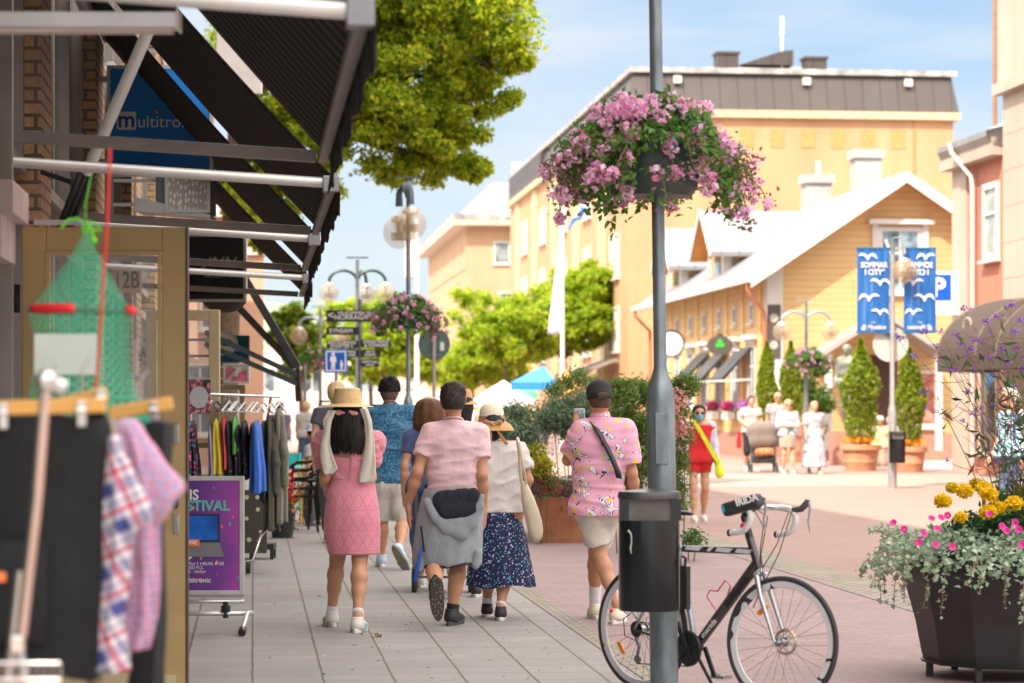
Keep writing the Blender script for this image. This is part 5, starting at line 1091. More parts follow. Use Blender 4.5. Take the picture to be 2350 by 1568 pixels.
def top(t, J, m, res=.008, e=.016, sleeve=.62, hem=None, name='shirt', fold=.006, seed=1, wide=.018, flare=0, neck=True, cuts=None, sk=.05, sl_r=1.0, front_open=False, straight=0):
    s = J['s']; P_ = torso(J, e); hp = (V3(J['hpL'])+V3(J['hpR']))/2; nk = V3(J['nk']); r = unit(V3(J['shR'])-V3(J['shL']))
    hz = hem if hem is not None else hp[2]-.04
    if hz < hp[2]-.02: P_.append(pr(V3((hp[0], hp[1], hz-.02))-r*.07*s, V3((hp[0], hp[1], hz-.02))+r*.07*s, .115*s*J['girth']+e+flare, k=.08, fl=(J['f'], .95))); P_.append(pr(V3(J['hpL'])+V3((0, 0, .02)), V3(J['hpR'])+V3((0, 0, .02)), .11*s*J['girth']+e+flare*.6, k=.06, fl=(J['f'], .95)))
    P_.append(pr(nk-V3((0, 0, .05)), nk+V3((0, 0, .0)), .070*s, .066*s, k=.04))
    if straight: cc = (hp+nk)/2; P_.append(pr(V3((hp[0], hp[1], hz+.05)), V3((nk[0], nk[1], nk[2]-.27)), .112*s*straight+e*.5, .112*s*straight+e*.5, .06, [(r, 1.42), (J['f'], .95)]))
    for sd in 'LR':
        sh, el, wr = V3(J['sh'+sd]), V3(J['el'+sd]), V3(J['wr'+sd]); fr = min(sleeve, 1); en = sh+(el-sh)*fr; d = unit(el-sh)
        P_.append(pr(sh, en+d*.03, .056*s+e*.7, (.05*s+wide)*sl_r, sk, cuts=[(en, d)] if sleeve <= 1 else None))
        if sleeve > 1: e2 = el+(wr-el)*(sleeve-1); d2 = unit(wr-el); P_.append(pr(el, e2+d2*.02, .042*s+wide, (.03*s+wide), .03, cuts=[(e2, d2)]))
    C_ = [((0, 0, hz), (0, 0, -1))]
    if neck and sleeve < 1 and res < .01: m_ = MB(); m_.tube([tuple(nk+r*.064*s*math.cos(R(k*20))+V3(J['f'])*.06*s*math.sin(R(k*20))+V3((0, 0, -.004-.018*math.sin(R(k*20))))) for k in range(18)], .0075, 8, closed=True); m_.build('collar', m, t, smooth=True)
    if neck: C_.append((nk+V3((0, 0, -.012)), unit(V3((0, 0, 1))-V3(J['f'])*.15*-1)))
    return sdf_mesh(name, P_, res, m, t, cuts=C_+(cuts or []), disp=folds(fold, 11, seed, (.75, .75, 1.5)), smooth=1)
def shorts(t, J, m, res=.008, frac=.75, e=.014, wide=.03, seed=2, name='shorts', waist=None, fold=.006):
    s = J['s']; P_ = [pr(V3(J['hpL'])+V3((0, 0, .03)), V3(J['hpR'])+V3((0, 0, .03)), .108*s*J['girth']+e, k=.05, fl=(J['f'], .95))]
    for sd in 'LR':
        hp, kn, an = V3(J['hp'+sd]), V3(J['kn'+sd]), V3(J['an'+sd]); fr = min(frac, 1); en = hp+(kn-hp)*fr; d = unit(kn-hp)
        P_.append(pr(hp, en+d*.03, .09*s+e, (.06*s+wide), .045, cuts=[(en, d)] if frac <= 1 else None))
        if frac > 1: e2 = kn+(an-kn)*(frac-1); d2 = unit(an-kn); P_.append(pr(kn, e2+d2*.02, .062*s+wide*.8, .04*s+wide*.8, .03, cuts=[(e2, d2)]))
    wz = waist if waist else J['hpL'][2]+.13
    return sdf_mesh(name, P_, res, m, t, cuts=[((0, 0, wz), (0, 0, 1))], disp=folds(fold, 11, seed), smooth=1)
def shoe(t, an, d, up, mu, ms, s=1.0, res=.006, accent=None, name='shoe', high=0):
    if up[2] > .9 and an[2] < .16: an = V3((an[0], an[1], .1*s))
    d, up = unit(d), unit(up); up = unit(up-d*np.dot(up, d)); a = V3(an)-up*.0; r = unit(np.cross(d, up))
    P_ = [pr(a-d*.035*s-up*.045*s, a+d*.05*s-up*.05*s, .040*s, .041*s, .03), pr(a+d*.05*s-up*.05*s, a+d*.155*s-up*.062*s, .043*s, .034*s, .03, (up, .85)), pr(a-d*.012*s+up*(.0+high), a-d*.012*s-up*.05*s, .043*s, .044*s, .025)]
    o = sdf_mesh(name, P_, res, mu, t, cuts=[(a-up*.072*s, -up), (a+up*(.012+high), up)])
    m = MB(); pts = []
    for k in range(28):
        q = 2*math.pi*k/28; L = math.cos(q); W = math.sin(q); y = .06+.145*L; w = .041*W*(1.12 if L > .1 else .92)
        pts.append((w*s, y*s))
    m.prism(pts, .030*s, tuple(a-up*.098*s), ax=tuple(r), ay=tuple(d), az=tuple(up)); m.build('sole', ms, o, bevel=.004*s)
    if accent: m = MB(); m.prism([(-.02*s, -.085*s), (.07*s, -.085*s), (.09*s, -.045*s), (0, -.03*s)], .098*s, tuple(a-r*.049*s), ax=tuple(d), ay=tuple(up), az=tuple(r)); m.build('side_panel', accent, o)
    return o
def hair(t, J, m, e=.014, nape=-.07, front=.03, name='hair', res=.007, seed=3, extra=None, top_=0, curl=.004):
    s = J['s']; h = V3(J['hd']); hf = unit(J.get('hf', J['f']))
    P_ = [pr(h+V3((0, 0, -.005*s))-hf*.022*s, h+V3((0, 0, .032*s+top_))+hf*.010*s, .080*s+e, .084*s+e, .03, (hf, 1.13)), pr(h-hf*.045*s-V3((0, 0, .05*s)), h-hf*.04*s, .052*s+e, k=.04)]
    return sdf_mesh(name, P_+(extra or []), res, m, t, cuts=[(h+hf*front*s-V3((0, 0, .02)), unit(hf*1.0-V3((0, 0, .62)))), (h+V3((0, 0, nape*s)), (0, 0, -1))], disp=folds(curl, 40, seed))
def tufts(t, J, m, n=900, size=.03, zmin=-.06, e=.016, seed=1, face=.3):
    g = np.random.default_rng(seed); h = V3(J['hd']); s = J['s']; d = g.normal(size=(n*3, 3)); d /= np.linalg.norm(d, axis=1)[:, None]; hf = unit(J.get('hf', J['f']))
    p = d*(.080*s+e)*np.array([1, 1.12, 1.16])+h-hf*.02*s+V3((0, 0, .015)); k = (p[:, 2] > h[2]+zmin) & ((d@hf) < face); leaves('strands', p[k][:n], size, m, t, seed, aspect=.16, up=-.2, fold=.02)
def hairmat(name, c, c2):
    t = NT(name); n_ = t.noise(3, 4, t.co(scale=(38, 38, 4)), .6); t.bump(n_, .7, .012)
    return t.fin(t.ramp(n_, [(.3, c), (.7, c2)]), .5, Specular_IOR_Level=.22)
H_BLK = hairmat('black_hair', (.006, .005, .005), (.028, .022, .02)); H_BRN = hairmat('brown_hair', (.05, .02, .01), (.16, .07, .03)); H_BLD = hairmat('blond_hair', (.35, .24, .12), (.6, .46, .28)); H_GRY = hairmat('grey_hair', (.3, .28, .26), (.6, .57, .53))
def loft(name, rings, m, t, n=64, fold=None, sub=6, solid=.006, a0=0, a1=2*math.pi, cap=False):
    """rings: (cx, cy, z, rx, ry), blended smoothly; fold(a, v) scales the radius"""
    R_ = np.array(rings, float); K = len(R_); rows = []
    for i in range(K-1):
        p0, p1, p2, p3 = R_[max(i-1, 0)], R_[i], R_[i+1], R_[min(i+2, K-1)]
        for j in range(sub+(1 if i == K-2 else 0)):
            u = j/sub; q = .5*((2*p1)+(p2-p0)*u+(2*p0-5*p1+4*p2-p3)*u*u+(3*p1-p0-3*p2+p3)*u**3); v = (i+u)/(K-1); row = []
            for k in range(n+1):
                a = a0+(a1-a0)*k/n; w = fold(a, v) if fold else 1
                dz = 0
                if isinstance(w, tuple): w, dz = w
                row.append((q[0]+q[3]*w*math.cos(a), q[1]+q[4]*w*math.sin(a), q[2]+dz))
            rows.append(row)
    mb = MB(); mb.sheet(rows); return mb.build(name, m, t, smooth=True, solid=solid)
class Fig:
    """a person placed at distance Y whose joints are read from positions in the photograph"""
    def __init__(f, label, cx, Y, cv, group=None, name='person'):
        f.Y = Y; f.cv = cv; ux, _ = cv(cx, 0); f.x = P(ux, 0, Y).x; f.t = thing(name, label, 'person', (f.x, Y, 0), 0, group)
    def __call__(f, cx, cy, dy=0):
        q = P(*f.cv(cx, cy), f.Y+dy); return V3((q.x-f.x, q.y-f.Y, q.z))
A_ = crop(700, 900, 600, 1307); B_ = crop(1200, 880, 600, 1307)
SHB = mat('shoe_white', (.66, .62, .56), .6, var=.08, bump=.1); SOLE_W = mat('sole_white', (.72, .69, .64), .6); SHBK = mat('shoe_black', (.02, .02, .022), .6, bump=.1); SOCK = cloth('white_socks', (.72, .7, .7)); MINT = mat('mint_panel', (.25, .45, .38), .6)
def sock(t, an, kn, L, m, s=1.0):
    an, kn = V3(an), V3(kn); d = unit(kn-an); sdf_mesh('sock', [pr(an-V3((0, 0, .07)), an+d*L, .040*s, .041*s+.05*L, .02, cuts=[(an+d*L, d)])], .006, m, t)
# ---- woman in the pink dress and straw hat
f = Fig('woman from behind in a pink patterned dress and straw boater with cream scarf ends', 385, 16.8, A_, 'people walking away together on the pavement'); t = f.t
J = {'s': .94, 'f': V3((0, 1, 0)), 'girth': .92, 'hd': f(372, 262), 'nk': f(383, 395), 'shL': f(285, 425), 'shR': f(478, 425), 'elL': f(243, 640, -.05), 'wrL': f(255, 715, .17), 'elR': f(497, 640, -.03), 'wrR': f(470, 720, .2),
     'hpL': f(338, 830), 'hpR': f(438, 830), 'knL': f(312, 1085, .12), 'knR': f(434, 1090, -.05), 'anL': f(282, 1368, .25), 'anR': f(424, 1395, -.2)}
body(t, J, SK_TAN)
def dressmat():
    u = NT('pink_eyelet_dress'); s_ = u.sep(u.co()); z = s_[2]; x = s_[0]
    band = u.math('FRACT', u.math('MULTIPLY', z, 7.2)); zig = u.math('ABSOLUTE', u.math('SUBTRACT', u.math('FRACT', u.math('MULTIPLY', x, 16)), .5))
    dia = u.math('ABSOLUTE', u.math('SUBTRACT', u.math('MULTIPLY', u.math('ABSOLUTE', u.math('SUBTRACT', band, .5)), 1.25), zig)); l1 = u.ramp(dia, [(.04, 1), (.09, 0)]); l2 = u.ramp(u.math('ABSOLUTE', u.math('SUBTRACT', band, .04)), [(.02, 1), (.04, 0)])
    rib = u.ramp(u.math('FRACT', u.math('MULTIPLY', z, 60)), [(0, .4), (.5, 0)]); up_ = u.ramp(z, [(.965, 0), (.975, 1)])
    pat = u.math('MAXIMUM', l1, l2); pat = u.mix(up_, pat, rib)
    c = u.mix(u.math('MULTIPLY', pat, .38), u.ramp(u.noise(6, 3), [(.3, (.62, .20, .25)), (.7, (.70, .26, .31))]), (.50, .10, .17)); u.bump(u.math('ADD', u.math('MULTIPLY', pat, .12), u.noise(9, 3)), .6, .012); return u.fin(c, .8, Sheen_Weight=.3)
DR = dressmat()
def W(cy, x0, x1, dp, cyy=0): a, b = f(x0, cy), f(x1, cy); return ((a[0]+b[0])/2, cyy, a[2], (b[0]-a[0])/2, dp)
loft('dress', [W(505, 335, 468, .085), W(560, 288, 500, .10), W(655, 280, 512, .095), W(740, 258, 525, .125), W(830, 246, 540, .145), W(940, 242, 545, .145), W(1057, 268, 544, .14)], DR, t, fold=lambda a, v: 1+.012*math.sin(a*9+v*4)*v+.006*math.sin(a*17))
P_ = [q for q in torso(J, .014)]
sdf_mesh('bodice', P_, .008, DR, t, cuts=[(f(400, 650), (0, 0, -1)), (f(400, 498), unit((0, -.45, 1)))], disp=folds(.004, 14, 4))
for sd, q in (('L', -1), ('R', 1)):
    sh = f(243 if q < 0 else 508, 450, -.0); el = f(232 if q < 0 else 505, 545, -.02)
    sdf_mesh('sleeve', [pr(f(290 if q < 0 else 478, 440), sh, .062, .078, .05), pr(sh, el, .078, .062, .04)], .008, DR, t, disp=folds(.009, 22, 5+q))
m = MB(); m.bar(tuple(f(397, 520)+V3((0, -.108, 0))), tuple(f(390, 650)+V3((0, -.112, 0))), .012, .006); m.build('zip', mat('zip_pink', (.5, .16, .22), .5), t)
g = np.random.default_rng(1)
def hairloft():
    rings = [(*f(372, 225)[:1], .0, f(0, 225)[2], .075, .085), (f(368, 0)[0], -.01, f(0, 280)[2], .10, .105), (f(370, 0)[0], -.045, f(0, 340)[2], .105, .085), (f(375, 0)[0], -.075, f(0, 410)[2], .108, .06), (f(380, 0)[0], -.085, f(0, 465)[2], .100, .045), (f(378, 0)[0], -.09, f(0, 497)[2], .088, .03)]
    loft('hair', rings, H_BLK, t, n=90, fold=lambda a, v: (1+.03*math.sin(a*7+v*3)+.018*math.sin(a*23), (.018*math.sin(a*11)+.012*math.sin(a*29))*max(0, v-.8)*4), solid=.012)
hairloft()
m = MB()
for i in range(170):
    a = g.uniform(R(150), R(390)); q0, z_ = g.uniform(.99, 1.06), g.uniform(455, 515); pts = [(f(370+g.normal()*1.5, 0)[0]+q0*r_*math.cos(a)+g.normal()*.003, y_+q0*w_*math.sin(a)+g.normal()*.003, f(0, yy)[2]) for yy, r_, w_, y_ in ((285, .10, .105, -.01), (340, .106, .086, -.045), (410, .109, .062, -.075), (455, .103, .05, -.085), (z_, .09+g.normal()*.006, .035, -.09))]; m.tube(pts, .0022, 3)
m.build('loose_strands', H_BLK, t, smooth=True)
for x0, x1, rot in ((316, 352, 0), (378, 415, 0)):
    sdf_mesh('hair_bow', [pr(f(x0, 287, -.11), f(x1, 292, -.12), .02, .014, .02, (V3((0, 1, 0)), .5))], .005, mat('coral_bow', (.8, .36, .3), .6), t)
STRAW = NT('straw_weave'); zz = STRAW.sep(STRAW.co())[2]; w_ = STRAW.ramp(STRAW.math('FRACT', STRAW.math('MULTIPLY', zz, 90)), [(0, .6), (.4, 1), (1, .7)]); c_ = STRAW.mix(1, STRAW.ramp(STRAW.noise(120, 2, STRAW.co(scale=(1, 1, .3))), [(.3, (.62, .40, .17)), (.7, (.80, .58, .30))]), w_, 'MULTIPLY'); STRAW.bump(w_, .5, .003); STRAW.fin(c_, .75)
hz = f(372, 240)
m = MB(); hx = f(368, 0)[0]; zb = f(0, 236)[2]; zt = f(0, 150)[2]
m.lathe([(0, zt-zb), (.07, zt-zb), (.088, zt-zb-.006), (.096, .05), (.104, .0), (.13, -.008), (.172, -.02), (.174, -.024), (.13, -.012), (.1, -.006), (.09, .04)], 56, (hx, .0, zb-.002), rfun=lambda a, z: 1+(.03*math.cos(2*a)+.012*math.sin(3*a))*(1 if z < -.005 else 0)); hat = m.build('straw_hat', STRAW.mat, t, smooth=True); 
CREAM = cloth('cream_scarf', (.66, .60, .50), fold=.6)
def ribbon(pts, wds, th=.012, m_=CREAM, name='scarf', yb=-.12):
    rows = []
    for i, ((x, y), w) in enumerate(zip(pts, wds)):
        c = f(x, y, yb-.01*i/len(pts)); rows.append([(c[0]+w*(k/8-.5), c[1]+.008*math.sin(k*.9+i*.6), c[2]) for k in range(9)])
    R2 = []
    for i in range(len(rows)-1):
        for j in range(4): u = j/4; u = u*u*(3-2*u)*.5+u*.5; R2.append([tuple(V3(a)*(1-u)+V3(b)*u) for a, b in zip(rows[i], rows[i+1])])
    R2.append(rows[-1]); mb = MB(); mb.sheet(R2); return mb.build(name, m_, t, smooth=True, solid=th)
ribbon([(285, 275), (258, 330), (256, 385), (245, 460), (255, 540), (272, 590), (262, 624)], [.05, .06, .045, .06, .095, .105, .05]); ribbon([(455, 265), (478, 330), (490, 420), (488, 500), (482, 580), (474, 640), (470, 668)], [.05, .05, .055, .07, .095, .11, .10])
for k, (an, d) in enumerate(((J['anL'], (-.28, 1, -.0)), (J['anR'], (.18, 1, 0)))):
    sock(t, an, J['kn'+'LR'[k]], .05, SOCK, .9); shoe(t, an, d, (0, 0, 1), SHB, SOLE_W, 1.0, accent=MINT)
# ---- man in the pink T-shirt with a grey hoodie tied round his waist
f = Fig('man seen from behind in a plain pink T-shirt, grey hoodie tied round his waist', 945, 17.1, A_, 'people walking away together on the pavement'); t = f.t
J = {'s': 1.02, 'f': V3((0, 1, 0)), 'girth': 1.12, 'hd': f(943, 212), 'nk': f(945, 322), 'shL': f(815, 400), 'shR': f(1088, 400), 'elL': f(748, 610, -.06), 'wrL': f(698, 790, .03), 'elR': f(1100, 625, -.06), 'wrR': f(1112, 800, .05), 'hs': 1.06,
     'hpL': f(890, 800), 'hpR': f(1000, 800), 'knL': f(838, 1105, -.02), 'knR': f(975, 1090, .06), 'anL': f(852, 1250, -.36), 'anR': f(938, 1365, .05), 'hdirL': unit((.05, .1, -1)), 'hdirR': unit((.0, .05, -1))}
body(t, J, SK_TAN)
PT = cloth('pale_pink_cotton', (.74, .50, .53), fold=.45)
top(t, J, PT, e=.016, sleeve=.60, hem=f(0, 715)[2], seed=6, wide=.022, fold=.007, straight=.96)
hair(t, J, hairmat('short_black_hair', (.012, .01, .009), (.05, .042, .036)), e=.008, nape=-.075, seed=8, curl=.002, top_=.0); tufts(t, J, H_BLK, 700, .022, -.05, .008, 2)
h = V3(J['hd']); m = MB(); m.tube([tuple(h+V3((.088*math.cos(R(a)), .02+.03*abs(math.sin(R(a))), .075+.028*math.sin(R(a))))) for a in range(0, 181, 20)], .006, 8); m.build('sunglasses', mat('dark_red_frame', (.08, .01, .02), .3), t, smooth=True)
SHT = cloth('beige_shorts', (.58, .52, .46)); shorts(t, J, SHT, frac=.82)
HOOD = cloth('grey_fleece', (.30, .33, .36), fold=.7, weave=500); NAVY = cloth('navy_lining', (.012, .013, .025), fold=.4)
def W(cy, x0, x1, dp, cyy=0): a, b = f(x0, cy), f(x1, cy); return ((a[0]+b[0])/2, cyy, a[2], (b[0]-a[0])/2, dp)
loft('hoodie', [W(705, 792, 1078, .135), W(760, 772, 1100, .15), W(850, 752, 1100, .165), W(960, 738, 1096, .175), W(1070, 728, 1094, .18), W(1105, 738, 1092, .178)], HOOD, t, fold=lambda a, v: (1+.02*math.sin(a*6+2)*v+.014*math.sin(a*13+v*5), -.05*max(0, -math.cos(a)-.3)*v+.012*math.sin(a*5)*v), a0=R(-215), a1=R(35), solid=.014)
lf = loft('hem_trim', [W(1104, 737, 1093, .181), W(1112, 737, 1093, .181)], NAVY, t, fold=lambda a, v: (1+.02*math.sin(a*6+2)+.014*math.sin(a*13+5), -.05*max(0, -math.cos(a)-.3)+.012*math.sin(a*5)-.008), a0=R(-190), a1=R(12), solid=.016)
poly = [(845, 735), (1070, 705), (1082, 825), (1010, 868), (940, 880), (880, 858)]
sdf_mesh('hood_lining', [pr(f(870, 765, -.165), f(1055, 745, -.165), .055, .055, .03, (V3((0, 1, 0)), .35)), pr(f(905, 825, -.175), f(1040, 815, -.175), .058, .05, .04, (V3((0, 1, 0)), .35)), pr(f(880, 730, -.15), f(1060, 715, -.15), .022, .022, .03)], .007, NAVY, t, disp=folds(.005, 25, 3))
ch = [(800, 770), (850, 865), (915, 925), (985, 945), (1050, 890), (1085, 800), (1100, 745)]; rr_ = [.028, .03, .036, .042, .034, .026, .02]
sdf_mesh('hood', [pr(f(*ch[i], -.17), f(*ch[i+1], -.17), rr_[i], rr_[i+1], .03, (V3((0, 1, 0)), .6)) for i in range(6)]+[pr(f(900, 900, -.175), f(1050, 880, -.175), .045, .04, .04, (V3((0, 1, 0)), .35)), pr(f(960, 930, -.175), f(1000, 950, -.175), .04, .025, .03, (V3((0, 1, 0)), .45))], .007, HOOD, t, disp=folds(.005, 18, 5))
sdf_mesh('hoodie_sleeve', [pr(f(1078, 1050, -.1), f(1065, 1120, -.12), .035, .028, .03), pr(f(780, 1090, -.1), f(765, 1140, -.12), .04, .03, .03)], .008, HOOD, t)
m = MB(); m.tube([tuple(f(772, 1010, -.17)), tuple(f(760, 1080, -.18)), tuple(f(742, 1150, -.18)), tuple(f(735, 1205, -.17))], [.004, .012, .014, .014], 8); m.build('lanyard', mat('blue_strap', (.01, .08, .45), .5), t, smooth=True)
m = MB(); m.bar(tuple(f(768, 905, -.165)), tuple(f(785, 1045, -.17)), .014, .012); m.build('pocket_zip', NAVY, t)
sock(t, J['anR'], J['knR'], .05, cloth('black_socks', (.015, .015, .018)), 1.05); sock(t, J['anL'], J['knL'], .04, cloth('black_socks', (.015, .015, .018)), 1.05)
SOLE_B = NT('worn_black_sole'); c_ = SOLE_B.ramp(SOLE_B.n('TexVoronoi', {0: SOLE_B.co(), 'Scale': 55}).outputs[0], [(.2, (.20, .15, .10)), (.35, (.03, .028, .026))]); SOLE_B.fin(c_, .8)
shoe(t, V3(J['anL'])+V3((.0, 0, .0)), (.08, -.18, -1), (.0, 1, -.18), SHBK, SOLE_B.mat, 1.12); shoe(t, J['anR'], (.3, 1, 0), (0, 0, 1), SHBK, mat('dark_grey_sole', (.06, .06, .06), .7), 1.1)
# ---- man in the blue shirt, arm round a companion
f = Fig('man from behind in a blue patterned shirt, arm stretched round his companion', 600, 23.3, A_, 'people walking away together on the pavement'); t = f.t
J = {'s': 1.05, 'f': V3((0, 1, 0)), 'girth': 1.12, 'hd': f(596, 172), 'nk': f(600, 238), 'shL': f(512, 290), 'shR': f(705, 285), 'elL': f(490, 440, .05), 'wrL': f(500, 560, .15), 'elR': f(815, 322, .05), 'wrR': f(885, 318, .12), 'hdirR': unit((1, .2, -.1)),
     'hpL': f(565, 680), 'hpR': f(640, 680), 'knL': f(558, 865, .12), 'knR': f(668, 870, .05), 'anL': f(552, 1085, .15), 'anR': f(650, 1030, -.35)}
body(t, J, SK_TAN, res=.009)
BS = NT('blue_leaf_print'); v_ = BS.n('TexVoronoi', {0: BS.co(scale=(1, 1, .6)), 'Scale': 85}); c_ = BS.ramp(v_.outputs[0], [(.25, (.16, .34, .42)), (.42, (.015, .12, .24)), (.6, (.01, .09, .2))]); BS.bump(BS.noise(8, 4), .5, .02); BS.fin(c_, .8)
top(t, J, BS.mat, res=.009, e=.03, sleeve=.78, hem=f(0, 672)[2], seed=9, wide=.03, flare=-.005, fold=.014, straight=1.0)
hair(t, J, H_BLK, e=.012, nape=-.005, seed=12, curl=.012, top_=.015); tufts(t, J, H_BLK, 900, .028, .0, .022); hair(t, J, mat('shaved_hair', (.12, .06, .04), .8), e=.003, nape=-.075, name='shaved_nape', seed=1, curl=.0)
SHG = cloth('light_stone_shorts', (.62, .57, .51), fold=.5); shorts(t, J, SHG, res=.009, frac=1.0, wide=.035, e=.02, fold=.009)
BLS = mat('pale_blue_shoe', (.45, .55, .68), .6, bump=.1)
shoe(t, J['anL'], (-.1, 1, 0), (0, 0, 1), BLS, SOLE_W, 1.1); shoe(t, J['anR'], (.45, .25, -.8), (.2, .95, .35), BLS, mat('brown_sole', (.16, .14, .11), .8), 1.1)
# ---- woman in white top, navy flowered skirt, sun hat and tote bag
f = Fig('woman from behind in a white top, navy flowered skirt and brown brimmed sun hat', 1175, 17.7, A_, 'people walking away together on the pavement'); t = f.t
J = {'s': .92, 'f': V3((0, 1, 0)), 'girth': 1.22, 'hd': f(1158, 345), 'nk': f(1165, 440), 'shL': f(1085, 478), 'shR': f(1290, 478), 'elL': f(1058, 640, .1), 'wrL': f(1070, 740, .25), 'elR': f(1352, 655, -.03), 'wrR': f(1310, 730, .24),
     'hpL': f(1140, 850), 'hpR': f(1245, 850), 'knL': f(1140, 1100, .1), 'knR': f(1230, 1100, 0), 'anL': f(1128, 1325, .12), 'anR': f(1202, 1352, -.15)}
body(t, J, SK_TAN)
WT = cloth('white_linen', (.72, .69, .66), fold=.55)
top(t, J, WT, e=.026, sleeve=.68, hem=f(0, 815)[2]-.02, seed=14, wide=.034, fold=.009, flare=.0, straight=1.08)
FS = NT('navy_flower_print'); v_ = FS.n('TexVoronoi', {0: FS.co(), 'Scale': 52}); v_.inputs['Randomness'].default_value = 1; cc = FS.ramp(v_.outputs[1], [(.0, (.05, .32, .45)), (.35, (.3, .3, .55)), (.6, (.6, .55, .7)), (.8, (.1, .45, .5))], 'CONSTANT'); n2 = FS.noise(14, 2)
FS.fin(FS.mix(FS.ramp(FS.math('ADD', v_.outputs[0], FS.math('MULTIPLY', n2, .25)), [(.40, 1), (.48, 0)]), (.008, .012, .06), cc), .8); FS.bump(FS.noise(9, 3), .5, .02)
def W(cy, x0, x1, dp, cyy=0): a, b = f(x0, cy), f(x1, cy); return ((a[0]+b[0])/2, cyy, a[2], (b[0]-a[0])/2, dp)
loft('skirt', [W(790, 1085, 1290, .12), W(860, 1072, 1310, .15), W(960, 1055, 1335, .17), W(1080, 1038, 1358, .19), W(1180, 1028, 1378, .20), W(1228, 1022, 1388, .205)], FS.mat, t, n=96, fold=lambda a, v: (1+(.03*math.sin(a*8+1)+.025*math.sin(a*13+v*3))*v, .012*math.sin(a*4)*v))
hair(t, J, H_BLK, e=.012, nape=-.13, seed=15, extra=[pr(f(1150, 400, -.04), f(1150, 450, -.06), .06, .05, .04), pr(f(1125, 440, -.07), f(1122, 470, -.08), .02, .012, .02)])
TAN_F = cloth('tan_ribbon', (.42, .22, .09), fold=.6, weave=500)
HT = NT('two_tone_hat'); HT.fin(HT.ramp(HT.noise(90, 2), [(.3, (.66, .58, .44)), (.7, (.74, .67, .54))]), .8); HB = mat('brown_brim', (.52, .28, .12), .8, var=.1, bump=.2, bs=200)
hx = f(1153, 0)[0]; zb = f(0, 318)[2]; zt = f(0, 234)[2]; hh = zt-zb
m = MB(); m.lathe([(0, hh), (.035, hh*.985), (.062, hh*.9), (.08, hh*.7), (.089, hh*.4), (.092, 0)], 40, (hx, 0, zb)); m.build('hat_crown', HT.mat, t, smooth=True)
m = MB(); m.lathe([(.0935, .0), (.098, -.02), (.125, -.045), (.152, -.088), (.150, -.092), (.122, -.05), (.092, -.024)], 56, (hx, 0, zb), rfun=lambda a, z: 1+.07*math.cos(a)**2*(z < -.03)+.04*math.sin(a*3+1)*(z < -.03)); m.build('hat_brim', HB, t, smooth=True)
m = MB(); m.lathe([(.094, .0), (.0955, .012), (.099, -.022), (.1, -.03)], 40, (hx, 0, zb+.004)); m.build('hat_band', TAN_F, t, smooth=True)
sdf_mesh('hat_bow', [pr(f(1155, 350, -.125), f(1120, 338, -.12), .010, .022, .01, (V3((0, 1, 0)), .5)), pr(f(1155, 350, -.125), f(1195, 340, -.12), .010, .022, .01, (V3((0, 1, 0)), .5)), pr(f(1155, 352, -.13), f(1158, 356, -.13), .013, k=.01), pr(f(1152, 360, -.13), f(1142, 462, -.15), .007, .016, .01, (V3((0, 1, 0)), .35)), pr(f(1165, 358, -.13), f(1232, 455, -.14), .007, .014, .01, (V3((0, 1, 0)), .35)), pr(f(1098, 345, -.07), f(1150, 340, -.105), .012, k=.01), pr(f(1160, 340, -.105), f(1215, 350, -.07), .012, k=.01)], .005, TAN_F, t, disp=folds(.003, 60, 2))
for k, sd in enumerate('LR'): sock(t, J['an'+sd], J['kn'+sd], .045, SOCK, .88); shoe(t, J['an'+sd], (0, 1, 0), (0, 0, 1), SHBK, SOLE_W, .93)
b = Fig('x', 280, 17.5, B_); bt = b.t; bt.name = 'tote_bag'; tag(bt, 'cream canvas tote bag hanging from the shoulder of the woman in the white top', 'bag'); CAN = cloth('cream_canvas', (.66, .57, .42), fold=.6)
o_ = MB()
ys = [(705, 224, 250), (740, 222, 268), (800, 225, 296), (860, 236, 318), (920, 250, 336), (970, 262, 343), (1010, 272, 338), (1040, 290, 315)]
rows = []
for (y, x0, x1) in ys:
    a, c = b(x0, y), b(x1, y); r_ = (c[0]-a[0])/2; rows.append([((a[0]+c[0])/2+r_*math.cos(R(k*15)), -.0+min(.05, r_)*math.sin(R(k*15)), a[2]) for k in range(25)])
o_.sheet(rows); o_.build('bag', CAN, bt, smooth=True, solid=.004)
m = MB(); m.tube([tuple(b(224, 715, 0)), tuple(b(218, 640, -.03)), tuple(b(214, 560, -.06)), tuple(b(206, 500, -.06)), tuple(b(203, 470, .02))], .011, 6); m.tube([tuple(b(252, 720, -.04)), tuple(b(238, 640, -.1)), tuple(b(224, 560, -.12)), tuple(b(212, 495, -.1)), tuple(b(205, 470, -.0))], .011, 6); m.build('strap', CAN, bt, smooth=True)
# ---- man with the phone
f = Fig('man from behind in a pink printed shirt and black cap, photographing with a phone', 660, 17.4, B_, 'people walking away together on the pavement'); t = f.t
J = {'s': 1.0, 'f': V3((0, 1, 0)), 'girth': 1.05, 'hd': f(650, 252), 'nk': f(655, 352), 'shL': f(545, 430), 'shR': f(795, 425), 'elL': f(478, 590, .10), 'wrL': f(520, 425, .26), 'elR': f(828, 660, -.03), 'wrR': f(850, 800, .1), 'hf': V3((-.18, 1, 0)),
     'hpL': f(600, 860), 'hpR': f(690, 860), 'knL': f(640, 1075, .05), 'knR': f(715, 1085, .15), 'anL': f(742, 1372, -.12), 'anR': f(625, 1350, .28), 'hdirL': unit((.1, .15, .9)), 'hnL': unit((.6, -.5, 0)), 'curl': .5}
J['knL'] = f(648, 1090, .06); J['knR'] = f(632, 1080, .22)
body(t, J, SK_TAN)
SP = NT('pink_cartoonish_print'); SP.mat.name = 'pink_abstract_print'
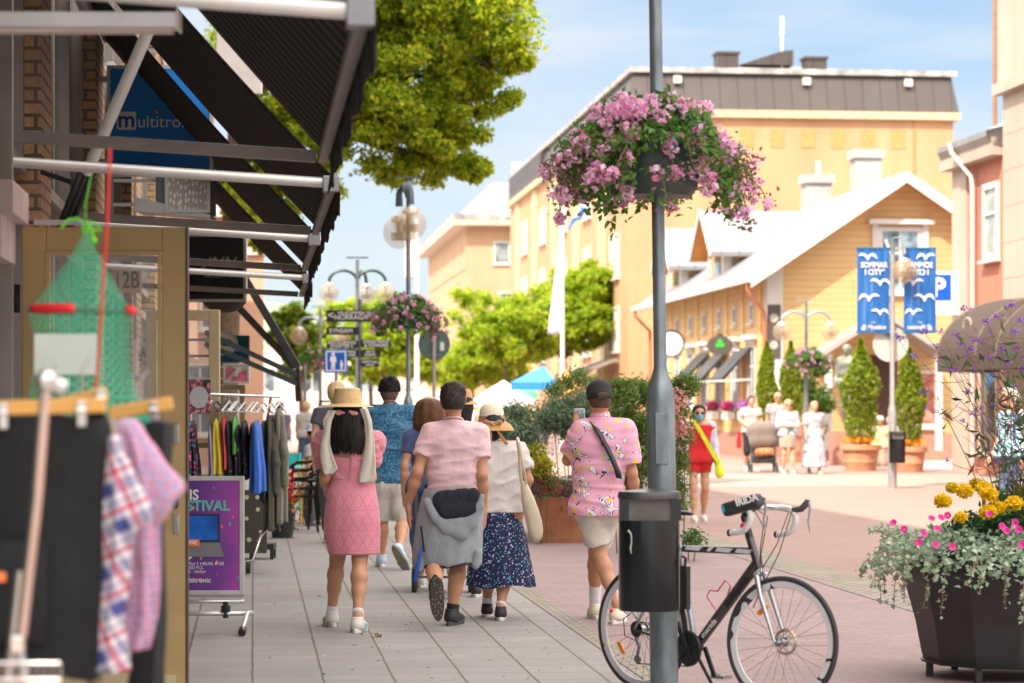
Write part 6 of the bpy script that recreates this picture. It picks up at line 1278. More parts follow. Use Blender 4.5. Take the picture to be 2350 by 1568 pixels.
n1 = SP.noise(9.5, 1.6, SP.co(scale=(1, 1, 1.0)), .4, 1.2); n2 = SP.noise(23, 1, SP.co(loc=(3, 1, 7)), .3, .5); base = (.74, .36, .50)
c_ = SP.ramp(n1, [(0, base), (.565, base), (.568, (.02, .02, .10)), (.585, (.02, .02, .10)), (.588, (.74, .71, .78)), (.66, (.74, .71, .78)), (.663, (.02, .02, .1)), (.69, (.02, .02, .1)), (.695, (.74, .71, .78))], 'CONSTANT')
c_ = SP.mix(SP.ramp(n2, [(.665, 0), (.67, 1)]), c_, (.78, .52, .03)); SP.bump(SP.noise(8, 4), .5, .02); SP.fin(c_, .75)
top(t, J, SP.mat, e=.024, sleeve=.80, hem=f(0, 893)[2], seed=19, wide=.034, flare=-.02, fold=.009, straight=1.0)
m = MB(); m.lathe([(.062, 0), (.07, -.03), (.075, -.045)], 30, tuple(V3(J['nk'])+V3((0, 0, .035))), sy=.95); m.build('collar', SP.mat, t, smooth=True, solid=.006)
shorts(t, J, cloth('cream_shorts', (.66, .60, .52), fold=.5), frac=.80, wide=.036, e=.016, seed=21)
hair(t, J, mat('cropped_hair', (.10, .055, .035), .85, bump=.3, bs=300), e=.003, nape=-.07, seed=2, curl=0.0)
CAPM = cloth('black_cap_cloth', (.012, .012, .014), fold=.1); h = V3(J['hd']); hf = unit(J['hf'])
cap = sdf_mesh('cap', [pr(h+V3((0, 0, .005))-hf*.02, h+V3((0, 0, .042))+hf*.008, .094, .095, .03, (hf, 1.12))], .006, CAPM, t, cuts=[(h+V3((0, 0, .0))-hf*.1, unit(V3((0, 0, -1))-hf*.22))])
sdf_mesh('cap_peak', [pr(h+hf*.10+V3((0, 0, .012)), h+hf*.155-V3((0, 0, .002)), .065, .05, .02, (V3((0, 0, 1)), .14))], .005, CAPM, cap)
sdf_mesh('cap_gap', [pr(h-hf*.128+V3((-.022, 0, .022)), h-hf*.128+V3((.022, 0, .022)), .02, k=.01, fl=(V3((0, 1, 0)), .4))], .004, mat('cropped_hair', (.1, .055, .035)), cap)
m = MB(); m.bar(tuple(h-hf*.136+V3((-.04, 0, .002))), tuple(h-hf*.136+V3((.04, 0, .002))), .008, .012); m.build('cap_strap', BLACK, cap)
pts = [f(612, 382, -.06), f(640, 430, -.125), f(680, 500, -.155), (f(715, 570, -.165)), f(745, 640, -.17), f(758, 690, -.165)]
m = MB(); m.sheet([[tuple(p-V3((.022, .006, -.006))), tuple(p+V3((0, -.01, 0))), tuple(p+V3((.022, .006*0, -.006)))] for p in pts]); m.build('shoulder_strap', BLACK, t, smooth=True, solid=.006)
m = MB(); m.box(tuple(f(676, 500, -.15)-V3((.02, .004, .014))), tuple(f(676, 500, -.15)+V3((.02, .004, .014)))); m.build('strap_buckle', BLACK, t, bevel=.003)
for sd, d in (('L', (.35, 1, .0)), ('R', (-.12, 1, .0))): sock(t, J['an'+sd], J['kn'+sd], .11, SOCK, .98); shoe(t, J['an'+sd], d, (0, 0, 1), mat('cream_canvas_shoe', (.66, .58, .44), .7), SOLE_W, 1.0)
a = V3(J['anL']); m = MB(); m.ball(tuple(a+V3((-.03, -.045, -.05))), .02, 12, 8, (1, .5, .9)); m.build('heart_badge', mat('heart_red', (.7, .01, .02), .4), t, smooth=True)
a, c = f(513, 308, .26), f(572, 398, .26); ph = thing('smartphone', 'smartphone in a pale case held up by the man in the printed shirt', 'phone', (f.x+a[0], f.Y+.28, c[2]))
w, h_ = c[0]-a[0], a[2]-c[2]; MB().box((0, 0, -.02), (w, .009, h_)).build('case', mat('pale_phone_case', (.6, .5, .42), .4), ph, bevel=.004)
t2 = NT('phone_screen'); s_ = t2.sep(t2.co()); c_ = t2.ramp(t2.math('ADD', t2.math('MULTIPLY', s_[2], 6), t2.math('MULTIPLY', t2.noise(60, 3), .8)), [(.45, (.05, .05, .06)), (.8, (.1, .12, .1)), (.98, (.15, .2, .12)), (1.05, (.08, .3, .6))]); t2.fin(c_, .15); t2.set(t2.b.inputs['Emission Color'], c_); t2.b.inputs['Emission Strength'].default_value = .35
MB().box((.005, -.002, -.012), (w-.005, .0, h_-.006)).build('screen', t2.mat, ph)
# ---- hidden companions between the walkers
f = Fig('woman with long reddish brown hair, half hidden between two men', 815, 20.6, A_, 'people walking away together on the pavement'); t = f.t
J = skel(1.6, stride=.15); J['hd'] = f(812, 262); J['nk'] = f(812, 345); 
body(t, J, SK_MID, res=.011); top(t, J, cloth('navy_top', (.05, .08, .2)), res=.011, e=.02, sleeve=.6); shorts(t, J, cloth('denim', (.05, .11, .22)), res=.011, frac=1.6, e=.02)
loft('hair', [(f(812, 0)[0], 0, f(0, 212)[2], .04, .05), (f(812, 0)[0], 0, f(0, 232)[2], .10, .10), (f(812, 0)[0], -.01, f(0, 280)[2], .122, .115), (f(812, 0)[0], -.03, f(0, 340)[2], .13, .10), (f(812, 0)[0], -.04, f(0, 400)[2], .11, .08)], H_BRN, t, fold=lambda a, v: 1+.04*math.sin(a*9), solid=.01)
for sd in 'LR': shoe(t, J['an'+sd], (0, 1, 0), (0, 0, 1), SHB, SOLE_W, .95, res=.01)
f = Fig('woman in a tan sun hat, mostly hidden behind the man in the plain pink shirt', 1010, 19.6, A_, 'people walking away together on the pavement'); t = f.t
J = skel(1.62, stride=-.12); J['hd'] = f(990, 245); J['nk'] = f(985, 325)
body(t, J, SK_TAN, res=.011); top(t, J, cloth('cream_blouse', (.6, .5, .4)), res=.011, e=.02, sleeve=.3); shorts(t, J, SHG, res=.011, frac=1.8, e=.02)
hair(t, J, H_BLK, e=.014, nape=-.2, res=.01, extra=[pr(V3(J['hd'])+V3((.0, -.04, -.05)), V3(J['hd'])+V3((.02, -.06, -.17)), .085, .06, .04)])
h = V3(J['hd']); m = MB(); m.lathe([(0, .1), (.06, .095), (.085, .06), (.092, 0), (.14, -.03), (.135, -.034), (.09, -.006)], 36, tuple(h+V3((0, 0, .035)))); m.build('sun_hat', HB, t, smooth=True)
for sd in 'LR': shoe(t, J['an'+sd], (0, 1, 0), (0, 0, 1), SHBK, SOLE_W, .95, res=.01)
# pushchair seen between the legs
q = P(965, 0, 20.2); s = thing('pushchair', 'dark pushchair with wheels seen between the legs of the walkers', 'pushchair', (q.x, 20.2, 0)); DKC = cloth('dark_pram_cloth', (.03, .035, .045))
for x in (-.05, .42):
    m = MB(); m.tube([(x, .1*math.cos(R(k*20)), .105+.1*math.sin(R(k*20))) for k in range(18)], .022, 8, closed=True); w_ = m.build('wheel', BLACK, s, smooth=True); m = MB(); m.cyl((x-.015, 0, .105), (x+.015, 0, .105), .07, n=20); m.build('hub', mat('grey_hub', (.12, .12, .12), .6), w_, smooth=True)
m = MB(); m.bar((-.03, 0, .13), (.40, 0, .13), .02); m.bar((-.03, 0, .13), (-.03, -.15, .95), .02); m.bar((.4, 0, .13), (.4, -.15, .95), .02); m.bar((-.03, -.15, .95), (.4, -.15, .95), .03); m.build('frame', mat('grey_hub', (.12, .12, .12)), s)
m = MB(); m.lathe([(.0, .2), (.15, .22), (.19, .4), (.19, .75), (.15, .9), (0, .95)], 24, (.18, .15, 0)); m.build('seat', DKC, s, smooth=True)
# ================================================================ people further off
def walker(label, cx, foot, H, cloths, skin, hairm, conv=lambda x, y: (x, y), fdir=(0, -1, 0), stride=.15, group=None, res=.016, Y=None, hatm=None, glasses=False, mask=None, girth=1.0, long_hair=0, leg=.5, armL=None, armR=None, skirt=None, sleeve=.5, hem=None, shoes=(SHB, SOLE_W), face=True):
    ux, uy = conv(cx, foot); Y = Y or CH*F/(uy-HY); t = thing('person', label, 'person', (P(ux, 0, Y).x, Y, 0), 0, group)
    J = skel(H, fdir, stride, girth=girth, armL=armL, armR=armR); body(t, J, skin, res=res, face=face and fdir[1] < 0, hands=True)
    top(t, J, cloths[0], res=res, e=.022, sleeve=sleeve, wide=.028, hem=hem)
    if skirt:
        z0 = J['hpL'][2]+.1; loft('skirt', [(0, 0, z0, .14, .12), (0, 0, z0-.15, .19, .16), (0, 0, (z0+skirt[0])/2, .2+skirt[1]*.5, .17+skirt[1]*.5), (0, 0, skirt[0], .19+skirt[1], .18+skirt[1])], cloths[1], t, n=40, fold=lambda a, v: 1+.05*math.sin(a*8)*v)
    else: shorts(t, J, cloths[1], res=res, frac=leg, e=.02, wide=.03)
    s = J['s']; hd = V3(J['hd'])
    if hairm: hair(t, J, hairm, e=.014, nape=-.075-long_hair, res=res*.8, extra=[pr(hd-V3(J['f'])*.05-V3((0, 0, .05)), hd-V3(J['f'])*.06-V3((0, 0, .09+long_hair)), .07, .05, .04)] if long_hair else None)
    if hatm: m = MB(); m.lathe([(0, .1), (.07, .09), (.098, .04), (.102, 0), (.125, -.01), (.1, -.012)], 24, tuple(hd+V3((0, 0, .045)))); m.build('hat', hatm, t, smooth=True)
    if fdir[1] < 0: face_parts(t, J, glasses, mask)
    for sd in 'LR': shoe(t, J['an'+sd], fdir, (0, 0, 1), shoes[0], shoes[1], s, res=max(.008, res*.7))
    return t, J
WHT = cloth('white_cotton', (.48, .47, .46)); REDC = cloth('red_cloth', (.62, .008, .014), fold=.5); LBL = cloth('pale_blue_cloth', (.55, .58, .72)); DENIM = cloth('denim', (.05, .11, .22)); DKG = cloth('dark_grey_cloth', (.08, .08, .10)); GREYC = cloth('grey_cloth', (.42, .42, .42)); BEI = cloth('beige_cloth', (.42, .30, .23)); PURP = cloth('dusty_purple', (.13, .12, .2))
D_ = crop(1640, 900, 720, 2258)
# woman in red
t, J = walker('woman in a red playsuit, pale cardigan and blue face mask walking towards the camera', 335, 1275, 1.58, (REDC, REDC), SK_MID, H_BLK, D_, (.08, -1, 0), -.12, res=.010, mask=mat('mask_blue', (.18, .42, .55), .7), glasses=True, leg=.45, sleeve=.12, girth=1.08, long_hair=.06, Y=32.6)
CARD = cloth('pale_cardigan', (.55, .54, .66)); P_ = []
for sd in 'LR':
    sh, el, wr = V3(J['sh'+sd]), V3(J['el'+sd]), V3(J['wr'+sd]); P_ += [pr(sh, el, .07, .06, .03), pr(el, wr+(el-wr)*.12, .06, .05, .03, cuts=[(wr+(el-wr)*.1, unit(wr-el))]), pr(sh, sh+V3((0, -.02, -.35))*1+V3((.02 if sh[0] < 0 else -.02, 0, 0)), .062, .05, .04)]
sdf_mesh('cardigan', P_, .010, CARD, t, disp=folds(.008, 14, 3))
YEL = mat('neon_yellow', (.72, .82, .02), .5); m = MB(); m.sheet([[(-.10+x, -.10-.0*i, 1.36), (-.055+x, -.12, 1.38)] if i == 0 else [((-.10+.055*i)+x, -.135-.012*min(i, 3), 1.36-.095*i), ((-.06+.055*i)+x, -.14-.012*min(i, 3), 1.40-.095*i)] for i in range(7) for x in (0,)]); m.build('bag_strap', YEL, t, solid=.004)
b_ = thing('shoulder_bag', 'neon yellow shoulder bag at the hip of the woman in red', 'bag', tuple(Vector(t.location)+Vector((.25, -.15, .56)))); sdf_mesh('bag', [pr((0, 0, .26), (.02, 0, .1), .035, .065, .04, ((0, 1, 0), .5))], .010, YEL, b_, disp=folds(.006, 14, 8)); m = MB(); m.tube([(0, 0, .3), (-.02, 0, .36), (.02, .02, .33)], .008, 6); m.build('handle', YEL, b_)
# strollers' group by the house
GRP = 'people strolling in the sun by the yellow house'
t, J = walker('man in a white T-shirt and black trousers pushing the pram', 745, 845, 1.82, (WHT, cloth('black_cloth', (.02, .02, .025))), SK_MID, H_BLK, D_, (.15, -1, 0), .15, GRP, leg=1.35, armL=((-.24, .0, 1.15), (-.18, .28, 1.02)), armR=((.24, 0, 1.15), (.15, .28, 1.02)), Y=58.6)
b_ = thing('red_bag', 'small red bag hanging beside the man in the white T-shirt', 'bag', tuple(Vector(t.location)+Vector((-.3, -.1, .62)))); sdf_mesh('bag', [pr((0, 0, 0), (0, 0, .3), .07, .05, .03, ((0, 1, 0), .5))], .014, REDC, b_); m = MB(); m.tube([(0, 0, .3), (.05, 0, .5)], .01, 6); m.build('strap', REDC, b_)
walker('bald man in a grey T-shirt behind the pram', 955, 860, 1.92, (cloth('pale_grey_cloth', (.33, .33, .37)), DKG), SK_MID, None, D_, (0, -1, 0), -.1, GRP, glasses=True, leg=.9, Y=58.9)
walker('blonde woman in a loose white blouse and beige skirt, arms folded', 1035, 900, 1.72, (cloth('white_blouse', (.40, .45, .52)), BEI), SK_PALE, H_BLD, D_, (.1, -1, 0), .1, GRP, glasses=True, long_hair=.12, skirt=(.62, .0), sleeve=1.1, armL=((-.22, .02, 1.14), (.05, .2, 1.1)), armR=((.22, .02, 1.14), (-.05, .22, 1.12)), Y=55.6)
walker('elderly woman with pale hair in a long white patterned dress', 1240, 895, 1.68, (cloth('white_pattern', (.45, .44, .50), .3), cloth('white_pattern', (.45, .44, .50), .3)), SK_PALE, H_BLD, D_, (.15, -1, 0), .14, GRP, skirt=(.16, .1), sleeve=.9, Y=55.9)
# pram
q = P(*D_(850, 880), 57.0); s = thing('pram', 'grey brown pram with a rounded hood and black basket', 'pram', (q.x, 57.4, 0)); PRC = cloth('pram_cloth', (.17, .135, .12))
sdf_mesh('hood', [pr((-.12, 0, .98), (.14, 0, 1.0), .28, .27, .1, ((0, 0, 1), .8)), pr((-.13, -.12, .75), (.13, -.12, .75), .2, .2, .1)], .02, PRC, s)
MB().box((-.26, -.3, .22), (.26, .3, .42)).build('basket', BLACK, s, bevel=.03)
sdf_mesh('shopping', [pr((-.12, -.3, .48), (.14, -.3, .5), .1, .09, .05)], .02, mat('red_orange_shopping', (.6, .2, .08), .6, var=.6, vs=12), s)
m = MB(); [m.bar((x, -.32, .15), (x, .25, .9), .03) for x in (-.28, .28)]; m.bar((-.28, .5, 1.05), (.28, .5, 1.05), .03); [m.bar((x, .1, .8), (x, .5, 1.05), .03) for x in (-.28, .28)]; m.build('frame', BLACK, s)
for x in (-.3, .3):
    for y, r_ in ((-.35, .1), (.3, .15)):
        m = MB(); m.tube([(x, y+r_*math.cos(R(k*24)), r_+.01+r_*math.sin(R(k*24))) for k in range(15)], .02, 6, closed=True); m.build('wheel', BLACK, s, smooth=True)
# people at the left cafe
E_ = crop(440, 880, 420, 1062)
walker('woman from behind in a dusty blue top and white shorts', 655, 640, 1.66, (PURP, WHT), SK_PALE, H_BLK, E_, (0, 1, 0), .12, 'people in the distance on the left', Y=52, leg=.45, girth=1.2)
walker('grey haired woman from behind in a striped grey tunic and jeans', 825, 600, 1.68, (GREYC, DENIM), SK_PALE, H_BLD, E_, (0, 1, 0), -.1, 'people in the distance on the left', Y=55, leg=1.9, girth=1.15)
t, J = walker('man with a white cap and white T-shirt sitting at the cafe table', 880, 900, 1.6, (WHT, DKG), SK_TAN, H_BLK, E_, (-.9, .4, 0), .0, None, Y=31.5, leg=1.6, res=.012, hatm=mat('pale_cap', (.62, .64, .68), .7))
t.location.z = -.28; t.matrix_basis = Matrix.Translation(t.location)
f_ = walker('woman with curly blond hair just behind the straw hat', 1012, 900, 1.84, (DKG, DKG), SK_PALE, H_BLD, E_, (0, 1, 0), .1, None, Y=27.5, res=.012, leg=1.9, shoes=(SHBK, SOLE_W))
# market crowd behind the walkers
g = random.Random(4); cols = [((.7, .7, .7), 'white'), ((.10, .10, .25), 'navy blue'), ((.62, .55, .15), 'yellow'), ((.25, .14, .35), 'violet'), ((.6, .25, .3), 'pink'), ((.35, .35, .38), 'grey'), ((.55, .08, .1), 'dark red')]
spots = [(1078, 0, 'beside the middle lamp post under the trees', 75), (1125, 2, 'in front of the white market tent', 84), (1190, 3, 'under the blue parasol', 80), (1215, 2, 'just right of the blue parasol pole', 82), (905, 4, 'left of the middle lamp post far away', 88), (1060, 5, 'far away between the round sign and the pink shirted man', 92), (1250, 1, 'in front of the orange stall', 86), (1030, 6, 'far away right of the round sign post', 95), (975, 5, 'far away right of the white beach flag', 96), (860, 0, 'far away in front of the signpost', 98)]
for (px, ci, place, Y) in spots:
    c, n_ = cols[ci]; walker('distant person in %s %s' % (n_, place), px, 1000, 1.72, (cloth('crowd_'+n_.replace(' ', '_'), c), DKG if ci != 2 else BEI), g.choice([SK_PALE, SK_MID]), g.choice([H_BLD, H_BRN, H_GRY]), fdir=(g.uniform(-.6, .6), g.choice([-1, 1]), 0), stride=g.uniform(-.15, .15), group='people at the market stalls', Y=Y, res=.03, face=False, leg=g.choice([.6, 1.8]))
# man at the right edge
t, J = walker('grey haired man in a blue checked shirt behind the tall flowers at right', 2325, 1000, 1.82, (None, DENIM), SK_MID, H_GRY, fdir=(-.95, -.35, 0), Y=34, res=.012, leg=1.8, girth=1.2) if False else (None, None)
CK = NT('blue_checked_shirt'); s_ = CK.sep(CK.co()); ln = CK.math('MAXIMUM', CK.ramp(CK.math('FRACT', CK.math('MULTIPLY', CK.math('ADD', s_[0], s_[1]), 14)), [(.0, 1), (.22, 0)], 'CONSTANT'), CK.ramp(CK.math('FRACT', CK.math('MULTIPLY', s_[2], 14)), [(.0, .8), (.2, 0)], 'CONSTANT')); CK.fin(CK.mix(ln, (.42, .58, .68), (.06, .25, .42)), .8)
walker('grey haired man in a blue checked shirt behind the tall flowers at right', 2322, 1000, 1.80, (CK.mat, DENIM), SK_MID, H_GRY, fdir=(-.95, -.35, 0), Y=30, res=.011, leg=1.8, girth=1.25, sleeve=.6)
# seated couple under the thujas
for k, (px, lab, c) in enumerate(((2020, 'person in a white hat sitting between the thujas', (.7, .62, .3)), (2042, 'person with dark hair sitting beside the banner lamp', (.7, .7, .7)))):
    t, J = walker(lab, px, 1000, 1.62, (cloth('seated_%d' % k, c), BEI), SK_MID, H_GRY if k else None, fdir=(-.3, -1, 0), Y=62.5+k, res=.02, hatm=WHT if not k else None, stride=0, leg=1.5)
    t.location.z = -.32; t.matrix_basis = Matrix.Translation(t.location)
# bronze statue by the porch
q = P(1945, 0, 65); s = thing('statue', 'weathered bronze statue of a standing man by the porch', 'statue', (q.x, 65, 0)); BRZ = mat('bronze_green', (.20, .22, .18), .6, .4, var=.35, vs=5)
J = skel(2.35, (-.6, -1, 0), .12, girth=1.1); sdf_mesh('figure', torso(J, .03)+limbs(J)+head(J, True), .022, BRZ, s, M=Matrix.Translation((0, 0, .9)), disp=folds(.012, 8, 4))
MB().box((-.45, -.45, 0), (.45, .45, .92)).build('plinth', mat('stone_plinth', (.4, .2, .15)), s, bevel=.02)
# ================================================================ bicycle
bx0, by0 = .711, 13.2; bang = math.atan2(-.75, .68)
bk = thing('bicycle', 'grey road bicycle with white bar tape leaning behind the lamp post and bin', 'bicycle', (bx0, by0, 0), bang)
FRM = mat('bike_grey_paint', (.075, .065, .06), .3, .5, var=.15, coat=.5); FRK = mat('bike_silver_paint', (.42, .42, .45), .25, .6, coat=.5); RUB = mat('tyre_rubber', (.035, .035, .038), .75, bump=.2, bs=200); CHR = mat('polished_metal', (.6, .6, .6), .2, 1); TAPE = mat('white_bar_tape', (.68, .66, .65), .6, bump=.15, bs=150); PLB = mat('black_plastic', (.02, .02, .022), .4); ORR = mat('orange_reflector', (.9, .28, .01), .3); 
WR = .34
def wheel(name, cx, M_=None, refl=100, rimc=None, disc=False):
    m = MB(); m.M = M_; m.tube([(cx+(WR-.014)*math.cos(R(k*5)), 0, WR+(WR-.014)*math.sin(R(k*5))) for k in range(72)], .014, 10, closed=True)
    w = m.build('wheel', RUB, bk, smooth=True)
    m = MB(); m.M = M_; vs = []
    prof = [(WR-.028, .010), (WR-.028, -.010), (WR-.058, -.007), (WR-.062, 0), (WR-.058, .007)]
    for k in range(72):
        a = R(k*5)
        for r_, y in prof: vs.append((cx+r_*math.cos(a), y, WR+r_*math.sin(a)))
    m.add(vs, [(k*5+i, k*5+(i+1) % 5, ((k+1) % 72)*5+(i+1) % 5, ((k+1) % 72)*5+i) for k in range(72) for i in range(5)])
    t = NT('white_rim_'+name); tcx = t.sep(t.co()); c_ = t.ramp(t.noise(5, 1, t.co(scale=(1, 1, 1))), [(.56, (.66, .65, .68)), (.57, (.04, .04, .045)), (.62, (.04, .04, .045)), (.63, (.66, .65, .68))], 'CONSTANT'); t.fin(rimc or c_, .3); m.build('rim', t.mat, w, smooth=True)
    m = MB(); m.M = M_
    for k in range(28):
        a = R(k*360/28); b = a+R(50 if k % 2 else -50); y = .028 if k % 4 < 2 else -.028
        m.cyl((cx+.022*math.cos(b), y, WR+.022*math.sin(b)), (cx+(WR-.06)*math.cos(a), 0, WR+(WR-.06)*math.sin(a)), .0011, n=4, caps=False)
    m.build('spokes', mat('dark_spoke', (.12, .11, .11), .4, .6), w)
    m = MB(); m.M = M_; m.cyl((cx, -.035, WR), (cx, .035, WR), .016, n=14); m.cyl((cx, -.05, WR), (cx, .05, WR), .006, n=8); m.cyl((cx, -.031, WR), (cx, -.027, WR), .026, n=16); m.cyl((cx, .027, WR), (cx, .031, WR), .026, n=16); m.build('hub', CHR, w, smooth=True)
    if disc:
        m = MB(); m.M = M_; m.tube([(cx+.062*math.cos(R(k*15)), .036, WR+.062*math.sin(R(k*15))) for k in range(24)], .008, 4, closed=True); [m.bar((cx, .036, WR), (cx+.06*math.cos(R(k*60)), .036, WR+.06*math.sin(R(k*60))), .006, .002) for k in range(6)]; m.build('brake_disc', mat('brass_disc', (.5, .4, .28), .4, .9), w)
    a = R(refl); m = MB(); m.M = M_; c0 = Vector((cx+.2*math.cos(a), -.004, WR+.2*math.sin(a))); d = Vector((-math.sin(a), 0, math.cos(a))); m.prism([(-.042, 0), (-.03, -.013), (.03, -.013), (.042, 0), (.03, .013), (-.03, .013)], .008, tuple(c0), ax=tuple(d), ay=(math.cos(a), 0, math.sin(a)), az=(0, 1, 0)); m.build('reflector', ORR, w)
    return w
WBL = 1.01
wheel('rear', 0, refl=215, disc=False)
HT0, HT1 = Vector((.855, 0, .705)), Vector((.79, 0, .865)); BBc = Vector((.40, 0, .265))
axd = (HT0-HT1).normalized()
ST = Matrix.Translation(HT0) @ Matrix.Rotation(R(9), 4, axd*-1) @ Matrix.Translation(-HT0)
wheel('front', WBL, ST, refl=128, disc=True)
m = MB(); m.cyl(HT0, HT1, .024, .021, n=14); m.build('head_tube', FRM, bk, smooth=True)
m = MB(); m.tube([BBc, HT0+Vector((-.015, 0, .03))], [.027, .030], 14); dt = m.build('down_tube', FRM, bk, smooth=True)
m = MB(); m.tube([(.315, 0, .79), (HT1.x, 0, .80)], [.018, .021], 12); tt = m.build('top_tube', mat('black_white_tube', (.03, .03, .035), .3, .2, coat=.5), bk, smooth=True)
m = MB(); [m.prism([(x0, -.008), (x1, -.012), (x1+.03, .010), (x0+.02, .012)], .003, (0, -.0215, .797)) for x0, x1 in ((.34, .44), (.50, .52), (.56, .66), (.70, .80))]; m.build('white_flash', INK_W, tt)
m = MB(); m.tube([BBc, (.27, 0, .84)], .017, 12); m.build('seat_tube', FRK, bk, smooth=True)
for y in (-.045, .045):
    m = MB(); m.tube([BBc+Vector((-.02, y*.6, 0)), (.2, y, .30), (0, y*1.3, WR)], [.012, .011, .009], 8); m.build('chain_stay', FRM, bk, smooth=True)
    m = MB(); m.tube([(.285, y*.4, .77), (.12, y, .55), (0, y*1.3, WR)], [.009, .008, .008], 8); m.build('seat_stay', FRK, bk, smooth=True)
m = MB(); m.cyl((.27, 0, .84), (.235, 0, .97), .0135, n=10); m.build('seat_post', PLB, bk, smooth=True)
sdf_mesh('saddle', [pr((.10, 0, .99), (.20, 0, .985), .055, .035, .04, ((0, 0, 1), .4)), pr((.20, 0, .985), (.36, 0, .98), .035, .018, .03, ((0, 0, 1), .6))], .006, PLB, bk)
for y in (-.052, .052):
    m = MB(); m.M = ST; m.tube([HT0+Vector((.01, y*.75, -.03)), HT0+Vector((.05, y*1.02, -.14)), Vector((WBL-.01, y*1.05, WR+.0))], [.014, .013, .008], 10); m.build('fork_blade', FRK, bk, smooth=True)
m = MB(); m.M = ST; m.tube([HT0+Vector((.01, -.045, -.025)), HT0+Vector((.003, 0, -.012)), HT0+Vector((.01, .045, -.025))], .016, 8); m.cyl(HT0, HT0+axd*.02, .026, n=14); m.build('fork_crown', FRK, bk, smooth=True)
# cockpit
up = -axd; top0 = HT1+up*.055; m = MB(); m.M = ST; m.cyl(HT1, top0, .018, n=12); [m.cyl(HT1+up*k*.014, HT1+up*(k*.014+.008), .022, n=14) for k in range(4)]; st0 = top0+up*.07; m.cyl(top0, st0, .016, n=12); m.tube([st0, st0+Vector((.07, 0, .045))], .016, 10); m.build('stem', PLB, bk, smooth=True)
m = MB(); m.M = ST; m.ball(HT1+up*.07+Vector((.0, -.022, .0)), .019, 12, 8); m.build('red_light', mat('red_lamp', (.75, .03, .08), .3), bk, smooth=True)
hc = st0+Vector((.075, 0, .05)); BW = .205
for sg in (-1, 1):
    pts = [hc+Vector((0, sg*.03, 0)), hc+Vector((.0, sg*BW*.85, .0)), hc+Vector((.03, sg*BW, .002)), hc+Vector((.085, sg*(BW+.004), -.008)), hc+Vector((.112, sg*(BW+.008), -.045)), hc+Vector((.105, sg*(BW+.01), -.09)), hc+Vector((.07, sg*(BW+.012), -.128)), hc+Vector((.0, sg*(BW+.014), -.14))]
    P2 = []
    for i in range(len(pts)-1):
        p0, p1, p2, p3 = pts[max(i-1, 0)], pts[i], pts[i+1], pts[min(i+2, len(pts)-1)]
        for j in range(7): u = j/7; P2.append(.5*((2*p1)+(p2-p0)*u+(2*p0-5*p1+4*p2-p3)*u*u+(3*p1-p0-3*p2+p3)*u**3))
    P2.append(pts[-1]); m = MB(); m.M = ST; m.tube(P2, [.0165 if k % 3 else .0150 for k in range(len(P2))], 12); hb = m.build('handlebar_drop', TAPE, bk, smooth=True)
    m = MB(); m.M = ST; m.cyl(pts[-1], pts[-1]+Vector((-.014, 0, 0)), .0185, n=12); m.build('bar_end_plug', PLB, hb, smooth=True)
    h0 = hc+Vector((.095, sg*(BW+.005), -.01)); m = MB(); m.M = ST; m.tube([h0, h0+Vector((.05, 0, .008)), h0+Vector((.085, 0, .04)), h0+Vector((.09, 0, .058))], [.016, .017, .018, .013], 10); m.build('brake_hood', mat('grey_hood_rubber', (.06, .06, .07), .6), bk, smooth=True)
    m = MB(); m.M = ST; m.tube([h0+Vector((.098, 0, .045)), h0+Vector((.108, 0, .0)), h0+Vector((.098, 0, -.06)), h0+Vector((.112, 0, -.115))], [.009, .008, .006, .004], 8); m.build('brake_lever', FRK, bk, smooth=True)
m = MB(); m.M = ST; m.cyl(hc+Vector((0, -.17, 0)), hc+Vector((0, .17, 0)), .013, n=10); m.build('handlebar', PLB, bk, smooth=True)
for k, (dx, dz, sg) in enumerate(((.10, -.05, -1), (.13, -.02, 1), (.07, -.1, -1), (.16, .0, 1))):
    m = MB(); m.M = ST; m.tube([hc+Vector((.02, sg*.06, 0)), hc+Vector((.05+dx*.8, sg*.08, dz)), hc+Vector((.03+dx*.6, sg*.05, -.17-.02*k)), HT0+Vector((.02, sg*.02, .08-.05*k)), HT0+Vector((-.05 if k % 2 else .05, sg*.03, -.05-.05*k))], .0028, 6); m.build('brake_cable', PLB, bk, smooth=True)
q = P(1706, 1158, 12.1); hbag = thing('handlebar_bag', 'black padded bag with white lettering strapped to the bicycle handlebar', 'bag', tuple(q)); hbag.rotation_euler = (0, R(-17), R(-24)); hbag.matrix_basis = Matrix.Translation(q)@Euler((0, R(-17), R(-24))).to_matrix().to_4x4()
m = MB(); m.box((-.105, -.05, -.036), (.095, .05, .034)); m.build('body', mat('bag_black', (.018, .018, .02), .5, bump=.3, bs=80), hbag, bevel=.018); m = MB(); m.box((-.075, -.052, -.03), (.065, -.049, .008)); m.build('front_pocket', mat('bag_black', (.018, .018, .02)), hbag)
text('lettering', 'IRIDA', .05, INK_W, hbag, (.04, -.054, .012), bold=.001, sx=.95); MB().box((-.1, -.0525, -.012), (-.085, -.049, .022)).build('blue_tab', mat('blue_tab', (.02, .3, .45), .4), hbag)
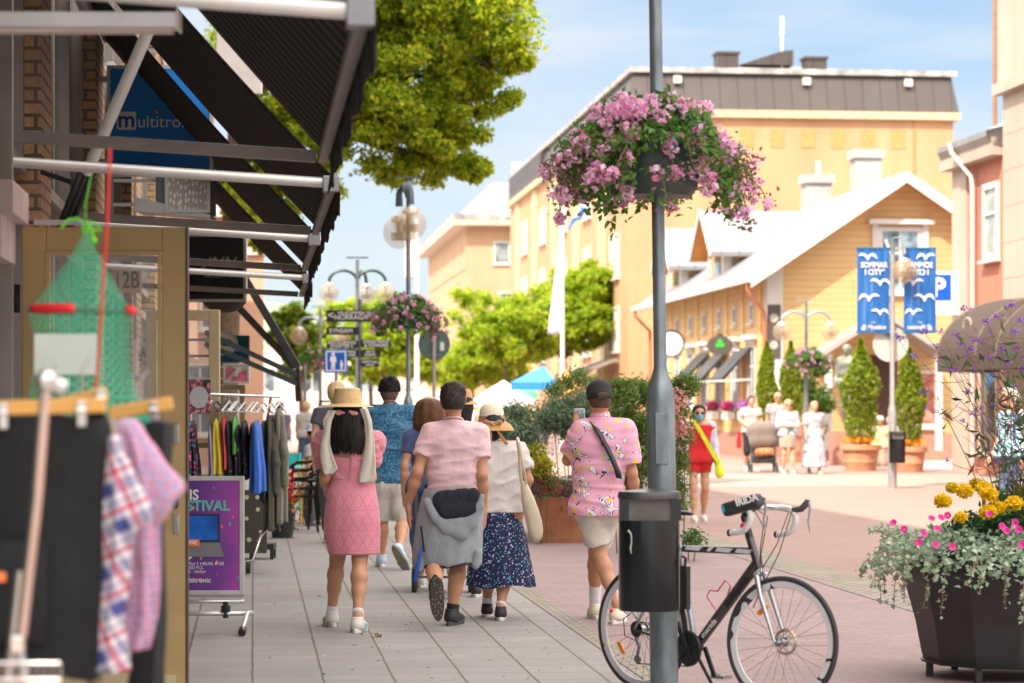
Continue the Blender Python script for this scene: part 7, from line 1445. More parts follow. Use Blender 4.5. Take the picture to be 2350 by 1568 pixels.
# drivetrain
t = bk; cr_ = Vector((.40, -.055, .265)); m = MB(); n = 40
poly = [((.098 if k % 2 else .092)*math.cos(R(k*4.5)), (.098 if k % 2 else .092)*math.sin(R(k*4.5))) for k in range(80)]
m.tube([tuple(cr_+Vector((.086*math.cos(R(k*9)), 0, .086*math.sin(R(k*9))))) for k in range(40)], .0065, 4, closed=True)
for k in range(5): a = R(k*72+10); m.bar(cr_, cr_+Vector((.085*math.cos(a), 0, .085*math.sin(a))), .016, .005)
m.prism(poly, .0025, tuple(cr_)); m.cyl(cr_+Vector((0, -.012, 0)), cr_+Vector((0, .1, 0)), .02, n=12); m.build('chainring', PLB, t)
for sg, ang in ((-1, 112), (1, -68)):
    a = R(ang); c0 = Vector((.40, sg*.07, .265)); c1 = c0+Vector((.17*math.cos(a), sg*.012, .17*math.sin(a))); m = MB(); m.bar(c0, c1, .016, .024); o = m.build('crank_arm', PLB, t, bevel=.003)
    m = MB(); m.M = Matrix.Translation(c1+Vector((0, sg*.05, 0))); m.box((-.045, -.035, -.011), (-.037, .035, .011)); m.box((.037, -.035, -.011), (.045, .035, .011)); m.box((-.037, -.035, -.009), (.037, -.028, .009)); m.box((-.037, .028, -.009), (.037, .035, .009)); m.cyl((0, -.045, 0), (0, .045, 0), .009, n=8); m.build('pedal', mat('worn_pedal', (.3, .29, .28), .4, .6), o)
m = MB(); m.cyl((0, -.046, WR), (0, -.028, WR), .045, .03, n=24); m.build('cassette', PLB, t, smooth=True)
m = MB(); m.tube([(0, -.05, WR-.045), (.03, -.055, WR-.09), (.015, -.055, WR-.16)], .009, 8); m.cyl((.02, -.06, WR-.16), (.02, -.05, WR-.16), .024, n=14); m.build('derailleur', mat('dull_metal', (.25, .25, .25), .4, .7), t, smooth=True)
m = MB(); m.tube([(0, -.045, WR+.043), (.40, -.055, .265+.095)], .0035, 4); m.tube([(.02, -.055, WR-.185), (.40, -.055, .265-.095)], .0035, 4); m.build('chain', PLB, t)
m = MB(); m.tube([(-.01, -.05, WR-.06), (-.08, -.055, WR-.04), (-.09, -.055, WR+.05), (-.03, -.05, WR+.09), (.05, -.05, WR+.03)], .003, 6); m.build('gear_cable', PLB, t, smooth=True)
m = MB(); m.tube([(.33, .06, .25), (.40, .16, .015)], [.011, .008], 8); m.build('kickstand', PLB, t, smooth=True)
m = MB(); p0 = BBc.lerp(HT0, .40)+Vector((-.03, 0, .03)); ax_ = (HT0-BBc).normalized(); nn = Vector((-ax_.z, 0, ax_.x)); m.tube([p0-nn*.0, p0+nn*.10-ax_*.0, p0+nn*.11+ax_*.04, p0+nn*.07+ax_*.08, p0+nn*.075+ax_*.16, p0+nn*.03+ax_*.17, p0+ax_*.1], .004, 8, closed=True); m.build('bottle_cage', mat('red_cage', (.6, .02, .03), .3), t, smooth=True)
m = MB(); m.box((.325, -.045, .47), (.375, -.012, .70)); m.box((.318, -.05, .50), (.383, -.045, .54)); m.box((.318, -.05, .6), (.383, -.045, .65)); m.tube([(.35, -.03, .70), (.36, -.035, .745), (.33, -.03, .75)], .008, 8); m.build('folding_lock', PLB, t, bevel=.006)
dd = (HT0-BBc).normalized(); an = math.atan2(dd.z, dd.x)
text('lettering', 'merida', .045, INK_W, dt, tuple(BBc.lerp(HT0, .27)+Vector((0, -.0295, -.004))), rot=(R(90), -an, 0), sx=1.1, ext=.001); text('lettering', 'MERIDA', .042, BLACK, dt, tuple(BBc.lerp(HT0, .72)+Vector((0, -.0295, .0))), rot=(R(90), -an, 0), sx=1.5, ext=.001, bold=.002)
m = MB(); m.tube([(BBc.x+.0, 0, BBc.z+.045), (.385, 0, .40)], .0, 4) if False else None
# ================================================================ big planter on the right
q = Vector((P(2301, 0, 13.9).x, 13.9, 0)); pl = thing('large_planter', 'large dark faceted planter with trailing silver leaves and yellow marigolds at the lower right', 'planter', tuple(q)); PLM = mat('planter_black', (.028, .026, .028), .42, .1, var=.15, bump=.06, bs=200)
m = MB(); m.lathe([(0, .09), (.44, .09), (.455, .1), (.47, .16), (.50, .32), (.55, .5), (.595, .62), (.605, .70), (.57, .70), (.55, .62), (0, .6)], 12, a0=R(-90), a1=R(270)); m.build('body', PLM, pl, bevel=.004)
for k in range(6):
    a = R(k*60-60); m = MB(); m.box((-.02, -.02, 0), (.02, .02, .1)); o = m.build('foot', PLM, pl, bevel=.006); o.location = (.42*math.cos(a), .42*math.sin(a), 0)
m = MB(); m.lathe([(.445, .088), (.462, .088), (.475, .105), (.462, .11)], 12, a0=R(-90), a1=R(270)); m.build('base_rim', PLM, pl)
m = MB(); m.box((-.003, -.61, .12), (.003, -.44, .69)) if False else None
SIL = leafmat('silver_green_leaves', [(.30, .42, .28), (.44, .56, .42), (.20, .32, .17), (.54, .63, .52)], .25); g = np.random.default_rng(77)
n = 3200; th = g.uniform(0, 2*math.pi, n); rr = np.sqrt(g.random(n))*.70
z = .70+.13*(1-(rr/.70)**2)+g.normal(size=n)*.03+.03*np.sin(th*7)-np.where(rr > .58, (rr-.58)*1.0*g.random(n), 0)
pos = [np.stack([rr*np.cos(th), rr*np.sin(th), z], 1)]; m = MB(); tr_ = []
for i in range(64):
    a = g.uniform(R(-200), R(20)); L = g.uniform(.08, .40) if g.random() < .6 else g.uniform(.05, .2); r0 = g.uniform(.56, .68); pts = [np.array([r0*math.cos(a), r0*math.sin(a), .71+g.uniform(-.03, .08)])]; hz_ = g.uniform(.01, .035) if L > .2 else g.uniform(.03, .06)
    for k in range(7): pts.append(pts[-1]+np.array([math.cos(a)*hz_*(1-k/8), math.sin(a)*hz_*(1-k/8), -L/7*(.3+.22*k)])+g.normal(size=3)*.008)
    m.tube(pts, .0028, 4)
    for u in np.linspace(0, 1, int(14+L*60)): i_ = min(6, int(u*7)); w_ = u*7-i_; tr_.append(pts[i_]*(1-w_)+pts[i_+1]*w_+g.normal(size=3)*.011)
for i in range(5):
    a = g.uniform(R(130), R(230)); p = np.array([.6*math.cos(a), .6*math.sin(a)*.8, .76]); pts = [p+np.array([-.034*k, 0, .035*k-.004*k*k])+g.normal(size=3)*.008 for k in range(6)]; m.tube(pts, .0025, 4); tr_ += [x_+g.normal(size=3)*.012 for x_ in pts for _ in range(3)]
m.build('trailing_stems', mat('reddish_stem', (.25, .12, .08), .7), pl)
leaves('silver_foliage', np.concatenate(pos), .036, SIL, pl, 5, aspect=.95, up=.5); leaves('trailing_leaves', np.array(tr_), .030, SIL, pl, 6, aspect=1.0, up=.2)
DKL = leafmat('marigold_leaves', [(.015, .06, .02), (.03, .11, .03), (.06, .16, .05)], .3); cs = [(-.10, -.1, .87), (.15, -.2, .88), (.33, -.1, .88), (-.0, .1, .92), (.45, 0, .9), (-.2, .05, .85)]
leaves('marigold_foliage', clumps(g, cs, [.16]*6, 520, .2), .042, DKL, pl, 7, aspect=.35)
YEM = leafmat('marigold_petals', [(.85, .58, .005), (.9, .66, .01), (.8, .48, .004)], .3)
def uz(px, py, dy): w_ = P(px, py, 13.9+dy); return np.array([w_.x-q.x, dy, w_.z])
heads = [(2163, 1150, -.25), (2214, 1128, -.2), (2258, 1122, -.15), (2270, 1135, -.3), (2268, 1176, -.35), (2288, 1166, -.3), (2327, 1155, -.3), (2240, 1110, .1), (2185, 1120, .15), (2340, 1125, .1), (2205, 1188, -.4)]
for i, (a, b, dy) in enumerate(heads):
    c = uz(a, b, dy); r_ = .050 if i < 7 else .036
    d = g.normal(size=(330, 3)); d /= np.linalg.norm(d, axis=1)[:, None]; leaves('marigold', c+d*np.array([1, 1, .78])*r_*g.uniform(.55, 1, 330)[:, None], .024, YEM, pl, 20+i, aspect=.9)
MAG = leafmat('petunia_petals', [(.72, .02, .28), (.8, .05, .36), (.5, .01, .15)], .25)
for i, (a, b) in enumerate([(2150, 1213), (2175, 1183), (2108, 1245), (2160, 1188), (2138, 1190), (2300, 1208), (2310, 1218), (2338, 1215), (2345, 1250), (2270, 1180), (2147, 1250), (2185, 1255), (2075, 1215), (2050, 1200), (2330, 1200), (2120, 1225)]):
    c = uz(a, b, -.62 if b > 1205 else -.5); m = MB(); r_ = .021; m.lathe([(.003, -.012), (r_*.5, -.002), (r_, .003)], 15, tuple(c), rfun=lambda a_, z_: 1+.08*math.cos(5*a_))
    M_ = Matrix.Translation(Vector(c))@Matrix.Rotation(R(70+g.uniform(-25, 20)), 4, 'X')@Matrix.Rotation(g.uniform(-.5, .5), 4, 'Y'); m.v = [M_@(v-Vector(c)) for v in m.v]; m.build('petunia', MAG, pl, smooth=True)
# tall verbena
VL = leafmat('verbena_leaves', [(.03, .10, .03), (.06, .16, .05), (.12, .20, .06), (.22, .08, .08)], .3); VS = mat('verbena_stem', (.16, .10, .07), .7); VP = leafmat('verbena_petals', [(.22, .08, .42), (.34, .14, .60), (.16, .05, .3)], .2)
m = MB(); lv = []; vp = []
tops = [(2062, 775), (2117, 762), (2212, 708), (2100, 818), (2150, 795), (2195, 770), (2208, 790), (2290, 725), (2240, 780), (2330, 760), (2265, 738), (2228, 800), (2345, 735), (2186, 850), (2270, 820), (2262, 738), (2300, 800), (2335, 800), (2280, 860), (2250, 785), (2310, 830), (2120, 900), (2236, 950), (2158, 760), (2320, 700), (2345, 850), (2220, 900)]
for i, (a, b) in enumerate(tops):
    dy = g.uniform(-.25, .3); e = uz(a, b, dy); s0 = np.array([g.uniform(-.02, .5)-.06, dy*.5, .8]); c1 = s0*.6+e*.4+np.array([(s0[0]-e[0])*.18, 0, .02]); pts = []
    for k in range(9): u = k/8; pts.append(s0*(1-u)**2+2*c1*u*(1-u)+e*u*u+g.normal(size=3)*.004)
    m.tube(pts, [.0042-.0028*k/8 for k in range(9)], 5)
    for k in (3, 5, 7):
        for sg in (-1, 1):
            p = pts[k]; d = np.array([sg*g.uniform(.05, .16), g.uniform(-.05, .05), g.uniform(.02, .10)]); m.tube([p, p+d*.6+np.array([0, 0, -.01]), p+d], [.002, .0018, .0012], 4)
            if g.random() < .28: vp.append(p+d+g.normal(size=(12, 3))*.008)
    vp.append(e+g.normal(size=(34, 3))*np.array([.014, .014, .008]))
    for k in range(15): u = g.random()**1.6*7.9; i_ = int(u); lv.append(pts[i_]+(pts[min(i_+1, 8)]-pts[i_])*(u-i_)+g.normal(size=3)*.03)
m.build('verbena_stems', VS, pl); leaves('verbena_leaves', np.array(lv), .085, VL, pl, 9, aspect=.2, up=.0); leaves('verbena_flowers', np.concatenate(vp), .013, VP, pl, 10, aspect=.9)
lf = clumps(g, [(.12, .1, 1.0), (.3, .1, 1.1), (.45, .15, 1.05), (.05, 0, .95), (.4, .2, 1.3)], [.16, .2, .25, .12, .2], 150, .1); leaves('tall_leaves', lf, .10, VL, pl, 11, aspect=.24, up=0)
# ================================================================ rusty planter, shrubs, bench, litter
a, b = G(1222, 1247), G(1392, 1247); cp = thing('rusty_planter', 'long rusty steel planter box with dark purple ground plants behind the walkers', 'planter', (a.x, a.y, 0)); RST = NT('rusty_steel'); n_ = RST.noise(3, 6, rough=.7); RST.bump(RST.noise(50, 4), .3, .004); RST.fin(RST.ramp(n_, [(.3, (.20, .07, .035)), (.55, (.36, .14, .07)), (.75, (.45, .2, .1))]), .85)
L = b.x-a.x; m = MB(); m.box((0, 0, 0), (L, .04, .52)); m.box((0, 2.4, 0), (L, 2.44, .52)); m.box((0, .04, 0), (.04, 2.4, .52)); m.box((L-.04, .04, 0), (L, 2.4, .52)); m.build('box', RST.mat, cp, bevel=.004); MB().box((.04, .04, .3), (L-.04, 2.4, .47)).build('soil', mat('soil', (.05, .035, .025), .95), cp)
g = np.random.default_rng(5); n = 2600; p = np.stack([g.uniform(-.05, L+.05, n), g.uniform(-.1, 2.4, n), .52+g.random(n)*.18-.14*(g.random(n) < .25)], 1); leaves('purple_foliage', p, .055, leafmat('purple_leaves', [(.09, .04, .045), (.16, .07, .06), (.10, .12, .05), (.2, .1, .09)], .25), cp, 5)
SH_G = leafmat('grey_green_shrub', [(.10, .17, .09), (.18, .27, .15), (.28, .37, .24), (.07, .12, .06)], .35)
def shrub(label, px, Y, blobs, size, m_, seed, per=1500, stem=True, asp=.4):
    t = thing('shrub', label, 'shrub', (P(px, 0, Y).x, Y, 0)); g = np.random.default_rng(seed); cs, rs = [], []; b0 = Vector(t.location); mm = MB()
    for (x, y, r_) in blobs: c = P(x, y, Y)-b0; cs.append(np.array(c)+np.array([0, g.uniform(-.3, .3), 0])); rs.append(r_*Y/F*1.3); mm.tube([(c.x*.6, 0, 0), (c.x*.8, 0, c.z*.6), tuple(c)], [.008, .006, .003], 5)
    leaves('foliage', clumps(g, cs, rs, int(per*1.5), .02)+g.normal(size=(int(per*1.5)*len(cs), 3))*.05, size, m_, t, seed, aspect=asp); mm.build('stems', mat('shrub_stem', (.10, .12, .05), .8), t); return t
shrub('round grey green standard shrub beside the phone', 1320, 27.9, [(1300, 950, 62), (1345, 930, 48), (1270, 960, 40), (1320, 985, 40)], .05, SH_G, 3, 1900)
shrub('grey green shrub right behind the brown brimmed hat', 1190, 27.6, [(1185, 960, 42), (1200, 1000, 40), (1175, 990, 36), (1150, 985, 25)], .05, SH_G, 4, 1500)
BAMB = leafmat('feathery_leaves', [(.07, .16, .03), (.16, .27, .05), (.30, .38, .10), (.10, .2, .05)], .4)
shrub('tall feathery bright green shrub left of the lamp post', 1440, 25.5, [(1430, 960, 55), (1470, 900, 38), (1450, 1020, 50), (1480, 1060, 45), (1420, 900, 30), (1440, 1100, 40), (1485, 980, 40), (1400, 990, 30)], .075, BAMB, 5, 900, asp=.16)
shrub('feathery shrub with pink blossoms right of the lamp post', 1560, 25.8, [(1552, 950, 34), (1556, 1000, 30), (1548, 1060, 34), (1575, 885, 22), (1550, 1120, 28), (1548, 1160, 22), (1550, 900, 28)], .075, BAMB, 6, 520, asp=.16)
t = thing('blossom_spikes', 'pink blossom spikes in the shrub beside the lamp post', 'flowers', tuple(P(1545, 1180, 25.4))); b0 = Vector(t.location); g = np.random.default_rng(8); pts = [np.array(P(x, y, 25.4)-b0)+g.normal(size=(60, 3))*[.04, .05, .07] for x, y in ((1550, 930), (1560, 960), (1548, 990), (1565, 910), (1568, 985))]; leaves('blossoms', np.concatenate(pts), .035, leafmat('salmon_petals', [(.75, .25, .28), (.8, .4, .42)], .3), t, 8); m = MB(); [m.tube([(0, 0, 0), tuple(np.array(P(x, y, 25.4)-b0))], .006, 5) for x, y in ((1550, 930), (1565, 910))]; m.build('stems', mat('shrub_stem', (.1, .12, .05)), t)
shrub('low yellow flowering plant between the hat and the round shrub', 1232, 27.2, [(1230, 1045, 22), (1245, 1070, 20)], .05, leafmat('yellow_mix', [(.8, .6, .01), (.3, .35, .03), (.12, .2, .03)], .3), 9, 420)
shrub('low magenta flowering plant above the rusty planter', 1248, 27.3, [(1240, 1095, 20), (1258, 1110, 24)], .05, leafmat('magenta_mix', [(.65, .02, .2), (.12, .2, .03), (.15, .25, .08)], .3), 10, 420)
shrub('dark shrub with orange background bits left of the black cap', 1360, 29.5, [(1330, 870, 26), (1360, 885, 28), (1300, 880, 24), (1275, 900, 20)], .06, BAMB, 11, 300, asp=.2)
shrub('small weed growing at the foot of the lamp post', 1580, 24.2, [(1580, 1238, 12), (1600, 1242, 9)], .05, LEAF_M, 12, 120)
m = MB(); c0 = P(1388, 1060, 27.5); st_ = thing('plant_stake', 'green plant stake rising from the rusty planter', 'stake', (P(1417, 0, 27.4).x, 27.4, .5)); st_.location.x = P(1416-0, 0, 27.4).x; m.cyl((0, 0, 0), (0, 0, .62), .012, n=8); m.build('stake', mat('green_stake', (.1, .25, .03), .5), st_)
be = thing('street_bench', 'curved grey slatted bench behind the rusty planter', 'bench', (P(1300, 0, 28.6).x, 28.6, 0))
for k in range(7): m = MB(); m.tube([(-.45+.0*k, -.1+k*.07, .66), (0, -.14+k*.07, .68), (.55, -.1+k*.07, .66)], .025, 6); m.build('slat', mat('weathered_wood', (.35, .33, .3), .8, bump=.3), be)
for x in (-.4, 0, .45): MB().box((x-.03, -.1, 0), (x+.03, .35, .63)).build('leg', BLACK, be)
# market tents and stalls
def tent(label, px0, px1, pyt, pyb, Y, c, ridge=.5):
    a, b = P(px0, pyb, Y), P(px1, pyt, Y); w, h = b.x-a.x, b.z-a.z; t = thing('market_tent', label, 'tent', (a.x, Y, 0)); m = MB(); z = a.z
    m.add([(0, 0, z), (w, 0, z), (w, 2.5, z), (0, 2.5, z), (w*ridge, 1.2, z+h)], [(0, 1, 4), (1, 2, 4), (2, 3, 4), (3, 0, 4)]); m.add([(0, 0, z), (w, 0, z), (w, 0, z-.25), (0, 0, z-.25)], [(0, 1, 2, 3)]); m.build('canopy', c, t, solid=.01)
    for x in (.05, w-.05):
        for y in (.05, 2.45): m = MB(); m.cyl((x, y, 0), (x, y, z), .03, n=8); m.build('pole', ALU, t)
tent('white market tent under the trees', 1085, 1225, 872, 918, 88, cloth('tent_white', (.6, .62, .66))); tent('green market tent beside the white one', 1160, 1235, 870, 900, 90, cloth('tent_green', (.1, .4, .25)))
tent('bright blue market parasol by the tree trunk', 1172, 1275, 838, 878, 78, cloth('tent_blue', (.02, .22, .55)), .75)
tent('orange stall roof behind the black cap', 1275, 1375, 850, 905, 70, cloth('tent_orange', (.8, .32, .02)), .2) 
# small things on the paving
g = random.Random(12); cc = [((.35, .25, .12), 'dry brown leaf'), ((.55, .4, .05), 'yellow leaf'), ((.6, .58, .52), 'pale paper scrap'), ((.12, .1, .08), 'dark twig')]
LTM = [mat('litter_%d' % i, c, .9) for i, (c, _) in enumerate(cc)]
lt_ = tag(thing('leaf_litter', 'scattered tiny dry leaves and scraps on the grey slabs', 'litter'), kind='stuff')
m = MB()
for i in range(170):
    px, py = g.uniform(600, 1300), g.uniform(1230, 1565); v = G(px, py); s_ = g.uniform(.006, .02)*(1.7 if g.random() < .1 else 1); a = g.uniform(0, 3.14); m.m = g.choice([0, 0, 1, 2, 3]); d = Vector((math.cos(a), math.sin(a), 0)); e = Vector((-d.y, d.x, 0))
    m.add([v+Vector((0, 0, .006))-d*s_, v-e*s_*.35+Vector((0, 0, .010)), v+d*s_+Vector((0, 0, .006)), v+e*s_*.35+Vector((0, 0, .008))], [(0, 1, 2, 3)])
m.build('scraps', LTM, lt_)
v = G(870, 1464); s_ = thing('dry_leaf_cluster', 'curled dry leaves lying on the slabs near the pink dress', 'leaf', tuple(v)); gg = np.random.default_rng(2); leaves('leaf', gg.normal(size=(9, 3))*[.05, .02, .004]+[0, 0, .016], .045, LTM[0], s_, 2)
v = G(733, 1370); s_ = thing('candy_wrapper', 'small red and white sweet wrapper on the slabs', 'wrapper', tuple(v)); MB().box((-.02, -.012, .005), (.02, .012, .012)).build('wrapper', mat('red_wrapper', (.7, .15, .2), .4, var=.6, vs=60), s_, bevel=.004)
# ================================================================ clothes rail, poster stand, cafe chairs
RAILM = mat('chrome', (.62, .6, .58), .18, 1)
Yr_ = 22.6; pa, pb = P(425, 903, 22.2), P(642, 911, Yr_); rk = thing('clothes_rail', 'chrome clothes rail on the pavement behind the laptop poster', 'clothes rail', (pa.x, pa.y, 0)); q = pb-pa
m = MB(); m.cyl((0, 0, pa.z), (q.x, q.y, pb.z), .014, n=10); m.build('rail', RAILM, rk, smooth=True)
e = P(622, 905, Yr_)-pa; m = MB(); m.tube([(e.x, e.y, pb.z), (e.x-.06, e.y, 1.3), (e.x-.1, e.y, 1.1)], .014, 10); m.build('upright', mat('copper_tube', (.6, .35, .24), .25, .9), rk, smooth=True)
lg_ = [P(652-0, 1235, Yr_)-pa] if False else None
f0 = P(610, 1215, Yr_)-pa; f1 = P(592, 1420, 19.5)-pa; m = MB(); m.tube([tuple(P(653, 1222, 21.6)-pa+Vector((-.12, 0, pa.z*0+pa.z))) if False else (f0.x, f0.y, f0.z+pa.z), (f0.x-.04, f0.y-.1, .35), (f0.x-.1, f0.y-.2, .13), (f0.x-.3, f0.y-.2, .10)], .016, 10); m.build('leg', RAILM, rk, smooth=True)
m = MB(); m.tube([(.05, 0, pa.z), (.05, 0, .12), (-.1, 0, .1)], .016, 10); m.build('leg', RAILM, rk, smooth=True)
m = MB(); m.cyl((f0.x-.16, f0.y-.22, .06), (f0.x-.12, f0.y-.22, .06), .05, n=16); m.build('castor', BLACK, rk, smooth=True)
HNG = mat('white_hanger', (.7, .7, .7), .4); HNGB = mat('black_hanger', (.02, .02, .02), .4)
CLO = [('dress', 'black dress with bright pink and turquoise flowers, leftmost on the rail', 440, 975, 1100, 30, 'fl', 0), ('top', 'lilac top hanging beside the yellow dress', 486, 985, 1105, 16, (.38, .34, .6), 1), ('dress', 'yellow ruched dress on the rail', 498, 970, 1090, 32, (.72, .55, .01), 0), ('top', 'bright red top between the yellow and black clothes', 517, 965, 1075, 14, (.7, .01, .02), 0),
       ('dress', 'black glittery dress next to the red top', 526, 975, 1098, 24, 'gl', 1), ('top', 'bright green top squeezed between black dresses', 540, 965, 1040, 18, (.1, .6, .04), 1), ('dress', 'second black glittery dress from the left', 545, 985, 1098, 22, 'gl', 1), ('dress', 'black glittery dress in the middle of the rail', 562, 975, 1098, 26, 'gl', 1),
       ('dress', 'dark sparkling dress left of the bright blue dress', 580, 980, 1100, 16, 'gl', 1), ('dress', 'bright blue ruched dress with short hem', 590, 975, 1130, 36, (.01, .13, .6), 1), ('dress', 'black dress just right of the blue one', 606, 975, 1150, 18, 'gl', 1), ('coat', 'olive green blouse nearly at the right end of the rail', 622, 965, 1215, 34, (.10, .095, .065), 1), ('coat', 'outermost olive green long shirt with sleeves', 641, 945, 1200, 34, (.15, .145, .10), 1)]
FLP = NT('flower_black_print'); v_ = FLP.n('TexVoronoi', {0: FLP.co(), 'Scale': 24}); FLP.fin(FLP.mix(FLP.ramp(v_.outputs[0], [(.32, 1), (.36, 0)]), (.012, .012, .018), FLP.ramp(v_.outputs[1], [(.2, (.7, .03, .25)), (.5, (.03, .35, .4)), (.7, (.5, .3, .5))], 'CONSTANT')), .7)
GLT = NT('glitter_black'); v_ = GLT.n('TexVoronoi', {0: GLT.co(), 'Scale': 130}); GLT.fin(GLT.ramp(v_.outputs[1], [(.86, (.015, .015, .02)), (.9, (.35, .36, .42))], 'CONSTANT'), .6); GLT.bump(GLT.noise(14, 3), .5, .02)
for i, (nm, lab, px, y0, y1, w, c, hw) in enumerate(CLO):
    Y = 22.25+.4*(px-430)/215-(.15 if i == 9 else 0); yr = 903+8*(px-425)/217; top_ = P(px, yr, Y); o_ = tuple(top_)
    h = thing('clothes_hanger', ('white' if hw else 'black')+' hanger holding the '+lab.split(',')[0].replace(' on the rail', ''), 'hanger', o_, 0, 'hangers on the clothes rail'); k = Y/F
    hm = HNG if hw else HNGB; hy = -(y0-yr)*k; m = MB(); m.tube([(.012*math.cos(R(a)), 0, .012*math.sin(R(a))+.002) for a in range(-60, 200, 30)]+[(0, 0, -.03), (0, 0, -.06)], .0028, 6); m.build('hook', RAILM, h, smooth=True)
    s_ = .10; m = MB(); m.tube([(-.05, -s_*1.8, -.15), (0, 0, -.06), (.05, s_*1.8, -.15)], .009, 8); m.bar((-.05, -s_*1.8, -.15), (.05, s_*1.8, -.15), .008); m.build('shoulders', hm, h, smooth=True)
    zt, zb = P(px, y0, Y).z, P(px, y1, Y).z; g_ = thing(nm, lab, 'garment', (o_[0], o_[1], zb), 0, 'garments on the clothes rail'); H = zt-zb; hw_ = w*k/2
    mm = FLP.mat if c == 'fl' else GLT.mat if c == 'gl' else cloth('garment_%d' % i, c, fold=.9)
    rg = random.Random(i); ph = rg.uniform(0, 6); rows = [(0, 0, H+.03, hw_*.25, .10), (0, 0, H*.93, hw_*.55, .18), (0, 0, H*.6, hw_*.8, .16), (.01, 0, H*.3, hw_*.95, .17), (.01, 0, 0, hw_*1.0, .18)]
    loft('cloth', rows, mm, g_, n=44, fold=lambda a, v: (1+(.16*math.sin(a*5+ph)+.1*math.sin(a*9+ph*2))*v, .012*math.sin(a*3+ph)), solid=.004)
    if nm == 'coat': sdf_mesh('sleeve', [pr((hw_*.3, -.1, H*.95), (hw_*.9, -.16, H*.62), .035, .04, .03), pr((hw_*.9, -.16, H*.62), (hw_*.95, -.15, H*.35), .04, .035, .02)], .01, mm, g_, disp=folds(.006, 20, i))
# polka dot board, black board, stool legs behind the rail
PD = NT('polka_dots'); v_ = PD.n('TexVoronoi', {0: PD.co(scale=(1, 0, 1)), 'Scale': 9.5}); v_.inputs['Randomness'].default_value = .35; PD.fin(PD.ramp(v_.outputs[0], [(.22, (.6, .56, .38)), (.25, (.07, .065, .05))]), .7)
a, b = P(540, 1270, 23.6), P(612, 1125, 23.6); s_ = thing('dotted_board', 'dark board with cream polka dots behind the clothes rail', 'board', (a.x, 23.6, max(0, a.z)-.0)); MB().box((0, 0, 0), (b.x-a.x, .03, b.z-a.z)).build('panel', PD.mat, s_); MB().box((0, .03, 0), (.03, .3, .5)).build('prop', BLACK, s_)
a, b = P(590, 1262, 24.5), P(628, 1190, 24.5); s_ = thing('black_stool', 'black low stool behind the olive shirts', 'stool', (a.x, 24.5, 0)); w = b.x-a.x; m = MB(); m.box((-.1, 0, a.z), (w, .3, a.z+.06)); m.build('seat', BLACK, s_)
for x, y in ((-.08, .02), (w-.04, .02), (-.08, .26), (w-.04, .26)): MB().box((x, y, 0), (x+.035, y+.035, a.z)).build('leg', BLACK, s_)
# poster stand
Yq = 16.6; a, b = P(350, 1366, Yq), P(560, 1093, Yq); w, h = b.x-a.x, b.z-a.z; ps = thing('poster_stand', 'pavement poster stand with a silver frame on a sprung foot', 'sign stand', (a.x, Yq, 0)); z0 = a.z
m = MB(); fw = .032
for (x0, x1, z_0, z_1) in ((0, fw, 0, h), (w-fw, w, 0, h), (fw, w-fw, 0, fw), (fw, w-fw, h-fw, h)): m.box((x0, 0, z0+z_0), (x1, .03, z0+z_1))
m.build('frame', mat('silver_frame', (.6, .6, .58), .4, .4), ps, bevel=.004)
m = MB(); m.box((0, .031, z0-.02), (w, .04, z0+h-.01)); m.build('back_plate', ALU, ps)
m = MB(); m.cyl((.0, .02, z0-.045), (w-.0, .02, z0-.045), .014, n=10); m.cyl((.0, .02, .13), (w+.02, .02, .13), .016, n=10); m.build('cross_tube', ALU, ps, smooth=True)
x1_ = P(517, 0, Yq).x-a.x
for x in (.12, x1_):
    m = MB(); [m.cyl((x, .02, .145+k*.011), (x, .02, .145+k*.011+.007), .034, n=16) for k in range(int((z0-.06-.145)/.011))]; m.cyl((x, .02, .1), (x, .02, z0-.045), .02, n=12); m.build('spring', BLACK, ps, smooth=True)
for x in (.0, w+.02):
    m = MB(); m.tube([(x, .3, .11), (x, .02, .13), (x, -.28, .05)], .018, 10); o = m.build('foot', ALU, ps, smooth=True); m = MB(); m.cyl((x, -.25, .05), (x, -.31, .028), .026, n=14); m.build('rubber_tip', BLACK, o, smooth=True)
PO = NT('confetti_poster'); s_ = PO.sep(PO.co()); gr = PO.ramp(PO.math('ADD', PO.math('MULTIPLY', s_[0], 1.2), PO.math('MULTIPLY', PO.noise(3, 2), .5)), [(.45, (.07, .035, .22)), (.75, (.18, .05, .30)), (1.0, (.42, .07, .40))])
v_ = PO.n('TexVoronoi', {0: PO.co(scale=(1, 0, .6)), 'Scale': 21}); cc = PO.ramp(v_.outputs[1], [(0, (.8, .22, .06)), (.3, (.02, .15, .4)), (.5, (.75, .12, .25)), (.7, (.05, .4, .4)), (.85, (.8, .3, .08))], 'CONSTANT')
PO.fin(PO.mix(PO.math('MULTIPLY', PO.ramp(v_.outputs[0], [(.17, 1), (.20, 0)]), PO.ramp(PO.noise(4, 2), [(.33, 0), (.38, 1)])), gr, cc), .35)
po = MB().box((fw, .005, z0+fw), (w-fw, .02, z0+h-fw)).build('poster', PO.mat, ps)
def up_(px, py, y=.0): q = P(px, py, Yq); return (q.x-a.x, y, q.z)
W_ = INK_W; TEA = mat('teal_ink', (.12, .5, .48), .5, var=.02)
text('lettering', 'MULTIS', .098, W_, po, up_(456, 1137), align='RIGHT', bold=.002, sx=.95); text('lettering', 'FESTIVAL', .098, TEA, po, up_(527, 1162), align='RIGHT', bold=.003, sx=.98)
text('lettering', '9', .11, W_, po, up_(446, 1272), align='RIGHT', bold=.003)
for k, (s1, y) in enumerate((('Laptop IdeaPad 3 14IIL05, 8 GB', 1294), ('256 GB SSD M.2,', 1303), ('Home S - bärbar', 1312))): text('lettering', s1, .030, W_, po, up_((514, 467, 473)[k], y), align='RIGHT', ext=.001)
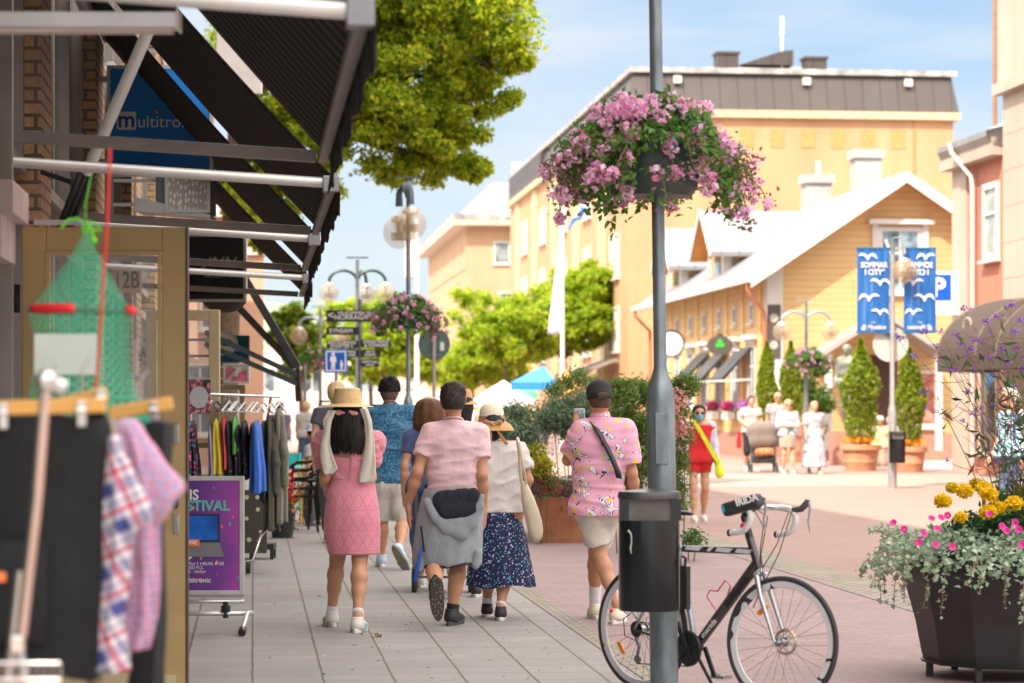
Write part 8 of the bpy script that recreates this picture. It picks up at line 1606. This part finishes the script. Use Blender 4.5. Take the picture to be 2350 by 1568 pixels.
text('lettering', 'multitronic', .048, W_, po, up_(484, 1332), align='RIGHT', ext=.001, bold=.0005)
m = MB(); aa, bb_ = up_(400, 1245), up_(504, 1180); m.box((aa[0], -.004, aa[2]), (bb_[0], .0048, bb_[2])); m.build('laptop_picture', BLACK, po)
m = MB(); aa, bb_ = up_(400, 1240), up_(500, 1184); m.box((aa[0], -.007, aa[2]), (bb_[0], -.0042, bb_[2])); m.build('laptop_screen', mat('screen_blue', (.004, .12, .55), .4, var=.5, vs=8), po)
m = MB(); p1, p2, p3, p4 = up_(380, 1244), up_(504, 1244), up_(515, 1278), up_(370, 1278); m.add([(p[0], -.0025, p[2]) for p in (p4, p3, p2, p1)], [(0, 1, 2, 3)]); m.build('laptop_keyboard', mat('keyboard_grey', (.2, .2, .22), .4), po)
m = MB(); aa, bb_ = up_(405, 1254), up_(458, 1238); m.box((aa[0], -.010, aa[2]), (bb_[0], -.0085, bb_[2])); m.build('price_tag', INK_O, po, bevel=.0005); text('lettering', '499€', .034, W_, po, (up_(452, 1246)[0], -.0135, up_(0, 1246)[2]), align='RIGHT', bold=.001)
# second poster seen through the door
Y2 = 13.4; a, b = P(362, 1345, Y2), P(384, 1150, Y2); s_ = thing('orange_poster', 'dark blue poster with an orange disc seen through the door glass', 'poster', (a.x-.12, Y2, a.z)); MB().box((0, 0, 0), (.17, .02, b.z-a.z)).build('sheet', mat('poster_navy', (.02, .06, .15), .4), s_); m = MB(); m.cyl((.06, -.004, .12), (.06, -.001, .12), .06, n=24); m.build('disc', INK_O, s_); MB().box((-.03, 0, -.02), (.0, .03, b.z-a.z+.02)).build('frame', ALU, s_)
# stacked black cafe chairs, tables, red flowers
WICK = mat('dark_wicker', (.03, .03, .032), .6, bump=.8, bs=90, dist=.01); CHB = mat('chair_black', (.012, .016, .018), .35)
def cafe_chair(label, px, Y, rot, dz=0):
    t = thing('cafe_chair', label, 'chair', (P(px, 0, Y).x, Y, dz), rot, 'stacked black cafe chairs')
    for x in (-.22, .22):
        m = MB(); m.tube([(x, -.22, 0), (x*.95, -.2, .44), (x*.95, -.17, .62)], .016, 8); m.build('leg', CHB, t, smooth=True)
        m = MB(); m.tube([(x, .26, 0), (x*.95, .2, .44), (x*.92, .27, .86)], .016, 8); m.build('leg', CHB, t, smooth=True)
        m = MB(); m.tube([(x*.97, -.22, .60), (x*1.1, -.1, .66), (x*1.12, .1, .67), (x, .24, .72)], .02, 8); m.build('armrest', CHB, t, smooth=True)
    m = MB(); m.box((-.2, -.22, .42), (.2, .2, .45)); m.build('seat', WICK, t, bevel=.01)
    m = MB(); m.sheet([[(x, .22+.05*z_-.05*math.cos(x*7)+.03, .46+.42*z_*(1-.9*(abs(x)/.21)**4*.25)) for x in (-.2, -.14, -.07, 0, .07, .14, .2)] for z_ in (0, .35, .7, 1)]); m.build('backrest', WICK, t, smooth=True, solid=.015)
    m = MB(); m.tube([(-.21, .24, .46), (-.2, .28, .8), (-.12, .24, .9), (0, .22, .92), (.12, .24, .9), (.2, .28, .8), (.21, .24, .46)], .018, 8); m.build('back_frame', CHB, t, smooth=True)
for k in range(3): cafe_chair(('lowest', 'middle', 'topmost')[k]+' black wicker chair of the stack left of the pink dress', 716+k*3, 30.2-k*.02, R(-122), k*.10)
s_ = thing('cafe_table', 'yellow legged cafe table behind the stacked chairs', 'table', (P(700, 0, 32.5).x, 32.5, 0)); YF = mat('yellow_paint', (.75, .5, .01), .5)
for x, y in ((-.3, -.3), (.3, -.3), (-.3, .3), (.3, .3)): m = MB(); m.cyl((x, y, 0), (-x*.3, y, .72), .018, n=8); m.build('leg', YF, s_)
MB().box((-.35, -.35, .72), (.35, .35, .75)).build('table_top', mat('dull_teal', (.25, .42, .42), .6), s_)
s_ = thing('yellow_chair', 'yellow metal chair peeping out behind the man with the white cap', 'chair', (P(727, 0, 32.2).x, 32.2, 0))
for x in (-.2, .2): m = MB(); m.tube([(x, .2, 0), (x, .16, .45), (x, .24, .85)], .014, 8); m.build('leg', YF, s_); m = MB(); m.cyl((x, -.2, 0), (x, -.18, .45), .014, n=8); m.build('leg', YF, s_)
MB().box((-.21, -.2, .43), (.21, .2, .45)).build('seat', YF, s_); m = MB(); [m.box((-.2, .2, z), (.2, .22, z+.05)) for z in (.6, .7, .8)]; m.build('backrest', YF, s_)
s_ = thing('teal_chair', 'turquoise folding chair on the terrace at the left', 'chair', (P(656, 0, 36).x, 36, 0)); TQ = mat('turquoise_paint', (.02, .42, .40), .5); MB().box((-.2, .2, .62), (.2, .23, .86)).build('backrest', TQ, s_)
m = MB(); [m.box((-.21, -.2+k*.1, .43), (.21, -.13+k*.1, .45)) for k in range(4)]; m.build('seat', mat('pale_teal', (.4, .6, .6), .6), s_)
for x in (-.2, .2): m = MB(); m.bar((x, -.2, 0), (x, .2, .86), .025); m.build('leg', TQ, s_); m = MB(); m.bar((x, .2, 0), (x, -.2, .44), .025); m.build('leg', TQ, s_)
s_ = thing('red_flowers', 'red flowering plant in a dark pot beside the olive shirts', 'plant', tuple(P(648, 1240, 28.6)*Vector((1, 1, 0)))); g = np.random.default_rng(1); m = MB(); m.lathe([(0, 0), (.12, 0), (.16, .3), (.14, .3), (0, .28)], 20); m.build('pot', BLACK, s_, smooth=True)
leaves('foliage', g.normal(size=(420, 3))*[.10, .1, .16]+[0, 0, .40], .05, LEAF_M, s_, 1); leaves('blossoms', g.normal(size=(420, 3))*[.08, .1, .14]+[.03, 0, .52], .045, FL_RED, s_, 2)
s_ = thing('wooden_cabinet', 'small yellow wooden display cabinet far away between two women on the left', 'cabinet', (P(735, 0, 53).x, 53, 0)); m = MB(); m.box((0, 0, .1), (.6, .4, 1.6)); m.build('body', mat('golden_wood', (.6, .36, .1), .6, var=.3), s_); m = MB(); [m.box((x, -.03, 0), (x+.05, 0, 1.7)) for x in (-.03, .58)]; m.box((.02, -.03, 1.65), (.58, 0, 1.7)); m.box((.02, -.03, .8), (.58, 0, .85)); m.build('frame', BLACK, s_)
# ================================================================ the net, the cord and the clothes right in front
Yn = 8.0; kn = Yn/F; c = P(196, 530, Yn); nt = thing('keep_net', 'green mesh net on hoops with a red float ring, hanging in front of the door', 'net', tuple(c))
NET = NT('green_mesh'); s_ = NET.sep(NET.co()); at = NET.math('MULTIPLY', NET.math('ARCTAN2', s_[1], s_[0]), 26.0); zz = NET.math('MULTIPLY', s_[2], 210.0)
u_ = NET.math('SINE', NET.math('ADD', at, zz)); w_ = NET.math('SINE', NET.math('SUBTRACT', at, zz)); ms = NET.math('MAXIMUM', u_, w_); al = NET.ramp(ms, [(.45, .04), (.85, .46)]); NET.fin((.02, .62, .32), .6); NET.t.links.new(al, NET.b.inputs['Alpha']); NETM = NET.mat
def nr(y, x0, x1): return (((x0+x1)/2-196)*kn, 0, (530-y)*kn, (x1-x0)/2*kn, (x1-x0)/2*kn)
loft('mesh', [nr(534, 189, 204), nr(560, 178, 214), nr(620, 140, 246), nr(716, 66, 303)], NETM, nt, n=56, solid=0, sub=5, fold=lambda a, v: 1+.02*math.sin(a*9)*(1-v))
loft('mesh', [nr(716, 66, 303), nr(780, 78, 299), nr(850, 76, 302), nr(915, 66, 318)], NETM, nt, n=56, solid=0, sub=4, fold=lambda a, v: 1-.03*math.sin(v*3.14)+.012*math.sin(a*6))
loft('mesh', [nr(915, 66, 318), nr(940, 95, 325), nr(962, 110, 330)], NETM, nt, n=56, solid=0, sub=3)
def hoop(y, x0, x1, r, m_, name='hoop'): a = nr(y, x0, x1); mb = MB(); mb.tube([(a[0]+a[3]*math.cos(R(k*8)), a[4]*math.sin(R(k*8)), a[2]) for k in range(45)], r, 8, closed=True); mb.build(name, m_, nt, smooth=True)
hoop(716, 66, 303, .004, mat('dark_hoop', (.05, .12, .08), .5)); hoop(962, 108, 332, .005, mat('green_hoop', (.03, .3, .17), .5)); hoop(915, 66, 318, .004, mat('green_hoop', (.03, .3, .17), .5))
a = nr(714, 64, 305); mb = MB(); mb.tube([(a[0]+a[3]*math.cos(R(k)), a[4]*math.sin(R(k)), a[2]+.002) for k in range(-140, -82, 6)], .016, 10); mb.tube([(a[0]+a[3]*math.cos(R(k)), a[4]*math.sin(R(k)), a[2]+.002) for k in range(-18, 3, 6)], .015, 10); mb.build('float', mat('red_float', (.75, .015, .03), .45), nt, smooth=True)
KN = mat('lime_cord', (.12, .65, .03), .6); mb = MB(); kp = lambda x, y, d=0: ((x-196)*kn, d, (530-y)*kn)
mb.tube([kp(192, 535), kp(190, 510), kp(180, 502, -.01), kp(160, 505, -.02), kp(143, 525, -.02)], .004, 6); mb.tube([kp(200, 535), kp(203, 508), kp(222, 515), kp(232, 528), kp(212, 530), kp(203, 520)], .005, 6); mb.tube([kp(204, 510), kp(210, 530), kp(214, 550)], .005, 6); mb.build('knot', KN, nt, smooth=True); mb = MB(); mb.ball(kp(215, 552), .012, 10, 8); mb.tube([kp(196, 505), kp(196, 470), (.02, 0, .19)], .002, 5); mb.build('bead', KN, nt, smooth=True)
MB().box(kp(102, 862, -.172), tuple(V3(kp(243, 770, -.170))+V3((0, .0, 0)))).build('paper_tag', mat('pale_paper', (.55, .62, .55), .7), nt)
sdf_mesh('net_tail', [pr(kp(325, 960), kp(338, 1060), .03, .016, .02), pr(kp(300, 962), kp(335, 1010), .03, .03, .02)], .008, mat('dense_green_net', (.005, .24, .13), .8, bump=.8, bs=60), nt, disp=folds(.006, 50, 2))
p0, p1 = P(253, 340, 7.4), P(220, 895, 7.4); s_ = thing('hanging_cord', 'thin red cord hanging from the awning in front of the net', 'cord', tuple(p0)); d = p1-p0; mb = MB(); mb.tube([(0, 0, .0), (d.x*.2, 0, d.z*.3), (d.x*.55, 0, d.z*.62), (d.x, 0, d.z)], .0042, 8); mb.build('cord', mat('red_cord_fibre', (.62, .02, .02), .6), s_, smooth=True)
# foreground rack with trousers and checked shirts
Yk = 5.9; kk = Yk/F
def kp2(x, y, Y=Yk): return P(x, y, Y)
rk = thing('display_rack', 'chrome display rack with a sloping ball ended arm in the lower left corner', 'display rack', (kp2(60, 1500).x, Yk-.35, 0)); b0 = Vector(rk.location)
tt = P(105, 880, Yk-.4)-b0; bt = P(45, 1500, Yk-.4)-b0
mb = MB(); mb.tube([tuple(tt), tuple(P(85, 1150, Yk-.4)-b0), tuple(bt)], .0125, 12); mb.build('sloping_arm', mat('rose_chrome', (.62, .5, .45), .2, 1), rk, smooth=True)
mb = MB(); mb.ball(tuple(tt+Vector((0, 0, .005))), .027, 16, 10); mb.cyl(tt+Vector((0, .03, .0)), tt+Vector((.03, .05, -.01)), .02, n=12); mb.build('ball_end', RAILM, rk, smooth=True)
mb = MB(); mb.tube([tuple(P(48, 1310, Yk-.38)-b0), tuple(P(30, 1480, Yk-.38)-b0), tuple(P(18, 1568, Yk-.38)-b0), (-.02, 0, 0)], .012, 10); mb.tube([tuple(bt), tuple(P(60, 1568, Yk-.4)-b0), (.05, 0, 0)], .012, 10); mb.build('stand', RAILM, rk, smooth=True)
mb = MB(); mb.bar(P(25, 1478, Yk-.42)-b0, P(58, 1478, Yk-.42)-b0, .03, .04); mb.build('clamp', RAILM, rk, bevel=.004)
mb = MB(); z0_ = P(0, 1522, Yk-.5).z; 
for y in (1522, 1560, 1600): mb.cyl(P(-60, y, Yk-.5)-b0, P(138, y, Yk-.5)-b0, .0035, n=6)
for x in range(-60, 140, 18): mb.cyl(P(x, 1522, Yk-.5)-b0, P(x, 1640, Yk-.5)-b0, .0028, n=6)
mb.build('wire_basket', RAILM, rk, smooth=True)
WOOD = mat('orange_wood_hanger', (.62, .33, .08), .5, var=.12, vs=10, bump=.1, stretch=(.3, 3, 3))
def clip_hanger(label, x0, y0, x1, y1, Y, clips):
    a, b = P(x0, y0, Y), P(x1, y1, Y); t = thing('wooden_hanger', label, 'hanger', tuple(a), 0, 'wooden hangers on the front rack'); d = b-a
    mb = MB(); mb.bar((0, 0, 0), d, .014, .036); mb.build('bar', WOOD, t, bevel=.005)
    mb = MB(); mb.tube([tuple(d*.5+Vector((0, 0, .02))), tuple(d*.5+Vector((0, 0, .08))), tuple(d*.5+Vector((.02, 0, .1)))], .003, 6); mb.build('hook', RAILM, t, smooth=True)
    for u in clips: mb = MB(); mb.bar(d*u+Vector((0, -.016, .012)), d*u+Vector((0, -.016, -.05)), .022, .01); mb.cyl(d*u+Vector((-.012, -.02, -.01)), d*u+Vector((.012, -.02, -.01)), .007, n=8); mb.build('clip', RAILM, t, bevel=.002)
clip_hanger('long orange wooden trouser hanger in front, nearest the left edge', -20, 938, 243, 930, Yk-.05, (.12, .80)); clip_hanger('orange wooden hanger behind, slanting up to the right', 130, 932, 246, 903, Yk+.15, (.9,)); clip_hanger('orange wooden hanger end beside the door', 250, 950, 396, 925, Yk+.5, (.72,))
def garment(name, label, rings, Y, m_, group, fold, solid=.004, dy=.0, n=56, yr=.05):
    t = thing(name, label, 'garment', tuple(P(rings[0][1], rings[0][0], Y)), 0, group); b = Vector(t.location); R2 = []
    for (y, x0, x1) in rings: a, c = P(x0, y, Y)-b, P(x1, y, Y)-b; R2.append(((a.x+c.x)/2, dy, a.z, (c.x-a.x)/2, yr))
    loft('cloth', R2, m_, t, n=n, fold=fold, solid=solid, sub=5); return t
TWILL = cloth('black_twill', (.010, .011, .013), fold=1.0, weave=700, var=.3)
tr = garment('cargo_shorts', 'black cargo shorts hanging from the front wooden hanger', [(955, -60, 240), (1000, -60, 252), (1150, -70, 248), (1300, -60, 245), (1450, -50, 238), (1550, -40, 224)], Yk, TWILL, 'clothes on the front rack', lambda a, v: (1+(.03*math.sin(a*4+v*3)+.03*math.sin(a*11+1))*(.3+v), .01*math.sin(a*3)))
mb = MB(); mb.sheet([[(.02+.17*i, -.062-.006*math.sin(i*3.1), -.30-.25*j) for i in (0, .25, .5, .75, 1)] for j in (0, .33, .66, 1)]); o = mb.build('cargo_pocket', TWILL, tr, smooth=True, solid=.012); MB().box((.07, -.082, -.40), (.094, -.07, -.376)).build('orange_tab', INK_O, tr, bevel=.004)
garment('khaki_trousers', 'khaki cord trousers edge showing between black shorts and checked shirts', [(960, 228, 262), (1100, 235, 262), (1300, 225, 256), (1450, 220, 246), (1568, 200, 240)], Yk+.1, cloth('khaki_cord', (.26, .2, .11), fold=1), 'clothes on the front rack', lambda a, v: 1+.08*math.sin(a*7))
def plaid(name, c0, c1, c2, sc, rot=0):
    t = NT(name); v = t.co(rot=(0, R(rot), 0)); s_ = t.sep(v); f1 = t.math('FRACT', t.math('MULTIPLY', s_[0], sc)); f2 = t.math('FRACT', t.math('MULTIPLY', s_[2], sc))
    def st(f_, lo, hi): return t.math('MULTIPLY', t.ramp(f_, [(lo-.02, 0), (lo, 1)]), t.ramp(f_, [(hi, 1), (hi+.02, 0)]))
    c = t.mix(t.math('MULTIPLY', t.math('ADD', st(f1, .1, .42), st(f2, .1, .42)), .5), c0, c1); c = t.mix(t.math('MULTIPLY', t.math('ADD', st(f1, .6, .72), st(f2, .6, .72)), .75), c, c2); c = t.mix(t.math('MULTIPLY', t.math('ADD', st(f1, .85, .9), st(f2, .85, .9)), .6), c, (.03, .04, .15))
    t.bump(t.noise(7, 4), 1, .03); return t.fin(c, .85)
PL1 = plaid('navy_red_plaid', (.62, .56, .60), (.04, .05, .2), (.42, .04, .08), 11, 24); PL2 = plaid('lilac_check', (.62, .45, .55), (.25, .22, .42), (.5, .1, .22), 34, 35); PL3 = plaid('fine_lilac_check', (.60, .40, .52), (.18, .14, .28), (.5, .08, .2), 42, 3)
t = thing('checked_shirt', 'lilac finely checked short sleeved shirt, its sleeve sticking out to the right', 'garment', tuple(P(260, 965, Yk+.25)), 0, 'clothes on the front rack'); b0 = Vector(t.location); Yv = Yk+.25
def kq(x, y, d=0): return V3(P(x, y, Yv+d)-b0)
sdf_mesh('sleeve', [pr(kq(285, 1000), kq(385, 1140), .040, .052, .04, (V3((0, 1, 0)), .6), cuts=[(kq(392, 1150), unit((1, 0, -1.15)))]), pr(kq(290, 1000), kq(345, 1160), .035, .045, .03, (V3((0, 1, 0)), .6))], .007, PL2, t, disp=folds(.008, 16, 1))
loft('cloth', [(*kq(285, 980)[:2], kq(0, 980)[2], .03, .05), (*kq(300, 1100)[:2], kq(0, 1100)[2], .06, .06), (*kq(305, 1250)[:2], kq(0, 1250)[2], .06, .06), (*kq(305, 1400)[:2], kq(0, 1400)[2], .055, .05), (*kq(290, 1490)[:2], kq(0, 1490)[2], .05, .05)], PL3, t, fold=lambda a, v: 1+.12*math.sin(a*5)+.06*math.sin(a*11), solid=.004)
t = thing('checked_shirt', 'white shirt with navy and red checks next to the khaki trousers', 'garment', tuple(P(250, 965, Yk+.02)), 0, 'clothes on the front rack'); b0 = Vector(t.location); Yv = Yk+.02
sdf_mesh('sleeve', [pr(kq(272, 1075), kq(300, 1180), .036, .055, .04, (V3((0, 1, 0)), .6), cuts=[(kq(315, 1212), unit((.45, 0, -1)))]), pr(kq(262, 1190), kq(285, 1240), .04, .03, .03, (V3((0, 1, 0)), .6))], .007, PL1, t, disp=folds(.008, 16, 5))
loft('cloth', [(*kq(262, 1000)[:2], kq(0, 1000)[2], .012, .04), (*kq(265, 1150)[:2], kq(0, 1150)[2], .03, .05), (*kq(262, 1300)[:2], kq(0, 1300)[2], .034, .05), (*kq(248, 1420)[:2], kq(0, 1420)[2], .034, .05), (*kq(250, 1540)[:2], kq(0, 1540)[2], .045, .05)], PL1, t, fold=lambda a, v: 1+.15*math.sin(a*4)+.06*math.sin(a*9), solid=.004)
garment('black_trousers', 'black trousers hanging behind the checked shirts', [(970, 335, 392), (1050, 330, 390), (1200, 320, 372), (1400, 315, 378), (1540, 300, 372), (1600, 290, 372)], Yk+.5, TWILL, 'clothes on the front rack', lambda a, v: 1+.07*math.sin(a*5)+.04*math.sin(a*11))
garment('dark_top', 'dark garment on the clip hanger beside the door lock', [(965, 355, 372), (985, 335, 385), (1080, 345, 378), (1180, 345, 370)], Yk+.52, cloth('dark_navy', (.02, .022, .035), fold=.8), 'clothes on the front rack', lambda a, v: 1+.07*math.sin(a*5))

# pieces that are parts of their own
def split_loose(o):
    me = o.data; n = len(me.vertices); par = list(range(n))
    def find(i):
        while par[i] != i: par[i] = par[par[i]]; i = par[i]
        return i
    for p in me.polygons:
        a = find(p.vertices[0])
        for v in p.vertices[1:]: par[find(v)] = a
    groups = {}
    for p in me.polygons: groups.setdefault(find(p.vertices[0]), []).append(p)
    if not 2 <= len(groups) <= 8: return
    for gi, ps in enumerate(groups.values()):
        idx = {}; fs = [[idx.setdefault(v, len(idx)) for v in p.vertices] for p in ps]; nm = bpy.data.meshes.new(o.name); nm.from_pydata([tuple(me.vertices[v].co) for v in idx], [], fs)
        nm.polygons.foreach_set('use_smooth', [p.use_smooth for p in ps])
        for m_ in me.materials: nm.materials.append(m_)
        if gi == 0: first = nm; continue
        c = o.copy(); c.data = nm; COL.objects.link(c)
    o.data = first
for o in list(bpy.data.objects):
    if o.type == 'MESH' and o.parent and o.name.split('.')[0] in ('rod', 'float', 'sign_emblem', 'front_strip', 'dormer_trim', 'bracket', 'hinge', 'front_boards', 'kick_panel', 'wheel', 'pole', 'lowered', 'cross_tube', 'white_flash', 'clover', 'roof', 'cornice', 'holder', 'sleeve', 'window_hood') and len(o.data.vertices) < 6000: split_loose(o)
